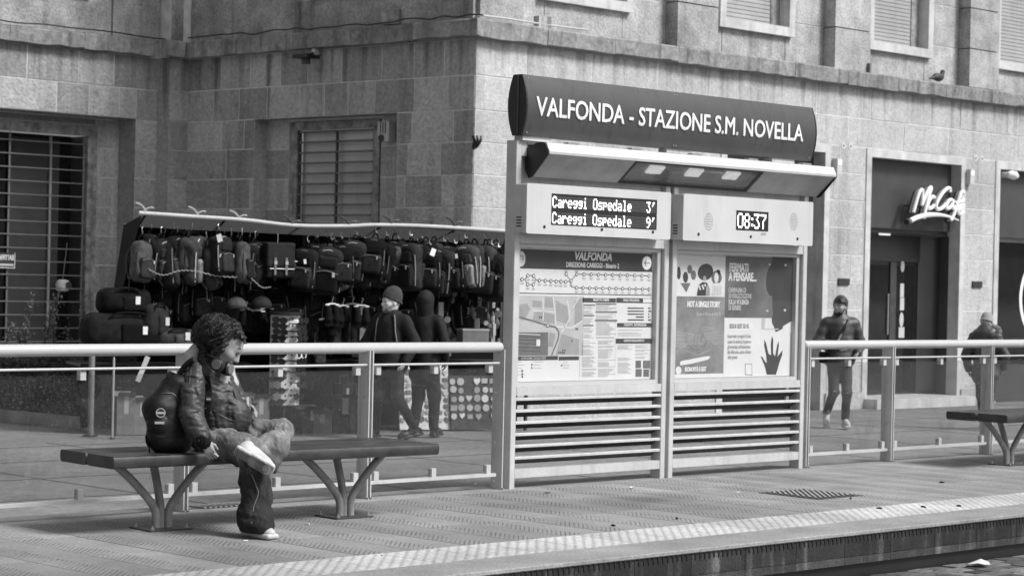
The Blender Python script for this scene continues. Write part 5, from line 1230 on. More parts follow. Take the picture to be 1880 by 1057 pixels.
# ---- backpacks: prototypes in local space hanging from (0,0,0); x = width, -y = front
def make_pack(kind, bm, pm, h=0.016):
    t = thing('backpack', (0, 0, 0)); sd = 20+kind
    W, Dp, Hh = ((0.145, 0.075, 0.235), (0.155, 0.085, 0.25), (0.13, 0.07, 0.22))[kind % 3]
    zc = -0.12-Hh
    body = lambda P: sdf([rbox((0, 0.0, zc), (W, Dp, Hh), 0.065), ell((0, -0.01, zc+Hh*0.55), (W*0.97, Dp*1.1, Hh*0.5)), ell((0, -0.03, zc-Hh*0.45), (W*1.0, Dp*1.15, Hh*0.5))], P, 0.05) + 0.010*wrinkle(P, 22, sd, 4, 1.4) + 0.004*wrinkle(P, 60, sd+9)
    soft('body', bm, t, body, (-0.2, -0.16, zc-Hh-0.06), (0.2, 0.14, -0.07), h, local=True)
    pk = lambda P: sdf([rbox((0, -Dp-0.012, zc-Hh*0.35), (W*0.82, 0.035, Hh*0.52), 0.032)], P) + 0.004*wrinkle(P, 34, sd+3)
    soft('front_pocket', pm, t, pk, (-0.17, -Dp-0.09, zc-Hh-0.03), (0.17, -Dp+0.06, zc+Hh*0.3), h, local=True)
    if kind != 2:
        pk2 = lambda P: sdf([rbox((0, -Dp-0.004, zc+Hh*0.45), (W*0.7, 0.026, Hh*0.26), 0.024)], P) + 0.004*wrinkle(P, 34, sd+5)
        soft('upper_pocket', bm, t, pk2, (-0.15, -Dp-0.07, zc+Hh*0.05), (0.15, -Dp+0.05, zc+Hh*0.85), h, local=True)
    MB().tube(bez([(-0.035, 0.03, zc+Hh-0.01), (-0.03, 0.02, zc+Hh+0.05), (0, 0.01, zc+Hh+0.085), (0.03, 0.02, zc+Hh+0.05), (0.035, 0.03, zc+Hh-0.01)], 3), 0.009, 5).build('handle', 'black_cloth', t, local=True)
    for s in (-1, 1):
        MB().tube(bez([(s*0.06, Dp*0.8, zc+Hh*0.9), (s*0.09, Dp+0.05, zc+Hh*0.4), (s*0.10, Dp+0.05, zc-Hh*0.3), (s*0.12, Dp*0.7, zc-Hh*0.9)], 4), 0.016, 5).build('strap', bm, t, local=True)
        MB().tube([(s*0.11, Dp*0.8, zc-Hh*0.8), (s*0.115, Dp*0.9, zc-Hh-0.10)], 0.008, 4).build('strap_end', bm, t, local=True)
    MB().tube(bez([(-W*0.98, -Dp*0.75, zc-Hh*0.8), (-W*0.99, -Dp*0.8, zc), (-W*0.8, -Dp*0.85, zc+Hh*0.7), (0, -Dp*0.9, zc+Hh*0.97), (W*0.8, -Dp*0.85, zc+Hh*0.7), (W*0.99, -Dp*0.8, zc), (W*0.98, -Dp*0.75, zc-Hh*0.8)], 4), 0.006, 4).build('piping', ('ink_mid', 'ink_soft', 'black', 'ink_light')[kind if bm != 'mid_cloth' or kind == 2 else 3], t, local=True)
    zp = MB().tube(bez([(-W*0.75, -Dp-0.048, zc-Hh*0.0), (0, -Dp-0.05, zc+Hh*0.1), (W*0.75, -Dp-0.048, zc-Hh*0.0)], 4), 0.0045, 4); zp.build('zip', 'ink_mid', t, local=True)
    MB().box(W*0.4, W*0.4+0.012, -Dp-0.06, -Dp-0.052, zc-Hh*0.1, zc+Hh*0.05).build('zip_pull', 'ink_light', t, local=True)
    MB().tube(bez([(0, 0.01, zc+Hh+0.08), (0.015, 0.01, zc+Hh+0.11), (0, 0.0, -0.02), (-0.012, 0, 0.03), (0.006, 0, 0.045)], 3), 0.005, 4).build('hook', 'steel', t, local=True)
    return t
protos = [make_pack(0, 'black_cloth', 'dark_cloth'), make_pack(1, 'dark_cloth', 'dark_cloth'), make_pack(2, 'mid_cloth', 'dark_cloth'), make_pack(1, 'mid_cloth', 'grey_cloth')]
special = {5: None}
LBL = ['black nylon backpack with zipped pockets hanging in the stall row', 'dark grey backpack with bulging front pocket hanging in the stall row', 'narrow mid grey backpack hanging in the stall row', 'two tone grey backpack with pale front pocket hanging in the stall row']
used = [False]*4
rr = random.Random(31)
ang0 = math.atan2(SU.y, SU.x)
def put_pack(k, px, py, w, sc, yaw, group='backpacks hanging along the front bar', lbl=None):
    o = protos[k] if not used[k] else copy_tree(protos[k]); used[k] = True
    u_, z_ = sp(px, py, w); o.location = ST(u_, w, z_); z_ += rr.uniform(-0.07, 0.05); o.location.z = z_; o.rotation_euler = (rr.uniform(-0.16, 0.16), rr.uniform(-0.2, 0.2), ang0 + yaw)
    o.scale = (sc, sc, sc*rr.uniform(0.95, 1.08))
    tag(o, lbl or LBL[k], 'backpack', group); return o
row = [(266, 420), (292, 424), (318, 424), (338, 425), (356, 426), (382, 428), (404, 428), (425, 429), (446, 430), (466, 432), (566, 434), (586, 436), (607, 436), (628, 436), (650, 438), (670, 439), (692, 434), (712, 434), (734, 438), (754, 440), (772, 441), (792, 441), (812, 441), (832, 441), (850, 443), (868, 444), (886, 444), (903, 445), (920, 446)]
kinds = [2, 1, 0, 2, 3, 2, 1, 0, 2, 0, 0, 0, 1, 0, 1, 1, 0, 0, 2, 1, 0, 0, 1, 0, 3, 3, 3, 0, 1]
for i, (px, py) in enumerate(row):
    yaw = (0.95 if px < 480 else (-0.15 if 560 < px < 590 else (-0.75 if px > 700 else -0.35))) + rr.uniform(-0.2, 0.2)
    put_pack(kinds[i], px+rr.uniform(-5, 5), py-5, 0.04+rr.uniform(-0.06, 0.07), rr.uniform(0.92, 1.15), yaw+rr.uniform(-0.3, 0.3))
    put_pack((kinds[i]+1+i) % 3, px+11+rr.uniform(-4, 4), py-6, 0.16+rr.uniform(-0.04, 0.05), rr.uniform(0.85, 1.1), yaw+rr.uniform(-0.7, 0.7))
for i in range(18):
    put_pack(rr.choice((0, 0, 1)), 300+34*i, 505+rr.uniform(-8, 12)+1.0*i, 0.38, rr.uniform(0.85, 1.0), rr.uniform(-0.9, 0.9), 'backpacks hanging deeper in the stall', ['x', 'y'][0] and 'black backpack in the second row hanging behind the front row')
for i, (px, py) in enumerate(((403, 437), (795, 463), (405, 470), (612, 505), (560, 480), (838, 470))):
    u_, z_ = sp(px, py, -0.18); o = MB().box(-0.03, 0.03, -0.001, 0.001, -0.045, 0.045).build('price_tag', 'pale'); o.location = ST(u_, -0.18, z_); o.rotation_euler = (rr.uniform(-.2, .2), rr.uniform(-.5, .5), ang0+rr.uniform(-.4, .4)); o.scale = (1, 1, 1) if i < 2 else (0.5, 1, 0.6)
    tag(o, 'pale price tag hanging on a backpack in the stall row', 'tag', 'price tags on the backpacks')
# ---- flap satchel with buckles
u_, z_ = sp(510, 438, -0.02); c = ST(u_, -0.02, z_)
t = thing('flap_satchel', c, 'dark flap satchel with two buckled straps and white trim hanging on the stall', 'bag', rz=ang0+0.25)
soft('body', 'black_cloth', t, lambda P: sdf([rbox((0, 0, -0.26), (0.185, 0.085, 0.20), 0.03)], P) + 0.004*wrinkle(P, 22, 4), (-0.23, -0.13, -0.5), (0.23, 0.13, -0.02), 0.018, local=True)
soft('flap', 'dark_cloth', t, lambda P: sdf([rbox((0, -0.075, -0.20), (0.19, 0.022, 0.135), 0.02), rbox((0, -0.01, -0.065), (0.19, 0.085, 0.02), 0.018)], P, 0.02) + 0.003*wrinkle(P, 22, 5), (-0.23, -0.14, -0.4), (0.23, 0.12, -0.02), 0.015, local=True)
for s in (-0.09, 0.06):
    MB().box(s-0.014, s+0.014, -0.112, -0.104, -0.42, -0.22).build('strap', 'ink_mid', t, local=True); MB().box(s-0.02, s+0.02, -0.118, -0.1125, -0.30, -0.26).build('buckle', 'silver_dull', t, local=True)
MB().box(-0.16, 0.17, -0.107, -0.100, -0.352, -0.343).build('trim', 'white_paint', t, local=True)
soft('side_pocket', 'dark_cloth', t, lambda P: sdf([rbox((0.20, 0, -0.33), (0.035, 0.06, 0.11), 0.03)], P), (0.13, -0.09, -0.47), (0.27, 0.09, -0.19), 0.018, local=True)
MB().box(0.195, 0.245, -0.068, -0.060, -0.262, -0.254).build('trim', 'white_paint', t, local=True); MB().tube(bez([(0.16, -0.05, -0.06), (0.19, -0.05, -0.12), (0.17, -0.06, -0.18), (0.16, -0.06, -0.24)], 4), 0.007, 5).build('cord', 'white_paint', t, local=True)
MB().tube([(0, 0, -0.07), (0, 0, 0.06)], 0.005, 5).build('hook', 'steel', t, local=True)
# security chain looped along the row
ch = [ST(*(lambda a: (a[0], -0.14, a[1]))(sp(px, py, -0.14))) for px, py in ((258, 484), (276, 496), (300, 505), (330, 497), (360, 498), (395, 506), (430, 509), (458, 510), (480, 527), (497, 527))]
P_ = bez(ch, 8); o = thing('security_chain', P_[0], 'pale twisted chain looped along the hanging backpacks', 'chain')
mb = MB()
for i, p in enumerate(P_[:-1]):
    d = (P_[i+1]-p); side = SN*0.006*(1 if i % 2 else -1) + ZV*0.006*(1 if i % 2 else -1)
    mb.tube([p+side, p+d*1.15-side], 0.006, 5)
tag(mb.build('links', 'ink_soft', o), kind='stuff')
# ---- travel bags on the left table
def duffel(px, py, w, hx, hy, hz, m, label, seed, rz=0.0):
    u_, z_ = sp(px, py, w); c = ST(u_, w, z_); t = thing('travel_bag', c, label, 'travel bag', rz=ang0+rz)
    soft('body', m, t, lambda P: sdf([rbox((0, 0, 0), (hx, hy, hz), min(hy, hz)*0.75), ell((0, 0, -hz*0.2), (hx*1.02, hy*1.05, hz*0.85))], P, 0.06) + 0.012*wrinkle(P, 15, seed) + 0.004*wrinkle(P, 40, seed+1), (-hx-0.08, -hy-0.08, -hz-0.06), (hx+0.08, hy+0.08, hz+0.08), 0.02, local=True)
    soft('end_pocket', m, t, lambda P: sdf([rbox((hx*0.25, -hy-0.005, -hz*0.15), (hx*0.45, 0.03, hz*0.55), 0.025)], P) + 0.004*wrinkle(P, 30, seed+2), (-hx*0.4, -hy-0.08, -hz), (hx*0.9, -hy+0.06, hz*0.7), 0.018, local=True)
    MB().tube(bez([(-hx*0.55, -hy*0.8, hz*0.4), (-hx*0.3, -hy*1.0, hz*0.95), (hx*0.3, -hy*1.0, hz*0.95), (hx*0.55, -hy*0.8, hz*0.4)], 5), 0.014, 5).build('handle', 'black_cloth', t, local=True)
    MB().tube(bez([(-hx*0.9, -hy*0.4, hz*0.75), (0, -hy*0.45, hz*1.02), (hx*0.9, -hy*0.4, hz*0.75)], 4), 0.007, 4).build('zip', 'ink', t, local=True)
    MB().box(hx*0.28, hx*0.28+0.055, -hy-0.045, -hy-0.041, -hz*0.2, -hz*0.2+0.09).build('tag', 'pale', t, local=True)
    return t
duffel(228, 606, 0.08, 0.50, 0.19, 0.20, 'black_cloth', 'large black travel bag at the bottom of the pile on the stall table', 51, 0.1)
duffel(226, 553, 0.10, 0.30, 0.17, 0.15, 'black_cloth', 'smaller black travel bag lying on the large one on the stall table', 52, 0.05)
duffel(282, 590, 0.02, 0.16, 0.12, 0.20, 'dark_cloth', 'upright dark satchel beside the pile of travel bags', 53, 0.4)
duffel(322, 620, 0.02, 0.24, 0.15, 0.10, 'mid_cloth', 'flat grey patterned bag lying behind the seated person', 54, 0.0)
# ---- caps, gloves and their clips
def cap_hat(px, py, w, label):
    u_, z_ = sp(px, py, w); c = ST(u_, w, z_); t = thing('cap', c, label, 'cap', rz=ang0)
    soft('crown', 'mid_cloth', t, lambda P: np.maximum(sdf([ell((0, 0, 0), (0.125, 0.10, 0.115))], P), -P[:, 2]-0.01), (-0.15, -0.13, -0.03), (0.15, 0.13, 0.14), 0.014, local=True)
    soft('visor', 'dark_cloth', t, lambda P: np.maximum(np.abs(P[:, 2]+0.012+0.8*P[:, 0]**2)-0.008, sdf([ell((0, -0.09, -0.01), (0.11, 0.10, 0.09))], P)), (-0.14, -0.22, -0.06), (0.14, 0.03, 0.03), 0.012, local=True)
    MB().disc((0.0, 0, 0.113), (0, 0, 1), 0.012, 0.008, 8).build('button', 'mid_cloth', t, local=True)
cap_hat(434, 563, 0.0, 'grey cap on the stall beside the seated person\'s hair'); cap_hat(480, 562, -0.02, 'grey cap resting above the sunglasses stand')
gl_proto = None
def glove_pair(px, py, w, i):
    global gl_proto
    u_, z_ = sp(px, py, w); c = ST(u_, w, z_)
    if gl_proto is None:
        t = thing('glove_pair', (0, 0, 0)); pr = []
        for s in (-0.05, 0.05):
            pr += [cap((s, 0, -0.02), (s, 0, -0.14), 0.04, 0.048)] + [cap((s+k*0.022-0.033, 0, -0.15), (s+k*0.026-0.039, 0, -0.24+abs(k-1.5)*0.012), 0.013, 0.010) for k in range(4)] + [cap((s+0.04, 0, -0.10), (s+0.065, 0, -0.17), 0.015, 0.011)]
        soft('gloves', 'black_cloth', t, lambda P: sdf(pr, P, 0.012), (-0.14, -0.06, -0.27), (0.14, 0.06, 0.04), 0.011, local=True)
        MB().tube([(-0.09, 0, 0.02), (-0.03, 0, 0.035), (0.03, 0, 0.035), (0.09, 0, 0.02)], 0.010, 6).build('hanger', 'pale', t, local=True)
        MB().tube(bez([(0, 0, 0.035), (0.0, 0, 0.08), (0.018, 0, 0.105), (0.0, 0, 0.12)], 3), 0.005, 5).build('hook', 'steel', t, local=True)
        for s in (-0.055, 0.055): MB().box(s-0.012, s+0.012, -0.014, 0.014, -0.02, 0.025).build('clip', 'pale', t, local=True)
        gl_proto = t; o = t
    else: o = copy_tree(gl_proto)
    o.location = c; o.rotation_euler.z = ang0 + rr.uniform(-0.5, 0.5); tag(o, 'pair of black gloves clipped to a pale hanger in the stall', 'gloves', 'gloves hanging in the stall')
for i, (px, py) in enumerate(((452, 572), (472, 575), (490, 570), (610, 563), (630, 566), (648, 563), (664, 566), (600, 590), (640, 596))): glove_pair(px, py, 0.02+0.1*(i % 3), i)
# hanging belts and scarves
bp = None
for i in range(22):
    px = 548 + 5.6*i if i < 12 else 660+11*(i-12); py = 505+rr.uniform(-6, 6); w = 0.30+0.03*(i % 4)
    u_, z_ = sp(px, py, w)
    if bp is None:
        bp = MB().box(-0.014, 0.014, -0.004, 0.004, -0.98, 0.0); bp.box(-0.02, 0.02, -0.008, -0.0045, -0.05, 0.0); bm_ = [bp.mesh('belt', m) for m in ('black_cloth', 'mid_cloth', 'dark_cloth', 'grey_cloth')]
    o = place('belt', bm_[(0, 2, 0, 1, 0, 2, 3, 0)[i % 8]], ST(u_, w, z_), rz=ang0+rr.uniform(-0.4, 0.4)); tag(o, 'long thin belt hanging in the dark of the stall', 'belt', 'belts hanging in the stall')
sc = [MB().box(-0.06, 0.06, -0.008, 0.008, -0.42, 0.0).mesh('scarf', m) for m in ('grey_cloth', 'mid_cloth', 'dark_cloth')]
for i, (px, py) in enumerate(((622, 578), (645, 585), (655, 590), (668, 560), (590, 600), (700, 560), (712, 575))):
    u_, z_ = sp(px, py, 0.22); o = place('scarf', sc[i % 3], ST(u_, 0.22, z_), rz=ang0+rr.uniform(-0.5, 0.5)); tag(o, 'folded scarf hanging below the backpacks in the stall', 'scarf', 'scarves hanging in the stall')
# ---- sunglasses stand in front of the stall
q = atz(522, 797, Z_ST); q = ST(*(lambda a: (a[0], -0.12))(sp(522, 700, -0.12)), Z_ST)
gs = thing('sunglasses_stand', q, 'white perforated sunglasses stand with dark round top before the stall', 'display stand', rz=ang0)
zt = sp(522, 578, -0.12)[1] - Z_ST; zb_ = sp(522, 742, -0.12)[1] - Z_ST
MB().bevbox((0, 0, (zt+zb_)/2), (1, 0, 0), (0, 1, 0), (0, 0, 1), 0.155, 0.155, (zt-zb_)/2, 0.07).build('column', 'pale', gs, local=True)
MB().tube([(0, 0, zt+0.004), (0, 0, zt+0.035)], 0.21, 18).build('top_disc', 'black', gs, local=True); MB().tube([(0, 0, 0.03), (0, 0, zb_-0.002)], 0.022, 8).build('pole', 'dark_metal', gs, local=True)
MB().tube([(0, 0, 0.0), (0, 0, 0.03)], 0.2, 16).build('foot', 'dark_metal', gs, local=True)
hl = MB(); rows = 15
for r in range(rows):
    z = zt - 0.05 - r*(zt-zb_-0.09)/(rows-1)
    for x in (-0.035, 0.035): hl.disc((x, -0.1555, z), (0, -1, 0), 0.011, 0.003, 7)
hl.build('peg_holes', 'black', gs, local=True)
def make_glasses(m):
    mb = MB()
    for s in (-0.036, 0.036): mb.ring((s, 0, 0), (0, -1, 0), 0.022, 0.008, 0.008, 12, sx=1.25)
    mb.box(-0.012, 0.012, -0.008, 0, 0.004, 0.012)
    for s in (-0.07, 0.07): mb.box(s-0.004, s+0.004, -0.004, 0.13, 0.008, 0.018)
    t = thing('sunglasses', (0, 0, 0)); mb.build('frame', m, t, local=True)
    for s in (-0.036, 0.036): MB().disc((s, -0.003, 0), (0, -1, 0), 0.023, 0.003, 12, sx=1.25).build('lens', 'dark_glass', t, local=True)
    return t
gp = [make_glasses('black'), make_glasses('white_paint')]; gu = [False, False]
for r in range(rows):
    z = Z_ST + zt - 0.055 - r*(zt-zb_-0.09)/(rows-1)
    for s in (-1, 1):
        if rr.random() < (0.93 if r < 10 else 0.45):
            k = 1 if rr.random() < 0.22 else 0
            o = gp[k] if not gu[k] else copy_tree(gp[k]); gu[k] = True
            o.location = Vector((q.x, q.y, 0)) + SU*(s*(0.13+rr.uniform(-.01, .02))) + SN*(0.185+rr.uniform(-0.02, 0.02)) + ZV*z; o.rotation_euler = (0, rr.uniform(-.15, .15), ang0 + s*0.6); o.scale = (1.25, 1.25, 1.25)
            tag(o, ('black sunglasses clipped to the white perforated stand', 'white framed sunglasses clipped to the perforated stand')[k], 'sunglasses', ('black sunglasses on the stand', 'white sunglasses on the stand')[k])
# ---- souvenir magnet boards
def magnet_board(pxs, w, m, label, seed, sz, mm, dark=False):
    (x0, y0), (x1, y1) = pxs; u0, z1_ = sp(x0, y0, w); u1, z0_ = sp(x1, y1, w); z0_ = Z_ST+0.02
    b0 = ST((u0+u1)/2, w, Z_ST); t = thing('magnet_board', b0, label, 'display board'); W = u1-u0
    P_ = lambda a, z, d=0.0: ST(u0+a, w-d+0.12*(z-z0_)/(z1_-z0_), z)
    mb = MB(); mb.add([P_(0, z0_), P_(W, z0_), P_(W, z1_), P_(0, z1_), P_(0, z0_, -0.03), P_(W, z0_, -0.03), P_(W, z1_, -0.03), P_(0, z1_, -0.03)], [(0,1,2,3),(4,7,6,5),(0,4,5,1),(1,5,6,2),(2,6,7,3),(3,7,4,0)]); mb.build('board', m, t)
    r2 = random.Random(seed); z = z0_ + (0.16 if dark else 0.12)
    while z < z1_-0.05:
        a = 0.04
        while a < W-0.03:
            if r2.random() < 0.93:
                c = P_(a+r2.uniform(-.006, .006), z+r2.uniform(-.008, .008), 0.0); mb = MB(); s = sz*r2.uniform(0.8, 1.1); kk = r2.random()
                if kk < 0.5: mb.disc(c, SN, s, 0.018, 10)
                elif kk < 0.8:
                    pts = [(0, -1.1), (0.7, -0.35), (1.0, 0.3), (0.75, 0.8), (0.35, 0.8), (0, 0.45), (-0.35, 0.8), (-0.75, 0.8), (-1.0, 0.3), (-0.7, -0.35)]
                    mb.prism([c + SU*(x*s) + ZV*(y*s) for x, y in pts], SN*0.018)
                else: mb.prism([c + SU*(x*s) + ZV*(y*s) for x, y in ((-0.9, -0.7), (0.9, -0.7), (0.9, 0.7), (-0.9, 0.7))], SN*0.018)
                mb.build('magnet', r2.choice(mm), t)
            a += sz*2.35
        z += sz*2.35
magnet_board(((737, 668), (826, 793)), -0.02, 'pale', 'pale board crowded with small souvenir magnets behind the walking people', 3, 0.034, ('ink_soft', 'ink_light', 'grey_cloth', 'pale', 'ink_mid'))
magnet_board(((831, 690), (912, 793)), -0.06, 'mid_cloth', 'dark board with rows of pale heart magnets at the end of the stall', 4, 0.044, ('ink_light', 'pale', 'ink_soft'), True)
# small souvenirs hanging at the right end
sv = [MB().disc((0, 0, -0.05), (0, -1, 0), 0.03, 0.012, 9), MB().box(-0.02, 0.02, -0.008, 0.008, -0.12, 0), MB().tube([(0, 0, 0), (0, 0, -0.03), (0, 0, -0.06), (0, 0, -0.10)], [0.006, 0.022, 0.028, 0.008], 7)]
svm = [b_.mesh('souvenir', m) for b_ in [sv[0]] for m in ('silver_dull',)] + [sv[1].mesh('souvenir', 'ink_soft'), sv[2].mesh('souvenir', 'ink_mid')] 
for i in range(70):
    px, py, w = rr.uniform(800, 922), rr.uniform(528, 640), rr.uniform(0.15, 0.5); u_, z_ = sp(px, py, w)
    o = place('souvenir', svm[i % 3], ST(u_, w, z_), rz=ang0+rr.uniform(-1, 1)); k = rr.uniform(0.7, 1.5); o.scale = (k, k, k)
    tag(o, ('small round metal souvenir hanging at the end of the stall', 'small flat tag souvenir hanging at the end of the stall', 'small dark figurine key ring hanging at the end of the stall')[i % 3], 'souvenir', 'souvenirs hanging at the end of the stall')
u_, z_ = sp(868, 622, 0.12); c = ST(u_, 0.12, z_); t = thing('open_box', c, 'grey cardboard box with a pale rim on the stall table', 'box', rz=ang0)
MB().box(-0.17, 0.17, -0.1, 0.1, -0.12, 0.10).build('body', 'ink_mid', t, local=True); MB().box(-0.175, 0.175, -0.105, 0.105, 0.101, 0.125).build('rim', 'ink_soft', t, local=True)
# trolley cases standing at the stall's foot
for px, lb in ((630, 'small dark trolley case with a pale stripe at the foot of the stall'), (655, 'small dark trolley case with a pale torn label at the foot of the stall')):
    g_ = atz(px, 793, Z_ST); u_ = (g_-SL).dot(SU); c = ST(u_, -0.05, Z_ST); t = thing('trolley_case', c, lb, 'suitcase', rz=ang0+0.1)
    MB().bevbox((0, 0, 0.30), (1, 0, 0), (0, 1, 0), (0, 0, 1), 0.085, 0.13, 0.27, 0.02).build('shell', 'black', t, local=True)
    MB().box(-0.02, 0.01, -0.134, -0.131, 0.10, 0.52).build('stripe', 'ink_light', t, local=True)
    for s in (-0.06, 0.06): MB().disc((s, -0.1, 0.025), (1, 0, 0), 0.022, 0.015, 10).build('wheel', 'black', t, local=True)
    MB().tube([(-0.05, 0, 0.57), (-0.05, 0, 0.66), (0.05, 0, 0.66), (0.05, 0, 0.57)], 0.008, 5).build('handle', 'dark_metal', t, local=True)

# ================================================================== HEDGE PLANTER and shoots, left of the stall
h0, h1p = atz(-60, 768, Z_ST), atz(160, 789, Z_ST)
hd = (h1p-h0).normalized(); hn = Vector((-hd.y, hd.x, 0));  hn = hn if hn.dot(CF) > 0 else -hn
hl_ = (h1p-h0).length
pl = thing('planter', (h0+h1p)/2, 'low stone planter kerb holding the clipped hedge below the barred window', 'planter')
for i in range(4):
    a = h0 + hd*(hl_*i/4+0.004); b2 = h0 + hd*(hl_*(i+1)/4-0.004)
    MB().prism([a, a+hn*0.10, a+hn*0.10+ZV*0.14, a+ZV*0.14], b2-a).build('kerb_block', 'concrete', pl)
MB().prism([h0+hn*0.101, h0+hn*1.0, h0+hn*1.0+ZV*0.10, h0+hn*0.101+ZV*0.10], hd*hl_).build('soil', 'stem', pl)
hedge = thing('hedge', (h0+h1p)/2+hn*0.5, 'dense dark clipped hedge growing in the stone planter', 'hedge')
def leaves(n, gen, size, m, nm, par, seed):
    r = np.random.default_rng(seed); V = []; Fc = []
    pts = gen(r, n)
    for i in range(n):
        c = pts[i]; a = r.normal(size=3); a /= np.linalg.norm(a); b2 = np.cross(a, r.normal(size=3)); b2 /= np.linalg.norm(b2); s = size*r.uniform(0.6, 1.3); nn = np.cross(a, b2)
        V += [c-a*s, c-b2*s*0.45+nn*s*0.15, c+a*s, c+b2*s*0.45+nn*s*0.15]; k = 4*i; Fc.append((k, k+1, k+2, k+3))
    mb = MB(); mb.v = [tuple(v) for v in V]; mb.f = Fc; mb.m = [0]*len(Fc)
    o_ = origin_of(par); mb.v = [(v[0]-o_.x, v[1]-o_.y, v[2]-o_.z) for v in mb.v]
    me = bpy.data.meshes.new(nm); me.from_pydata(mb.v, [], mb.f); me.materials.append(MATS[m]); ob = bpy.data.objects.new(nm, me); COL.objects.link(ob); ob.parent = par
    return tag(ob, kind='stuff')
def hgen(r, n):
    a = r.uniform(0, hl_, n); d = 0.12 + 0.75*r.uniform(0, 1, n)**1.5; z = r.uniform(-0.1, 0.86, n)
    bulge = 0.05*np.sin(a*7)+0.04*np.sin(a*13+1); z = np.where(z > 0.7, z+bulge, z)
    return np.array(h0)[None, :] + np.outer(a, np.array(hd)) + np.outer(d+bulge*0.6, np.array(hn)) + np.outer(z, [0, 0, 1.0])
leaves(9000, hgen, 0.03, 'leaf_dark', 'foliage', hedge, 3); leaves(2200, hgen, 0.028, 'leaf', 'foliage', hedge, 4)
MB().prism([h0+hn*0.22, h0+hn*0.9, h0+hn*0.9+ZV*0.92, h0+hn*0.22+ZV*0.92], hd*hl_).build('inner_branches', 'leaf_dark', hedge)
for i, (px, ytop, lean) in enumerate(((60, 555, -0.10), (95, 558, -0.16), (108, 540, -0.05), (152, 560, 0.05), (20, 600, -0.05), (30, 605, 0.05), (45, 610, 0.02), (118, 600, 0.1))):
    D = 25.0; top = atd(px, ytop, D+0.5); bot = Vector((top.x+CR.x*(-lean)*0.8*-1, top.y+CR.y*(-lean)*0.8*-1, 0.55)); t = thing('upright_shoot', bot, 'thin upright leafy shoot rising from the hedge below the barred window', 'plant', 'leafy shoots above the hedge')
    path = bez([bot, bot.lerp(top, 0.5) + CR*0.03*(1 if i % 2 else -1), top], 6); MB().tube(path, 0.008, 5).build('stem', 'stem', t)
    PA = np.array([list(p) for p in path])
    leaves(150 if ytop < 590 else 90, lambda r, n: PA[r.integers(0, len(PA), n)] + r.normal(size=(n, 3))*[0.03, 0.03, 0.05], 0.024, 'leaf', 'foliage', t, 60+i)
# grey marker post and thin pole behind the railing at the left
for px, r_, nm, lb, m, y0, y1, cat in ((166, 0.033, 'marker_post', 'plain grey post standing beside the hedge planter', 'ink_mid', 650, 800, 'post'), (206, 0.012, 'thin_pole', 'thin pale pole standing by the travel bags', 'ink_soft', 655, 805, 'pole')):
    g_ = atz(px, y1, Z_ST); zt = atd(px, y0, (g_-CAM).dot(CF)).z; t = thing(nm, g_, lb, cat)
    MB().tube([g_, g_+ZV*(zt-Z_ST-0.02), g_+ZV*(zt-Z_ST)], [r_, r_, r_*0.7], 12).build('shaft', m, t, smooth=True); MB().tube([g_, g_+ZV*0.012], r_*2.6, 12).build('foot', 'dark_metal', t)
u_, z_ = sp(262, 677, -0.2); c = ST(u_, -0.2, z_); o = MB().obox((0, 0, 0), (1, 0, 0), (0, 1, 0), (0, 0, 1), 0.028, 0.006, 0.15).build('price_strip', 'ink_light'); o.location = c; o.rotation_euler = (0.1, 0.35, ang0); tag(o, 'pale printed strip hanging slanted from the stall behind the backpack', 'tag')

# ---- stock stored at the foot of the stall, seen dimly through the glass
rr = random.Random(77)
for i in range(15):
    px = 215 + 32*i + rr.uniform(-8, 8)
    if 480 < px < 560 or px > 690: continue
    g_ = atz(px, 795, Z_ST); u_ = (g_-SL).dot(SU); w_, d_, hh = rr.uniform(0.08, 0.15), rr.uniform(0.08, 0.14), rr.uniform(0.10, 0.24)
    t = thing('stock_box', ST(u_, -0.16+rr.uniform(-.03, .03), Z_ST), ('plain cardboard box' if i % 3 else 'pale open carton') + ' stored on the ground at the foot of the stall', 'box', 'boxes stored at the foot of the stall', rz=ang0+rr.uniform(-.3, .3))
    m = ('ink_mid' if i % 3 == 0 else rr.choice(('ink_mid', 'mid_cloth', 'dark_cloth')))
    MB().box(-w_, w_, -d_, d_, 0.0, 2*hh).build('carton', m, t, local=True)
    MB().box(-w_*0.25, w_*0.25, -d_-0.002, d_+0.002, 2*hh*0.55, 2*hh+0.002).build('tape', 'ink_soft', t, local=True)
    for s in (-1, 1): MB().add([(-w_, s*d_, 2*hh), (w_, s*d_, 2*hh), (w_*0.98, s*(d_+0.07), 2*hh+0.05), (-w_*0.98, s*(d_+0.07), 2*hh+0.05)], [(0, 1, 2, 3)]).build('flap', m, t, local=True)
mat('skin_pale', 0.55, rough=0.5, var=0.06, scale=9, spec=0.35)
mat('skin_tan', 0.30, rough=0.5, var=0.08, scale=9, spec=0.4)
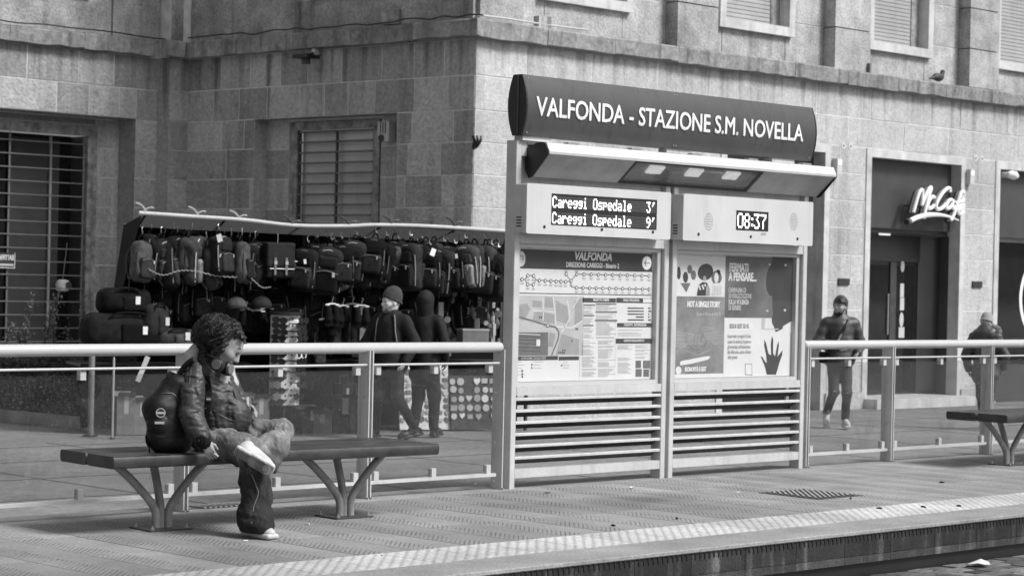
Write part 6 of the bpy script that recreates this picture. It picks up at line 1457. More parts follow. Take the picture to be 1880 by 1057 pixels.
# ================================================================== PEOPLE
def nrmz(v): v = np.array(v, float); return v/np.linalg.norm(v)
def head_prims(C, f, up, s=1.0):
    C = np.array(C, float); f = nrmz(f); l = nrmz(np.cross(up, f)); u = np.cross(f, l); R = np.stack([f, l, u])
    q = lambda a, b, c: C + (f*a + l*b + u*c)*s
    pr = [ell(q(-.012, 0, .022), np.array((.099, .076, .104))*s, R), ell(q(.022, 0, -.040), np.array((.072, .062, .088))*s, R),
          cap(q(.050, -.022, -.088), q(.050, .022, -.088), .030*s, .030*s), ell(q(.070, 0, -.104), np.array((.024, .024, .020))*s, R),
          cap(q(.060, -.040, -.030), q(.060, .040, -.030), .026*s, .026*s), cap(q(.078, -.032, .022), q(.078, .032, .022), .014*s, .014*s)]
    fine = [cap(q(.090, 0, .008), q(.112, 0, -.034), .008*s, .012*s), cap(q(.100, -.010, -.040), q(.100, .010, -.040), .009*s, .009*s), cap(q(.089, -.016, -.068), q(.089, .016, -.068), .0095*s, .0095*s), cap(q(.085, -.014, -.081), q(.085, .014, -.081), .009*s, .009*s)]
    ears = [ell(q(-.005, e*.076, -.012), np.array((.024, .010, .034))*s, R) for e in (-1, 1)]
    neck = [cap(q(-.025, 0, -.07), q(-.045, 0, -.20), .052*s, .056*s)]
    return pr, fine, ears, neck, q, R
def head_fn(C, f, up, s=1.0, neck_to=None, nr=0.054):
    pr, fine, ears, neck, q, R = head_prims(C, f, up, s)
    if neck_to is not None: neck = [cap(q(-.022, 0, -.06), neck_to, .052*s, nr)]
    sock = [cap(q(.098, e*.031, .002), q(.092, e*.034, .000), .011*s, .011*s) for e in (-1, 1)]
    def fn(P):
        d = sdf(pr, P, .03*s); d = smin(d, sdf(neck, P, .02), .03*s); d = smin(d, sdf(fine, P, .012*s), .012*s); d = smin(d, sdf(ears, P, .01), .008*s)
        return -smin(-d, sdf(sock, P, .005)+0.004, .010*s)
    return fn, q, R
def hand_prims(w, d, n, s=1.0, curl=0.5, thumb=1):
    """wrist point, finger direction, palm normal; five unequal bent fingers and a thumb from the palm's side"""
    w = np.array(w, float); d = nrmz(d); n = nrmz(np.array(n) - d*np.dot(n, d)); a = np.cross(d, n)*thumb
    q = lambda x, y, z: w + (d*x + a*y + n*z)*s
    pr = [cap(q(.0, y*.6, 0), q(.078-.006*abs(y/.02), y, 0), .014*s, .012*s) for y in (-.027, -.009, .009, .027)]
    fingers = []
    for y, L in ((.029, .066), (.010, .075), (-.010, .070), (-.028, .055)):
        c1, c2 = curl*0.6, curl*1.3
        k = q(.082, y, 0); m = q(.082 + L*.5*math.cos(c1), y*1.05, L*.5*math.sin(c1)); t = q(.082 + L*.5*math.cos(c1) + L*.5*math.cos(c2), y*1.02, L*.5*math.sin(c1) + L*.5*math.sin(c2))
        fingers += [cap(k, m, .0092*s, .0085*s), cap(m, t, .0085*s, .0070*s)]
    th = [cap(q(.018, .024, .004), q(.048, .048, .014), .013*s, .0105*s), cap(q(.048, .048, .014), q(.082, .050, .030), .0100*s, .0080*s)]
    return pr, fingers, th
def hand_fn(*a, **k):
    pr, fi, th = hand_prims(*a, **k)
    return lambda P: smin(smin(sdf(pr, P, .012), np.min(np.stack([prim(p, P) for p in fi]), 0), .006), sdf(th, P, .008), .008)
def soft_multi(name, material, parent, jobs, off=None, local=False):
    Vs, Fs, o = [], [], 0
    for fn, lo, hi, h in jobs:
        V, Fq = nets(fn, lo, hi, h); Vs.append(V); Fs.append(Fq+o); o += len(V)
    V = np.concatenate(Vs); Fq = np.concatenate(Fs)
    if off is not None: V = V - np.array(off)
    me = bpy.data.meshes.new(name); me.from_pydata(V.tolist(), [], Fq.tolist()); me.materials.append(MATS[material])
    me.polygons.foreach_set('use_smooth', [True]*len(me.polygons)); me.update()
    ob = bpy.data.objects.new(name, me); COL.objects.link(ob); ob.parent = parent
    if off is not None and parent is None: ob.location = off
    return ob
def pb(pr, m):
    pts = []
    for p in pr:
        if p[0] == 'cap': pts += [p[1]-max(p[3], p[4]), p[1]+max(p[3], p[4]), p[2]-max(p[3], p[4]), p[2]+max(p[3], p[4])]
        else: r = np.max(p[2]); pts += [p[1]-r, p[1]+r]
    pts = np.array(pts); return pts.min(0)-m, pts.max(0)+m

def crease(P, freq, seed, n=3, d=None):
    r = np.random.default_rng(seed); out = np.zeros(len(P)); W = P + .5/freq*np.stack([np.sin(P@r.normal(size=3)*freq*0.8 + r.uniform(0, 6)) for _ in range(3)], 1)
    for i in range(n):
        k = r.normal(size=3) if d is None else np.array(d[i % len(d)]) + r.normal(size=3)*.25
        k /= np.linalg.norm(k); ph = W@k*freq*r.uniform(.8, 1.3) + r.uniform(0, 6); out += (np.abs(np.sin(ph)) - .64)*(0.5+0.5*np.sin(P@r.normal(size=3)*freq*.35 + r.uniform(0, 6)))
    return out/n
# ------------------------------------------------------------------ the seated person on the bench
g = lambda x, y, D: np.array(atd(x, y, D))
r_, u_, t_ = np.array(CR), np.array(CU), -np.array(CF)        # picture right, up, towards the camera
base = Vector(atz(430, 985, 0)); base.z = 0
hC = g(417, 633, 13.22); hf = nrmz(r_*0.77 + t_*0.12 - u_*0.66); hup = nrmz(u_ + r_*0.8)
hfn, hq, hR = head_fn(hC, hf, hup, 1.0, g(392, 668, 13.27))
# body core, hidden under the clothes, with the bare head and hands
core = [cap(g(392, 672, 13.28), g(400, 740, 13.28), .10, .11), cap(g(400, 740, 13.28), g(398, 800, 13.28), .11, .13), cap(g(362, 684, 13.12), g(410, 684, 13.42), .05, .05),
        cap(g(358, 686, 13.10), g(346, 756, 13.00), .045, .038), cap(g(346, 756, 13.00), g(375, 812, 12.93), .036, .026), cap(g(412, 690, 13.45), g(432, 735, 13.46), .04, .035), cap(g(432, 735, 13.46), g(447, 742, 13.32), .03, .026),
        cap(g(392, 812, 13.22), g(468, 836, 12.97), .055, .042), cap(g(468, 836, 12.97), g(466, 962, 12.87), .04, .03), cap(g(420, 802, 13.40), g(510, 798, 13.28), .05, .036), cap(g(510, 798, 13.28), g(462, 824, 12.96), .03, .026)]
lo, hi = pb(core, .03)
hw = g(377, 811, 12.925); hd_ = nrmz(r_*0.42 - u_*0.90 + t_*0.05); hn_ = nrmz(-t_*0.75 + r_*0.15 - u_*0.1)
hnd = hand_fn(hw, hd_, hn_, .84, .8, 1)
hw2 = g(446, 742, 13.33); hnd2 = hand_fn(hw2, nrmz(r_*0.9 - u_*0.3 + t_*0.3), nrmz(u_*-0.8 + t_*0.4), .9, .9, -1)
girl = soft_multi('person', 'skin', None, [(lambda P: sdf(core, P, .03), lo, hi, .016), (hfn, hC-.24, hC+.17, .0048), (hnd, hw-.13, hw+.15, .0036), (hnd2, hw2-.12, hw2+.14, .005)], off=base)
tag(girl, 'person with curly dark hair in a leather jacket sitting cross-legged on the bench', 'person')
# eyebrow, lowered lid and lips
for e in (-1, 1):
    MB().tube(bez([hq(.085, e*.014, .030), hq(.086, e*.034, .038), hq(.072, e*.052, .030)], 4), [.003]+[.0042]*7+[.002], 6).build('eyebrow', 'hair', girl)
    MB().tube(bez([hq(.092, e*.016, .000), hq(.092, e*.032, -.006), hq(.080, e*.046, -.001)], 4), [.002]+[.0034]*7+[.0015], 6).build('eyelid', 'hair', girl)
MB().tube(bez([hq(.094, -.020, -.074), hq(.099, 0, -.0715), hq(.094, .020, -.074)], 4), [.002]+[.0062]*7+[.002], 8).build('lips', 'lips', girl, smooth=True)
MB().tube(bez([hq(.088, -.018, -.080), hq(.0945, 0, -.0815), hq(.088, .018, -.080)], 4), [.002]+[.0065]*7+[.002], 8).build('lips', 'lips', girl, smooth=True)
# hair: wavy mass combed back from the brow, with loose strands
hp = [ell(g(404, 606, 13.22), np.array((.138, .100, .092)), np.stack([nrmz(r_ - u_*.32), nrmz(t_), nrmz(u_ + r_*.32)])), ell(g(388, 614, 13.22), (.085, .092, .095)), cap(g(380, 622, 13.20), g(374, 652, 13.20), .052, .030), cap(g(396, 636, 13.14), g(396, 664, 13.125), .026, .014), cap(g(370, 610, 13.25), g(358, 622, 13.25), .042, .022), cap(g(430, 600, 13.19), g(448, 618, 13.18), .032, .010), cap(g(388, 640, 13.28), g(380, 668, 13.26), .045, .034), cap(g(414, 614, 13.14), g(406, 642, 13.125), .034, .020), cap(g(434, 606, 13.16), g(449, 627, 13.16), .024, .009), ell(g(376, 612, 13.22), (.07, .08, .075))]
hflow = nrmz(-r_*0.75 - u_*0.55)
def hair_fn(P):
    a = P@nrmz(np.cross(hflow, t_)); b = P@hflow; c = P@t_
    w = np.sin(a*190 + 2.2*np.sin(b*42) + 1.5*np.sin(c*60)) + .6*np.sin(a*330 + 3*np.sin(b*65+1) + c*90)
    return sdf(hp, P, .028) + .0045*w + .007*wrinkle(P, 38, 3, 5, 1.3)
lo, hi = pb(hp, .02); hair = soft('hair', 'hair', girl, hair_fn, lo, hi, .0062)
def strands(n, mname, name, rad_, seed, Ls=(.07, .13), ns=4, lift=.001):
    r2 = np.random.default_rng(seed); mb = MB()
    for i in range(n):
        az, el = r2.uniform(0, 2*np.pi), r2.uniform(-0.5, 1.5)
        d = nrmz(r_*math.cos(az)*math.cos(el) + t_*math.sin(az)*math.cos(el) + u_*math.sin(el))
        if np.dot(d, r_) > 0.45 and el < 0.2: continue
        p = g(402, 611, 13.22); ln = np.linspace(.02, .2, 60); Q = p[None, :] + d[None, :]*ln[:, None]; sd_ = hair_fn(Q); k = np.argmax(sd_ > 0); p = Q[k] if sd_[k] > 0 else Q[-1]
        fl = nrmz(hflow + r2.normal(size=3)*.35); tang = nrmz(fl - d*np.dot(fl, d)); wv = nrmz(np.cross(tang, d)); L = r2.uniform(*Ls); fq = r2.uniform(45, 80); ph = r2.uniform(0, 6.28); amp = r2.uniform(.004, .010); pts = []
        for j in range(12):
            s = L*j/11; pts.append(p + tang*s - d*(s*s*4.2) + wv*amp*math.sin(s*fq+ph) + d*amp*.6*math.cos(s*fq+ph))
        P2 = np.array(pts); sdv = hair_fn(P2); P2 = P2 + d[None, :]*np.clip(lift-sdv, -.03, .03)[:, None]
        rel = P2 - hC; ff, uu = rel@hR[0], rel@hR[2]
        if ((ff > .015) & (uu < .045)).any() or ((ff > -.02) & (uu < -.05)).any(): continue
        mb.tube([Vector(q) for q in P2], [rad_*.6]+[rad_]*9+[rad_*.7, rad_*.3], ns, caps=False)
    return tag(mb.build(name, mname, girl, smooth=False), kind='stuff')
strands(800, 'hair', 'hair_waves', .0013, 1); strands(420, 'hair_light', 'hair_waves', .0010, 2); strands(260, 'hair', 'hair_locks', .0022, 3, (.11, .17), 4, .002); strands(160, 'hair', 'hair_locks', .0014, 4, (.09, .15), 4, .006)
# hooded top under the jacket
hd = [cap(g(344, 676, 13.20), g(349, 655, 13.22), .030, .036), cap(g(349, 655, 13.22), g(362, 641, 13.24), .038, .036), cap(g(362, 641, 13.24), g(382, 648, 13.30), .034, .03), cap(g(418, 676, 13.33), g(428, 704, 13.32), .035, .035), cap(g(396, 676, 13.30), g(418, 676, 13.33), .055, .04)]
lo, hi = pb(hd, .03); soft('hooded_top', 'hood', girl, lambda P: sdf(hd, P, .03) + .006*wrinkle(P, 45, 8), lo, hi, .009)
# leather jacket
jk = [cap(g(382, 692, 13.27), g(394, 738, 13.27), .112, .128), cap(g(394, 738, 13.27), g(404, 776, 13.26), .130, .140), cap(g(410, 704, 13.30), g(432, 760, 13.24), .070, .085), cap(g(432, 760, 13.24), g(438, 774, 13.24), .082, .070), cap(g(370, 690, 13.22), g(368, 745, 13.22), .080, .085),
      cap(g(362, 680, 13.12), g(406, 684, 13.40), .068, .064), cap(g(378, 666, 13.20), g(400, 674, 13.22), .045, .038)]
sl1 = [cap(g(360, 686, 13.08), g(353, 722, 13.02), .066, .068), cap(g(353, 722, 13.02), g(350, 757, 12.98), .068, .070), cap(g(350, 757, 12.98), g(360, 785, 12.95), .070, .064), cap(g(360, 785, 12.95), g(370, 800, 12.93), .062, .050)]
sl2 = [cap(g(412, 690, 13.44), g(432, 735, 13.48), .075, .07), cap(g(432, 735, 13.48), g(446, 743, 13.37), .065, .05)]
def jacket_fn(P):
    d = smin(sdf(jk, P, .05), sdf(sl2, P, .03), .03); d = smin(d, sdf(sl1, P, .035), .018)
    return d + .006*wrinkle(P, 20, 12, 4, 1.2) - .024*crease(P, 40, 13, 3, (u_+.5*r_, u_-.7*r_, r_+.3*u_)) - .014*crease(P, 84, 14, 3, (u_+.8*r_, u_-.5*r_, u_))
lo, hi = pb(jk+sl1+sl2, .03); jacket = soft('jacket', 'leather', girl, jacket_fn, lo, hi, .0068)
cf = [cap(g(369, 800, 12.93), g(375, 811, 12.925), .050, .044)]; lo, hi = pb(cf, .02); soft('cuff', 'black_cloth', girl, lambda P: sdf(cf, P) + .003*np.sin(P@r_*260), lo, hi, .007)
hm = [cap(g(392, 790, 13.14), g(438, 782, 13.20), .026, .026), cap(g(438, 782, 13.20), g(452, 772, 13.28), .026, .022)]; lo, hi = pb(hm, .02); soft('hem_band', 'leather', girl, lambda P: sdf(hm, P, .03) + .004*wrinkle(P, 60, 2), lo, hi, .009)
# seams and zip drawn as raised welts on the leather
def welt(pxs, D0, name, m, rad_=.0028, n=6):
    pts = []
    for x, y in pxs:
        ro = np.array(ray(x, y)); Ds = np.linspace(D0-.35, D0+.3, 260); P = np.array(CAM)[None, :] + ro[None, :]*Ds[:, None]; s = jacket_fn(P); k = np.argmax(s < 0)
        if s[k] < 0: pts.append(Vector(P[max(k-1, 0)]))
    if len(pts) > 1: MB().tube(bez(pts, n), rad_, 5).build(name, m, jacket if 0 else girl)
welt([(344, 690), (360, 690), (376, 698), (384, 712)], 13.05, 'shoulder_seam', 'leather', .004); welt([(336, 758), (352, 757), (368, 752), (380, 748)], 13.0, 'sleeve_seam', 'leather', .003); welt([(385, 690), (402, 690), (416, 696), (424, 708)], 13.15, 'yoke_seam', 'leather', .003); welt([(405, 676), (420, 700), (433, 730), (438, 765)], 13.2, 'zip', 'dark_metal', .0045); welt([(392, 752), (405, 762), (420, 770), (432, 772)], 13.15, 'pocket_welt', 'leather', .004); welt([(352, 668), (348, 700), (343, 740)], 13.05, 'sleeve_seam', 'leather', .003)
# wide jeans: the standing leg and the leg crossed over it
j1 = [ell(g(398, 806, 13.27), (.175, .17, .10)), cap(g(394, 812, 13.20), g(448, 826, 13.05), .105, .095), cap(g(448, 826, 13.05), g(470, 838, 12.97), .090, .084), cap(g(470, 838, 12.97), g(466, 880, 12.94), .080, .082), cap(g(466, 880, 12.94), g(472, 912, 12.92), .080, .078), cap(g(472, 912, 12.92), g(468, 948, 12.89), .082, .094), cap(g(468, 948, 12.89), g(469, 964, 12.87), .094, .098), cap(g(474, 955, 12.84), g(476, 966, 12.81), .070, .078)]
j2 = [cap(g(420, 800, 13.40), g(470, 796, 13.34), .088, .080), cap(g(470, 796, 13.34), g(517, 790, 13.28), .080, .066), cap(g(517, 790, 13.28), g(511, 822, 13.13), .066, .064), cap(g(511, 822, 13.13), g(501, 858, 13.02), .062, .034), cap(g(496, 808, 13.14), g(474, 822, 12.99), .056, .050)]
cutb = g(468, 972, 12.88)
def jeans_fn(P):
    a = sdf(j1, P, .05) + .007*wrinkle(P, 24, 21, 5, 1.2) - .020*crease(P, 42, 22, 3, (u_+.2*r_, u_-.4*r_, u_+.6*r_)) - .011*crease(P, 95, 26, 3); b = sdf(j2, P, .05) + .006*wrinkle(P, 22, 23, 5, 1.1) - .020*crease(P, 52, 24, 3, (r_+.2*u_, r_+.7*u_, u_+.8*r_)) - .010*crease(P, 105, 25, 3)
    a = np.maximum(a, -(P[:, 2]-0.034))
    return smin(a, b, .02)
lo, hi = pb(j1+j2, .03); soft('jeans', 'denim', girl, jeans_fn, lo, hi, .0075)
def surf(fn, x, y, D0, back=.4, fwd=.4):
    ro = np.array(ray(x, y)); Ds = np.linspace(D0-back, D0+fwd, 300); P = np.array(CAM)[None, :] + ro[None, :]*Ds[:, None]; s = fn(P); k = np.argmax(s < 0)
    return Vector(P[max(k-1, 0)]) if s[k] < 0 else None
for path in ([(492, 800), (484, 812), (478, 822)], [(462, 870), (470, 890), (474, 906), (466, 930), (462, 960)]):
    pts = [surf(jeans_fn, x, y, 13.0) for x, y in path]; pts = [p for p in pts if p]
    if len(pts) > 1: MB().tube(bez(pts, 6), .0028, 5).build('jeans_seam', 'ink_mid', girl)
# trainers
def trainer(heel, toe, upv, s, name, par):
    heel, toe, upv = np.array(heel), np.array(toe), nrmz(upv); L = np.linalg.norm(toe-heel); f = (toe-heel)/L; upv = nrmz(upv - f*np.dot(upv, f)); l = np.cross(upv, f); R = np.stack([f, l, upv]); q = lambda a, b, c: heel + f*a*L + l*b + upv*c
    so = [rbox(q(.30, 0, .016), (L*.30, .036, .014), .013, R), rbox(q(.70, .002, .014), (L*.29, .046, .014), .013, R), ell(q(.86, .0, .014), (L*.135, .043, .015), R)]
    up = [ell(q(.76, 0, .036), (L*.23, .041, .030), R), ell(q(.30, 0, .055), (L*.27, .035, .045), R), cap(q(.22, 0, .06), q(.20, 0, .095), .036, .036), cap(q(.45, 0, .075), q(.68, 0, .055), .034, .034)]
    lo, hi = pb(so, .03); sh = soft(name, 'shoe_white', par, lambda P: sdf(so, P, .02), lo, hi, .006)
    ou = [rbox(q(.30, 0, .002), (L*.285, .033, .005), .004, R), rbox(q(.70, .002, .002), (L*.28, .043, .005), .004, R)]
    lo, hi = pb(ou, .03); soft('outsole', 'sole', par, lambda P: sdf(ou, P, .01), lo, hi, .005)
    lo, hi = pb(up, .03); o = soft('shoe_upper', 'shoe_white', par, lambda P: np.maximum(sdf(up, P, .03), -((P-heel)@upv-.024)), lo, hi, .006)
    return q, f, l, upv, L
hl1 = atz(448, 981, 0.006); d_ = Vector((0.05, -1, 0)).normalized(); to1 = hl1 + d_*0.27
q1, *_ = trainer(hl1, to1, (0, 0, 1), 1, 'shoe_sole', girl)
lx = MB()
for k in range(5): lx.tube(bez([Vector(q1(.52+.06*k, -.030, .070-.006*k)), Vector(q1(.53+.06*k, 0, .098-.009*k)), Vector(q1(.52+.06*k, .030, .070-.006*k))], 3), .0035, 4)
lx.build('laces', 'white_paint', girl)
hl2, to2 = g(430, 826, 12.80), g(490, 861, 12.80); upv = nrmz(-t_*0.80 + u_*0.45 + r_*0.22)
to2 = hl2 + nrmz(to2-hl2)*0.262
q2, f2, l2, up2, LL = trainer(hl2, to2, upv, 1, 'shoe_sole', girl)
# tread on the raised sole: heel bars and forefoot rings
tr = MB()
for k in range(8): a, b2 = q2(.05+.045*k, -.028, -.004), q2(.05+.045*k, .028, -.004); tr.tube([Vector(a), Vector(b2)], .003, 4)
for rad2 in (.010, .020, .030, .038):
    P = [Vector(q2(.72, 0, -.004) + f2*math.cos(a)*rad2*1.15 + l2*math.sin(a)*rad2) for a in np.linspace(0, 2*np.pi, 19)]; tr.tube(P, .0024, 4, caps=False)
tr.build('shoe_tread', 'ink_mid', girl)
# cigarette between the fingers
c0 = g(393, 832, 12.90); o = MB().tube([(0, 0, 0), Vector(nrmz(r_*0.5 - u_*0.25 + t_*0.7)*.05)], .0042, 8).build('cigarette', 'pale'); o.location = Vector(c0); tag(o, 'short white cigarette held in the seated person\'s lowered hand', 'cigarette')
# headphones round the neck
hpn = thing('headphones', Vector(g(405, 672, 13.12)), 'large dark over-ear headphones hung round the seated person\'s neck', 'headphones')
for (x, y, D, n3) in ((399, 669, 13.07, t_*0.85 - r_*0.30 + u_*0.1), (420, 677, 13.16, t_*0.35 + r_*0.75 - u_*0.1)):
    n3 = nrmz(n3); c = g(x, y, D); mb = MB()
    mb.tube([Vector(c - n3*.022), Vector(c - n3*.018), Vector(c + n3*.008), Vector(c + n3*.016)], [.036, .043, .043, .034], 22).build('ear_cup', 'black', hpn, smooth=True)
    MB().tube([Vector(c + n3*.0162), Vector(c + n3*.018)], [.031, .029], 22).build('cup_plate', 'ink_mid', hpn); MB().tube([Vector(c - n3*.040), Vector(c - n3*.034), Vector(c - n3*.0225)], [.030, .038, .036], 18).build('ear_pad', 'black_cloth', hpn, smooth=True)
MB().tube(bez([g(399, 660, 13.08), g(382, 650, 13.16), g(376, 646, 13.32), g(392, 648, 13.44), g(416, 662, 13.40), g(424, 672, 13.24)], 6), .011, 8).build('headband', 'black', hpn, smooth=True)
# the backpack on her back
bk = thing('worn_backpack', Vector(g(305, 832, 13.0)), 'black rucksack with round badge worn by the seated person, resting on the bench', 'backpack')
BD = 13.06
bp_ = [cap(g(326, 706, BD), g(312, 775, BD-.02), .070, .100), cap(g(296, 752, BD-.05), g(298, 800, BD-.04), .090, .092), cap(g(300, 805, BD-.03), g(328, 806, BD), .082, .080), cap(g(310, 712, BD), g(288, 750, BD-.03), .060, .085), cap(g(318, 785, BD+.04), g(330, 812, BD+.06), .09, .07)]
def bag_fn(P): return sdf(bp_, P, .05) + .008*wrinkle(P, 22, 31) + .003*wrinkle(P, 70, 32)
lo, hi = pb(bp_, .03); soft('body', 'nylon', bk, bag_fn, lo, hi, .0095)
pk_ = [cap(g(298, 738, BD-.065), g(294, 778, BD-.075), .055, .072), cap(g(294, 778, BD-.075), g(300, 790, BD-.07), .072, .060)]
bf1 = lambda P: sdf(pk_, P, .04) + .005*wrinkle(P, 26, 35)
lo, hi = pb(pk_, .03); soft('front_pocket', 'nylon', bk, bf1, lo, hi, .0095)
bf2 = lambda P: np.minimum(bag_fn(P), bf1(P))
def on_bag(x, y): return surf(bf2, x, y, 13.0)
def grad(fn, p):
    p = np.array(p); e = .012; return Vector(nrmz([float(fn((p+d)[None, :])[0] - fn((p-d)[None, :])[0]) for d in np.eye(3)*e]))
pts = [on_bag(x, y) for x, y in ((286, 716), (300, 722), (316, 722), (330, 735))]; MB().tube(bez([p for p in pts if p], 6), .004, 5).build('zip', 'dark_metal', bk)
pts = [on_bag(x, y) for x, y in ((272, 790), (292, 802), (315, 797), (336, 780))]; MB().tube(bez([p for p in pts if p], 6), .004, 5).build('seam', 'dark_cloth', bk)
c = on_bag(295, 757); nb = grad(bf2, c); c = c + nb*.006; MB().ring(c, nb, .024, .0045, .003, 26).build('badge_ring', 'ink_light', bk); MB().disc(c - nb*.002, nb, .027, .002, 24).build('badge', 'ink', bk); MB().obox(c + nb*0.003, nb.cross(ZV).normalized(), nb, nb.cross(nb.cross(ZV)).normalized(), .024, .0015, .006).build('badge_bar', 'ink_light', bk)
c = on_bag(293, 776); nb = grad(bf2, c); MB().obox(c + nb*0.004, nb.cross(ZV).normalized(), nb, nb.cross(nb.cross(ZV)).normalized(), .028, .0025, .0075).build('label_patch', 'ink_soft', bk)
MB().tube(bez([g(324, 688, BD), g(312, 684, BD-.02), g(308, 692, BD-.04), g(316, 700, BD-.04)], 5), .009, 6).build('haul_loop', 'black_cloth', bk)
MB().tube(bez([g(268, 800, BD-.08), g(269, 812, BD-.1), g(274, 822, BD-.1), g(274, 832, BD-.09)], 4), .005, 5).build('strap_end', 'black_cloth', bk)
# shoulder strap following the jacket
def strap(pxs, D0, w, name, m):
    P = [surf(jacket_fn, x, y, D0) for x, y in pxs]; P = [p for p in P if p]
    P = bez(P, 6); mb = MB(); L = []
    for i, p in enumerate(P):
        tg = (P[min(i+1, len(P)-1)]-P[max(i-1, 0)]).normalized(); sd_ = tg.cross(Vector(t_)).normalized(); L += [p - sd_*w + Vector(t_)*.004, p + sd_*w + Vector(t_)*.004, p + sd_*w + Vector(t_)*.016, p - sd_*w + Vector(t_)*.016]
    n = len(P); mb.add(L, [(4*i+k, 4*i+(k+1) % 4, 4*(i+1)+(k+1) % 4, 4*(i+1)+k) for i in range(n-1) for k in range(4)] + [(0, 1, 2, 3), (4*n-4, 4*n-3, 4*n-2, 4*n-1)]); return mb.build(name, m, bk)
strap([(352, 662), (362, 658), (372, 668), (378, 690), (382, 712), (384, 735)], 13.08, .022, 'shoulder_strap', 'nylon'); strap([(384, 733), (383, 750), (380, 770)], 13.08, .014, 'strap_webbing', 'nylon')
MB().tube(bez([g(326, 694, BD), g(338, 674, BD), g(350, 663, BD-.02), g(358, 659, BD-.04)], 5), .020, 6).build('shoulder_strap', 'nylon', bk)
c = surf(jacket_fn, 384, 732, 13.08); MB().obox(c + Vector(t_)*.02, CR, CF, CU, .016, .006, .014).build('buckle', 'dark_metal', bk); MB().obox(c + Vector(t_)*.0275, CR, CF, CU, .012, .001, .004).build('buckle_bar', 'ink_light', bk)
# striped cloth purse on her lap
pu = thing('striped_purse', Vector(g(450, 745, 13.25)), 'small pale striped purse held at the seated person\'s waist', 'bag')
pp = [rbox(g(450, 746, 13.30), (.035, .05, .055), .02, np.stack([r_, t_, u_]))]; lo, hi = pb(pp, .03); soft('body', 'grey_cloth', pu, lambda P: sdf(pp, P) + .004*wrinkle(P, 60, 5), lo, hi, .008)
for k in range(2): MB().obox(Vector(g(446+9*k, 742, 13.243)), CR, CF, CU, .007, .002, .045).build('stripe', 'white_paint', pu)

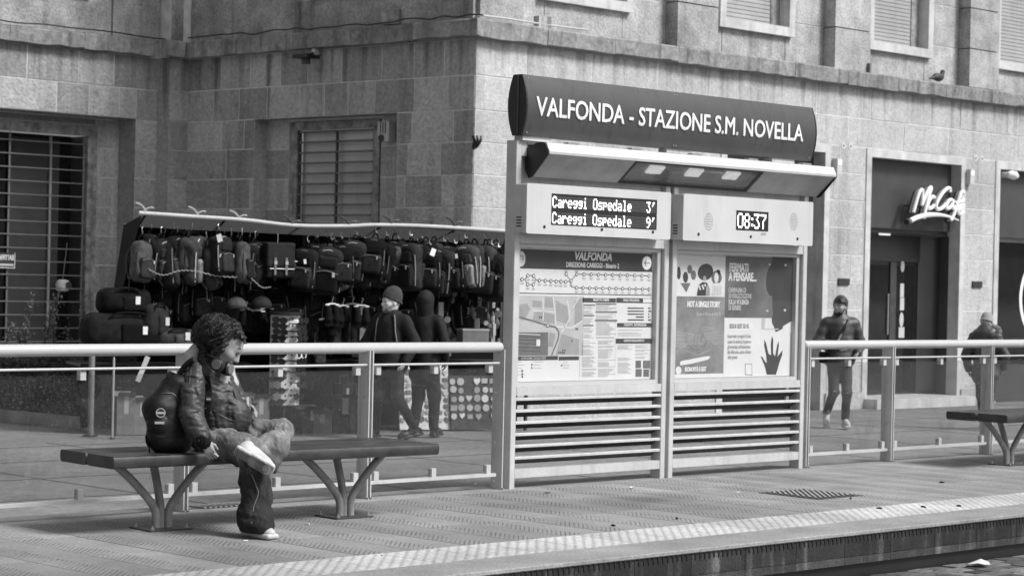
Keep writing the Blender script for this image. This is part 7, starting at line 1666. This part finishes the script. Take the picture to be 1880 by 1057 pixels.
# ------------------------------------------------------------------ walkers, built in a local frame: x forward, y left, z up
def walker(label, base, heading, H, kind, stride, mats, arms, head_yaw=0.0, head_pitch=0.0, lean=0.0, hs=1.0, bulk=1.0):
    s = H/1.74; rz = math.atan2(heading.y, heading.x)
    hipz, shz, hdz = .93*s, 1.43*s, 1.615*s
    lf = stride          # ((fx, fy, fz), (knee), ...) for left and right legs
    hip = lambda sd_: np.array((0, sd_*.085, .92))*s
    J = {}
    for sd_, (kn, an) in zip((1, -1), stride): J[sd_] = (hip(sd_), np.array(kn)*s, np.array(an)*s)
    ch = np.array((lean, 0, 1.30))*s; C = np.array((lean*1.15+.015, 0, 1.625))*s
    hf = (math.cos(head_yaw)*math.cos(head_pitch), math.sin(head_yaw)*math.cos(head_pitch), math.sin(head_pitch)); fn, q, R = head_fn(C, hf, (0, 0, 1), s*.98*hs, np.array((lean, 0, 1.42))*s)
    core = [cap(np.array((0, 0, .95))*s, ch, .12*s, .13*s)]
    for sd_ in (1, -1):
        core += [cap(J[sd_][0], J[sd_][1], .075*s, .055*s), cap(J[sd_][1], J[sd_][2], .05*s, .038*s)]
    A = {}
    for sd_, (el, wr) in zip((1, -1), arms):
        sh = np.array((lean, sd_*.175, 1.40))*s; A[sd_] = (sh, np.array(el)*s, np.array(wr)*s); core += [cap(sh, A[sd_][1], .045*s, .036*s), cap(A[sd_][1], A[sd_][2], .034*s, .026*s)]
    lo, hi = pb(core, .03); jobs = [(lambda P: sdf(core, P, .03), lo, hi, .022), (fn, C-.27*s, C+.18*s, .0085)]
    for sd_ in (1, -1):
        d = A[sd_][2]-A[sd_][1]; w = A[sd_][2]; jobs.append((hand_fn(w, d, np.array((0.2, -sd_*1.0, 0)), s*.95, .7, sd_), w-.17, w+.17, .006))
    me = soft_multi('person', mats['skin'], None, jobs); me.location = base; me.rotation_euler.z = rz; tag(me, label, 'person')
    # trousers
    tr = [ell(np.array((0, 0, .93))*s, np.array((.125, .165, .11))*s)]; ww = mats.get('leg', 1.0)
    for sd_ in (1, -1): h, k, a = J[sd_]; tr += [cap(h, k, .092*s*ww, .072*s*ww), cap(k, a + np.array((0, 0, .03)), .068*s*ww, .056*s*ww)]
    lo, hi = pb(tr, .03); soft('trousers', mats['trousers'], me, lambda P: sdf(tr, P, .035) + .006*wrinkle(P, 34, kind), lo, hi, .017, local=True)
    # jacket
    jl = mats.get('jlen', .90)
    jk = [cap(np.array((lean, 0, 1.33))*s, np.array((lean*.4, 0, jl+.12))*s, .150*s, .165*s), cap(np.array((lean, -.13, 1.40))*s, np.array((lean, .13, 1.40))*s, .075*s, .075*s), ell(np.array((0, 0, jl+.10))*s, np.array((.15, .185, .12))*s), cap(np.array((lean, 0, 1.44))*s, np.array((lean, 0, 1.49))*s, .075*s, .068*s)]
    sv = []
    for sd_ in (1, -1): sh, el, wr = A[sd_]; sv += [cap(sh, el, .075*s, .066*s), cap(el, wr, .064*s, .048*s)]
    pf = mats.get('puff', 0)
    if bulk != 1.0:
        jk = [(('cap', a[1], a[2], a[3]*bulk, a[4]*bulk) if a[0] == 'cap' else ('ell', a[1], a[2]*bulk, a[3])) for a in jk]; sv = [('cap', a[1], a[2], a[3]*bulk, a[4]*bulk) for a in sv]
    def jfn(P):
        d = smin(sdf(jk, P, .06), sdf(sv, P, .03), .025) + .006*wrinkle(P, 30, kind+5)
        if pf: d = d - .007*np.abs(np.sin(P[:, 2]*math.pi/.11))
        return d
    lo, hi = pb(jk+sv, .04); soft('jacket', mats['jacket'], me, jfn, lo, hi, .015, local=True)
    for sd_ in (1, -1):
        a = J[sd_][2]; k = J[sd_][1]; f = np.array((1, 0, 0.0)); ft = mats.get('foot', {}).get(sd_)
        if ft is not None: f = nrmz(ft)
        hl = a + np.array((-.055, 0, 0)) - np.array((0, 0, .075*s)); up = nrmz(np.cross(f, np.cross((0, 0, 1.0), f)))
        hl = a - f*.055 - up*.078*s; to = hl + f*.285*s; L = .285*s
        R = np.stack([f, np.cross(up, f), up]); q3 = lambda x, z: hl + f*x*L + up*z
        so = [rbox(q3(.5, .014), (L*.5, .047*s, .016), .014, R)]; upp = [ell(q3(.7, .05), np.array((L*.28, .044*s, .042)), R), ell(q3(.28, .06), np.array((L*.27, .040*s, .055)), R), cap(q3(.22, .07), q3(.2, .11), .042*s, .042*s)]
        lo, hi = pb(so+upp, .03); sh = soft('shoe', mats['shoe'], me, lambda P: smin(sdf(so, P), sdf(upp, P, .03), .008), lo, hi, .012, local=True)
    return me, C, q, R, A, J, s, jfn
def hat(me, C, R, s, m, name='beanie', hgt=.10, dz=0.045):
    pr = [ell(C + R[2]*(dz*s) - R[0]*.012*s, np.array((.113, .092, .112))*s, R), ell(C + R[2]*((dz+.05)*s) - R[0]*.03*s, np.array((.085, .08, hgt))*s, R)]
    lo, hi = pb(pr, .02); soft(name, m, me, lambda P: np.maximum(sdf(pr, P, .03), -((P-C)@(R[2]-.42*R[0]) - .014*s)), lo, hi, .009, local=True)
    bd = [cap(C + R[0]*(math.cos(a)*.098-.012)*s + R[1]*math.sin(a)*.081*s + R[2]*(.020 + .040*math.cos(a))*s, C + R[0]*(math.cos(b)*.098-.012)*s + R[1]*math.sin(b)*.081*s + R[2]*(.020+.040*math.cos(b))*s, .016*s, .016*s) for a, b in zip(np.linspace(0, 6.283, 13)[:-1], np.linspace(0, 6.283, 13)[1:])]
    lo, hi = pb(bd, .02); soft(name+'_band', m, me, lambda P: sdf(bd, P, .01), lo, hi, .009, local=True)
def face(me, q, brow='hair', eye='ink'):
    for e in (-1, 1):
        MB().tube([Vector(q(.088, e*.014, .030)), Vector(q(.086, e*.034, .034)), Vector(q(.074, e*.050, .028))], .0038, 5).build('eyebrow', brow, me, local=True); MB().tube([Vector(q(.091, e*.020, .002)), Vector(q(.088, e*.040, .002))], .0034, 5).build('eye', eye, me, local=True)
    MB().tube([Vector(q(.094, -.020, -.074)), Vector(q(.099, 0, -.074)), Vector(q(.094, .020, -.074))], .0055, 6).build('lips', 'lips', me, local=True)
def beard(me, C, q, R, s, m, fn_off=.004):
    pr = [cap(q(.055, -.030, -.092), q(.055, .030, -.092), .034*s, .034*s), ell(q(.070, 0, -.108), np.array((.030, .030, .026))*s, R), cap(q(.03, -.058, -.05), q(.05, -.04, -.09), .02*s, .028*s), cap(q(.03, .058, -.05), q(.05, .04, -.09), .02*s, .028*s)]
    lo, hi = pb(pr, .02); soft('beard', m, me, lambda P: sdf(pr, P, .02) + .002*wrinkle(P, 150, 3), lo, hi, .009, local=True)
W_ = lambda r, c: (CR*r + CF*c).normalized()
# man in a dark jacket and knitted cap walking past the stall
b0 = atz(714, 806, Z_ST)
me, C, q, R, A, J, s, jfn = walker('man in dark jacket and grey knitted cap walking past the stall, looking aside', b0, W_(-0.42, -0.90), 1.66, 61,
    (((.10, .16, .50), (-.12, .27, .12)), ((.13, -.10, .50), (.04, -.16, .10))), dict(skin='skin_pale', trousers='jacket_dark', jacket='jacket_dark', shoe='black', foot={1: (.7, -.6, -.25), -1: (.8, -.6, 0)}, jlen=.76),
    (((-.04, .30, 1.14), (.10, .25, .93)), ((.04, -.30, 1.14), (.22, -.22, .96))), head_yaw=-0.62, hs=1.10, bulk=1.12)
s0 = s; s = s*1.10
hat(me, C, R, s, 'beanie', hgt=.075); face(me, q); beard(me, C, q, R, s, 'ink_mid')
s = s0
bs = thing('worn_daypack', Vector(b0) + ZV*1.0, 'dark daypack with pale edged straps worn by the man in the knitted cap', 'backpack'); bs.location = Vector(b0); bs.rotation_euler.z = me.rotation_euler.z
for sd_ in (-1, 1):
    pts = []
    for z, y in ((1.475, .075), (1.40, .105), (1.28, .115), (1.16, .13)):
        P = np.stack([np.linspace(.4, -.1, 200), np.full(200, sd_*y*s), np.full(200, z*s)], 1); v = jfn(P); k = np.argmax(v < 0); pts.append(Vector(P[max(k-2, 0)]))
    MB().tube(bez([Vector((-.08, sd_*.07, 1.50*s))] + pts + [Vector((-.02, sd_*.19, 1.02*s))], 4), .017, 6).build('strap', 'nylon', bs, local=True); MB().tube(bez([p + Vector((.012, sd_*.014, 0)) for p in pts], 4), .0055, 4).build('strap_edge', 'ink_soft', bs, local=True)
soft('body', 'nylon', bs, lambda P: sdf([rbox((-.25*s, 0, 1.20*s), (.075, .14, .20), .06)], P) + .006*wrinkle(P, 26, 2), (-.42, -.2, .9), (-.1, .2, 1.48), .02, local=True)
# dark figure just behind him, seen from the back
b0 = atz(776, 803, Z_ST)
me, C, q, R, A, J, s, jfn = walker('person in long black coat seen from behind, facing into the stall', b0, W_(0.35, 0.93), 1.66, 71,
    (((.06, .09, .50), (-.05, .10, .10)), ((.10, -.10, .50), (.05, -.12, .10))), dict(skin='skin_shade', trousers='jacket_dark', jacket='jacket_dark', shoe='black', jlen=.66, leg=1.1),
    (((-.03, .27, 1.14), (.08, .24, .92)), ((-.03, -.27, 1.14), (.10, -.23, .92))), head_yaw=0.2)
hp3 = [ell(C - R[0]*.02*s + R[2]*.01*s, np.array((.122, .105, .14))*s, R), cap(C - R[2]*.1*s - R[0]*.03, C - R[2]*.2*s, .10*s, .11*s)]
lo, hi = pb(hp3, .02); soft('hood', 'jacket_dark', me, lambda P: np.maximum(sdf(hp3, P, .04) + .005*wrinkle(P, 40, 2), -sdf([ell(C + R[0]*.11*s, np.array((.10, .075, .11))*s, R)], P)), lo, hi, .012, local=True)
# man in the puffer jacket
b0 = atz(1538, 787, Z_ST)
me, C, q, R, A, J, s, jfn = walker('bearded man in hooded puffer jacket and white trainers walking before the cafe', b0, W_(0.03, -1.0), 1.69, 81,
    (((.12, .09, .49), (-.02, .10, .10)), ((.10, -.08, .50), (-.20, -.12, .17))), dict(skin='skin_tan', trousers='denim_dark', jacket='puffer', shoe='shoe_white', puff=1, jlen=.84, leg=.95, foot={1: (1, 0, 0), -1: (1, -.15, -.55)}),
    (((-.08, .29, 1.13), (.14, .22, 1.02)), ((.02, -.30, 1.13), (.24, -.08, 1.10))), head_yaw=-0.75, head_pitch=0.12, bulk=1.14)
face(me, q, eye='skin_shade'); beard(me, C, q, R, s, 'hair')
hr = [ell(C + R[2]*.065*s - R[0]*.012*s, np.array((.100, .080, .078))*s, R)]; lo, hi = pb(hr, .02); soft('hair', 'hair', me, lambda P: np.maximum(sdf(hr, P) + .006*wrinkle(P, 90, 3), -((P-C)@nrmz(R[2]-.35*R[0]) - .064*s)), lo, hi, .009, local=True)
hdp = [ell(C - R[0]*.035*s + R[2]*.02*s, np.array((.112, .100, .128))*s, R), cap(C - R[2]*.11*s - R[0]*.03*s, C - R[2]*.17*s - R[0]*.02*s, .092*s, .105*s)]
lo, hi = pb(hdp, .02); soft('hood', 'puffer', me, lambda P: np.maximum(sdf(hdp, P, .04) + .004*wrinkle(P, 40, 4), -sdf([ell(C + R[0]*.115*s - R[2]*.005*s, np.array((.135, .088, .140))*s, R)], P)), lo, hi, .010, local=True)
cb = thing('shoulder_bag', Vector(b0), 'dark crossbody bag strap over the puffer jacket, bag at the hip', 'bag'); cb.location = Vector(b0); cb.rotation_euler.z = me.rotation_euler.z
pts = []
for z, y in ((1.45, .09), (1.36, .04), (1.26, -.02), (1.15, -.09), (1.06, -.15)):
    P = np.stack([np.linspace(.45, -.2, 240), np.full(240, y*s), np.full(240, z*s)], 1); v = jfn(P); k = np.argmax(v < 0); pts.append(Vector(P[max(k-2, 0)]))
MB().tube(bez(pts, 5), .022, 6).build('strap', 'black', cb, local=True)
soft('body', 'black_cloth', cb, lambda P: sdf([rbox((.12, -.24*s, .95*s), (.09, .045, .075), .03)], P), (-.02, -.36, .8), (.28, -.14, 1.1), .015, local=True)
# rips in his jeans
for sd_, z in ((-1, .51), (1, .50)):
    P = J[sd_][1] + np.array((.068, 0, (z-.5)*s)); MB().obox(Vector(P), (1, 0, 0), (0, 1, 0), (0, 0, 1), .006, .022, .010).build('jeans_rip', 'grey_cloth', me, local=True)
# figure with pale knitted cap and fur hood, walking away
b0 = atz(1806, 789, Z_ST)
me, C, q, R, A, J, s, jfn = walker('person with pale knitted cap and fur trimmed hood walking away past the shop', b0, W_(0.45, 0.89), 1.50, 91,
    (((.10, .08, .52), (.22, .08, .10)), ((.06, -.08, .50), (-.24, -.10, .20))), dict(skin='skin', trousers='denim_dark', jacket='puffer', shoe='shoe_grey', puff=1, jlen=.74, leg=1.0, foot={1: (1, 0, .1), -1: (.75, 0, -.66)}),
    (((-.06, .28, 1.13), (.04, .27, .92)), ((.05, -.28, 1.13), (.16, -.24, .95))), head_yaw=-0.4, head_pitch=-0.1, bulk=1.12)
hat(me, C, R, s, 'beanie_pale', hgt=.08)
hdp = [cap(np.array((-.12, -.09, 1.46))*s, np.array((-.12, .09, 1.46))*s, .085*s, .085*s), cap(np.array((-.06, .0, 1.50))*s, np.array((-.10, 0, 1.42))*s, .12*s, .11*s)]
lo, hi = pb(hdp, .02); soft('hood', 'puffer', me, lambda P: sdf(hdp, P, .03) + .006*wrinkle(P, 40, 3), lo, hi, .012, local=True)
fu = MB(); r3 = np.random.default_rng(3)
for i in range(420):
    a = r3.uniform(-2.4, 0.6); c = np.array((.02+.10*math.cos(a)*.3, -.03 + .13*math.sin(a), 1.50+.05*math.cos(a)))*s; d = nrmz(np.array((.3, math.sin(a), .5+math.cos(a)*.3)) + r3.normal(size=3)*.5)*.07; fu.tube([Vector(c), Vector(c+d*.6), Vector(c+d)], [.004, .003, .001], 3, caps=False)
tag(fu.build('fur_trim', 'fur', me, local=True), kind='stuff')
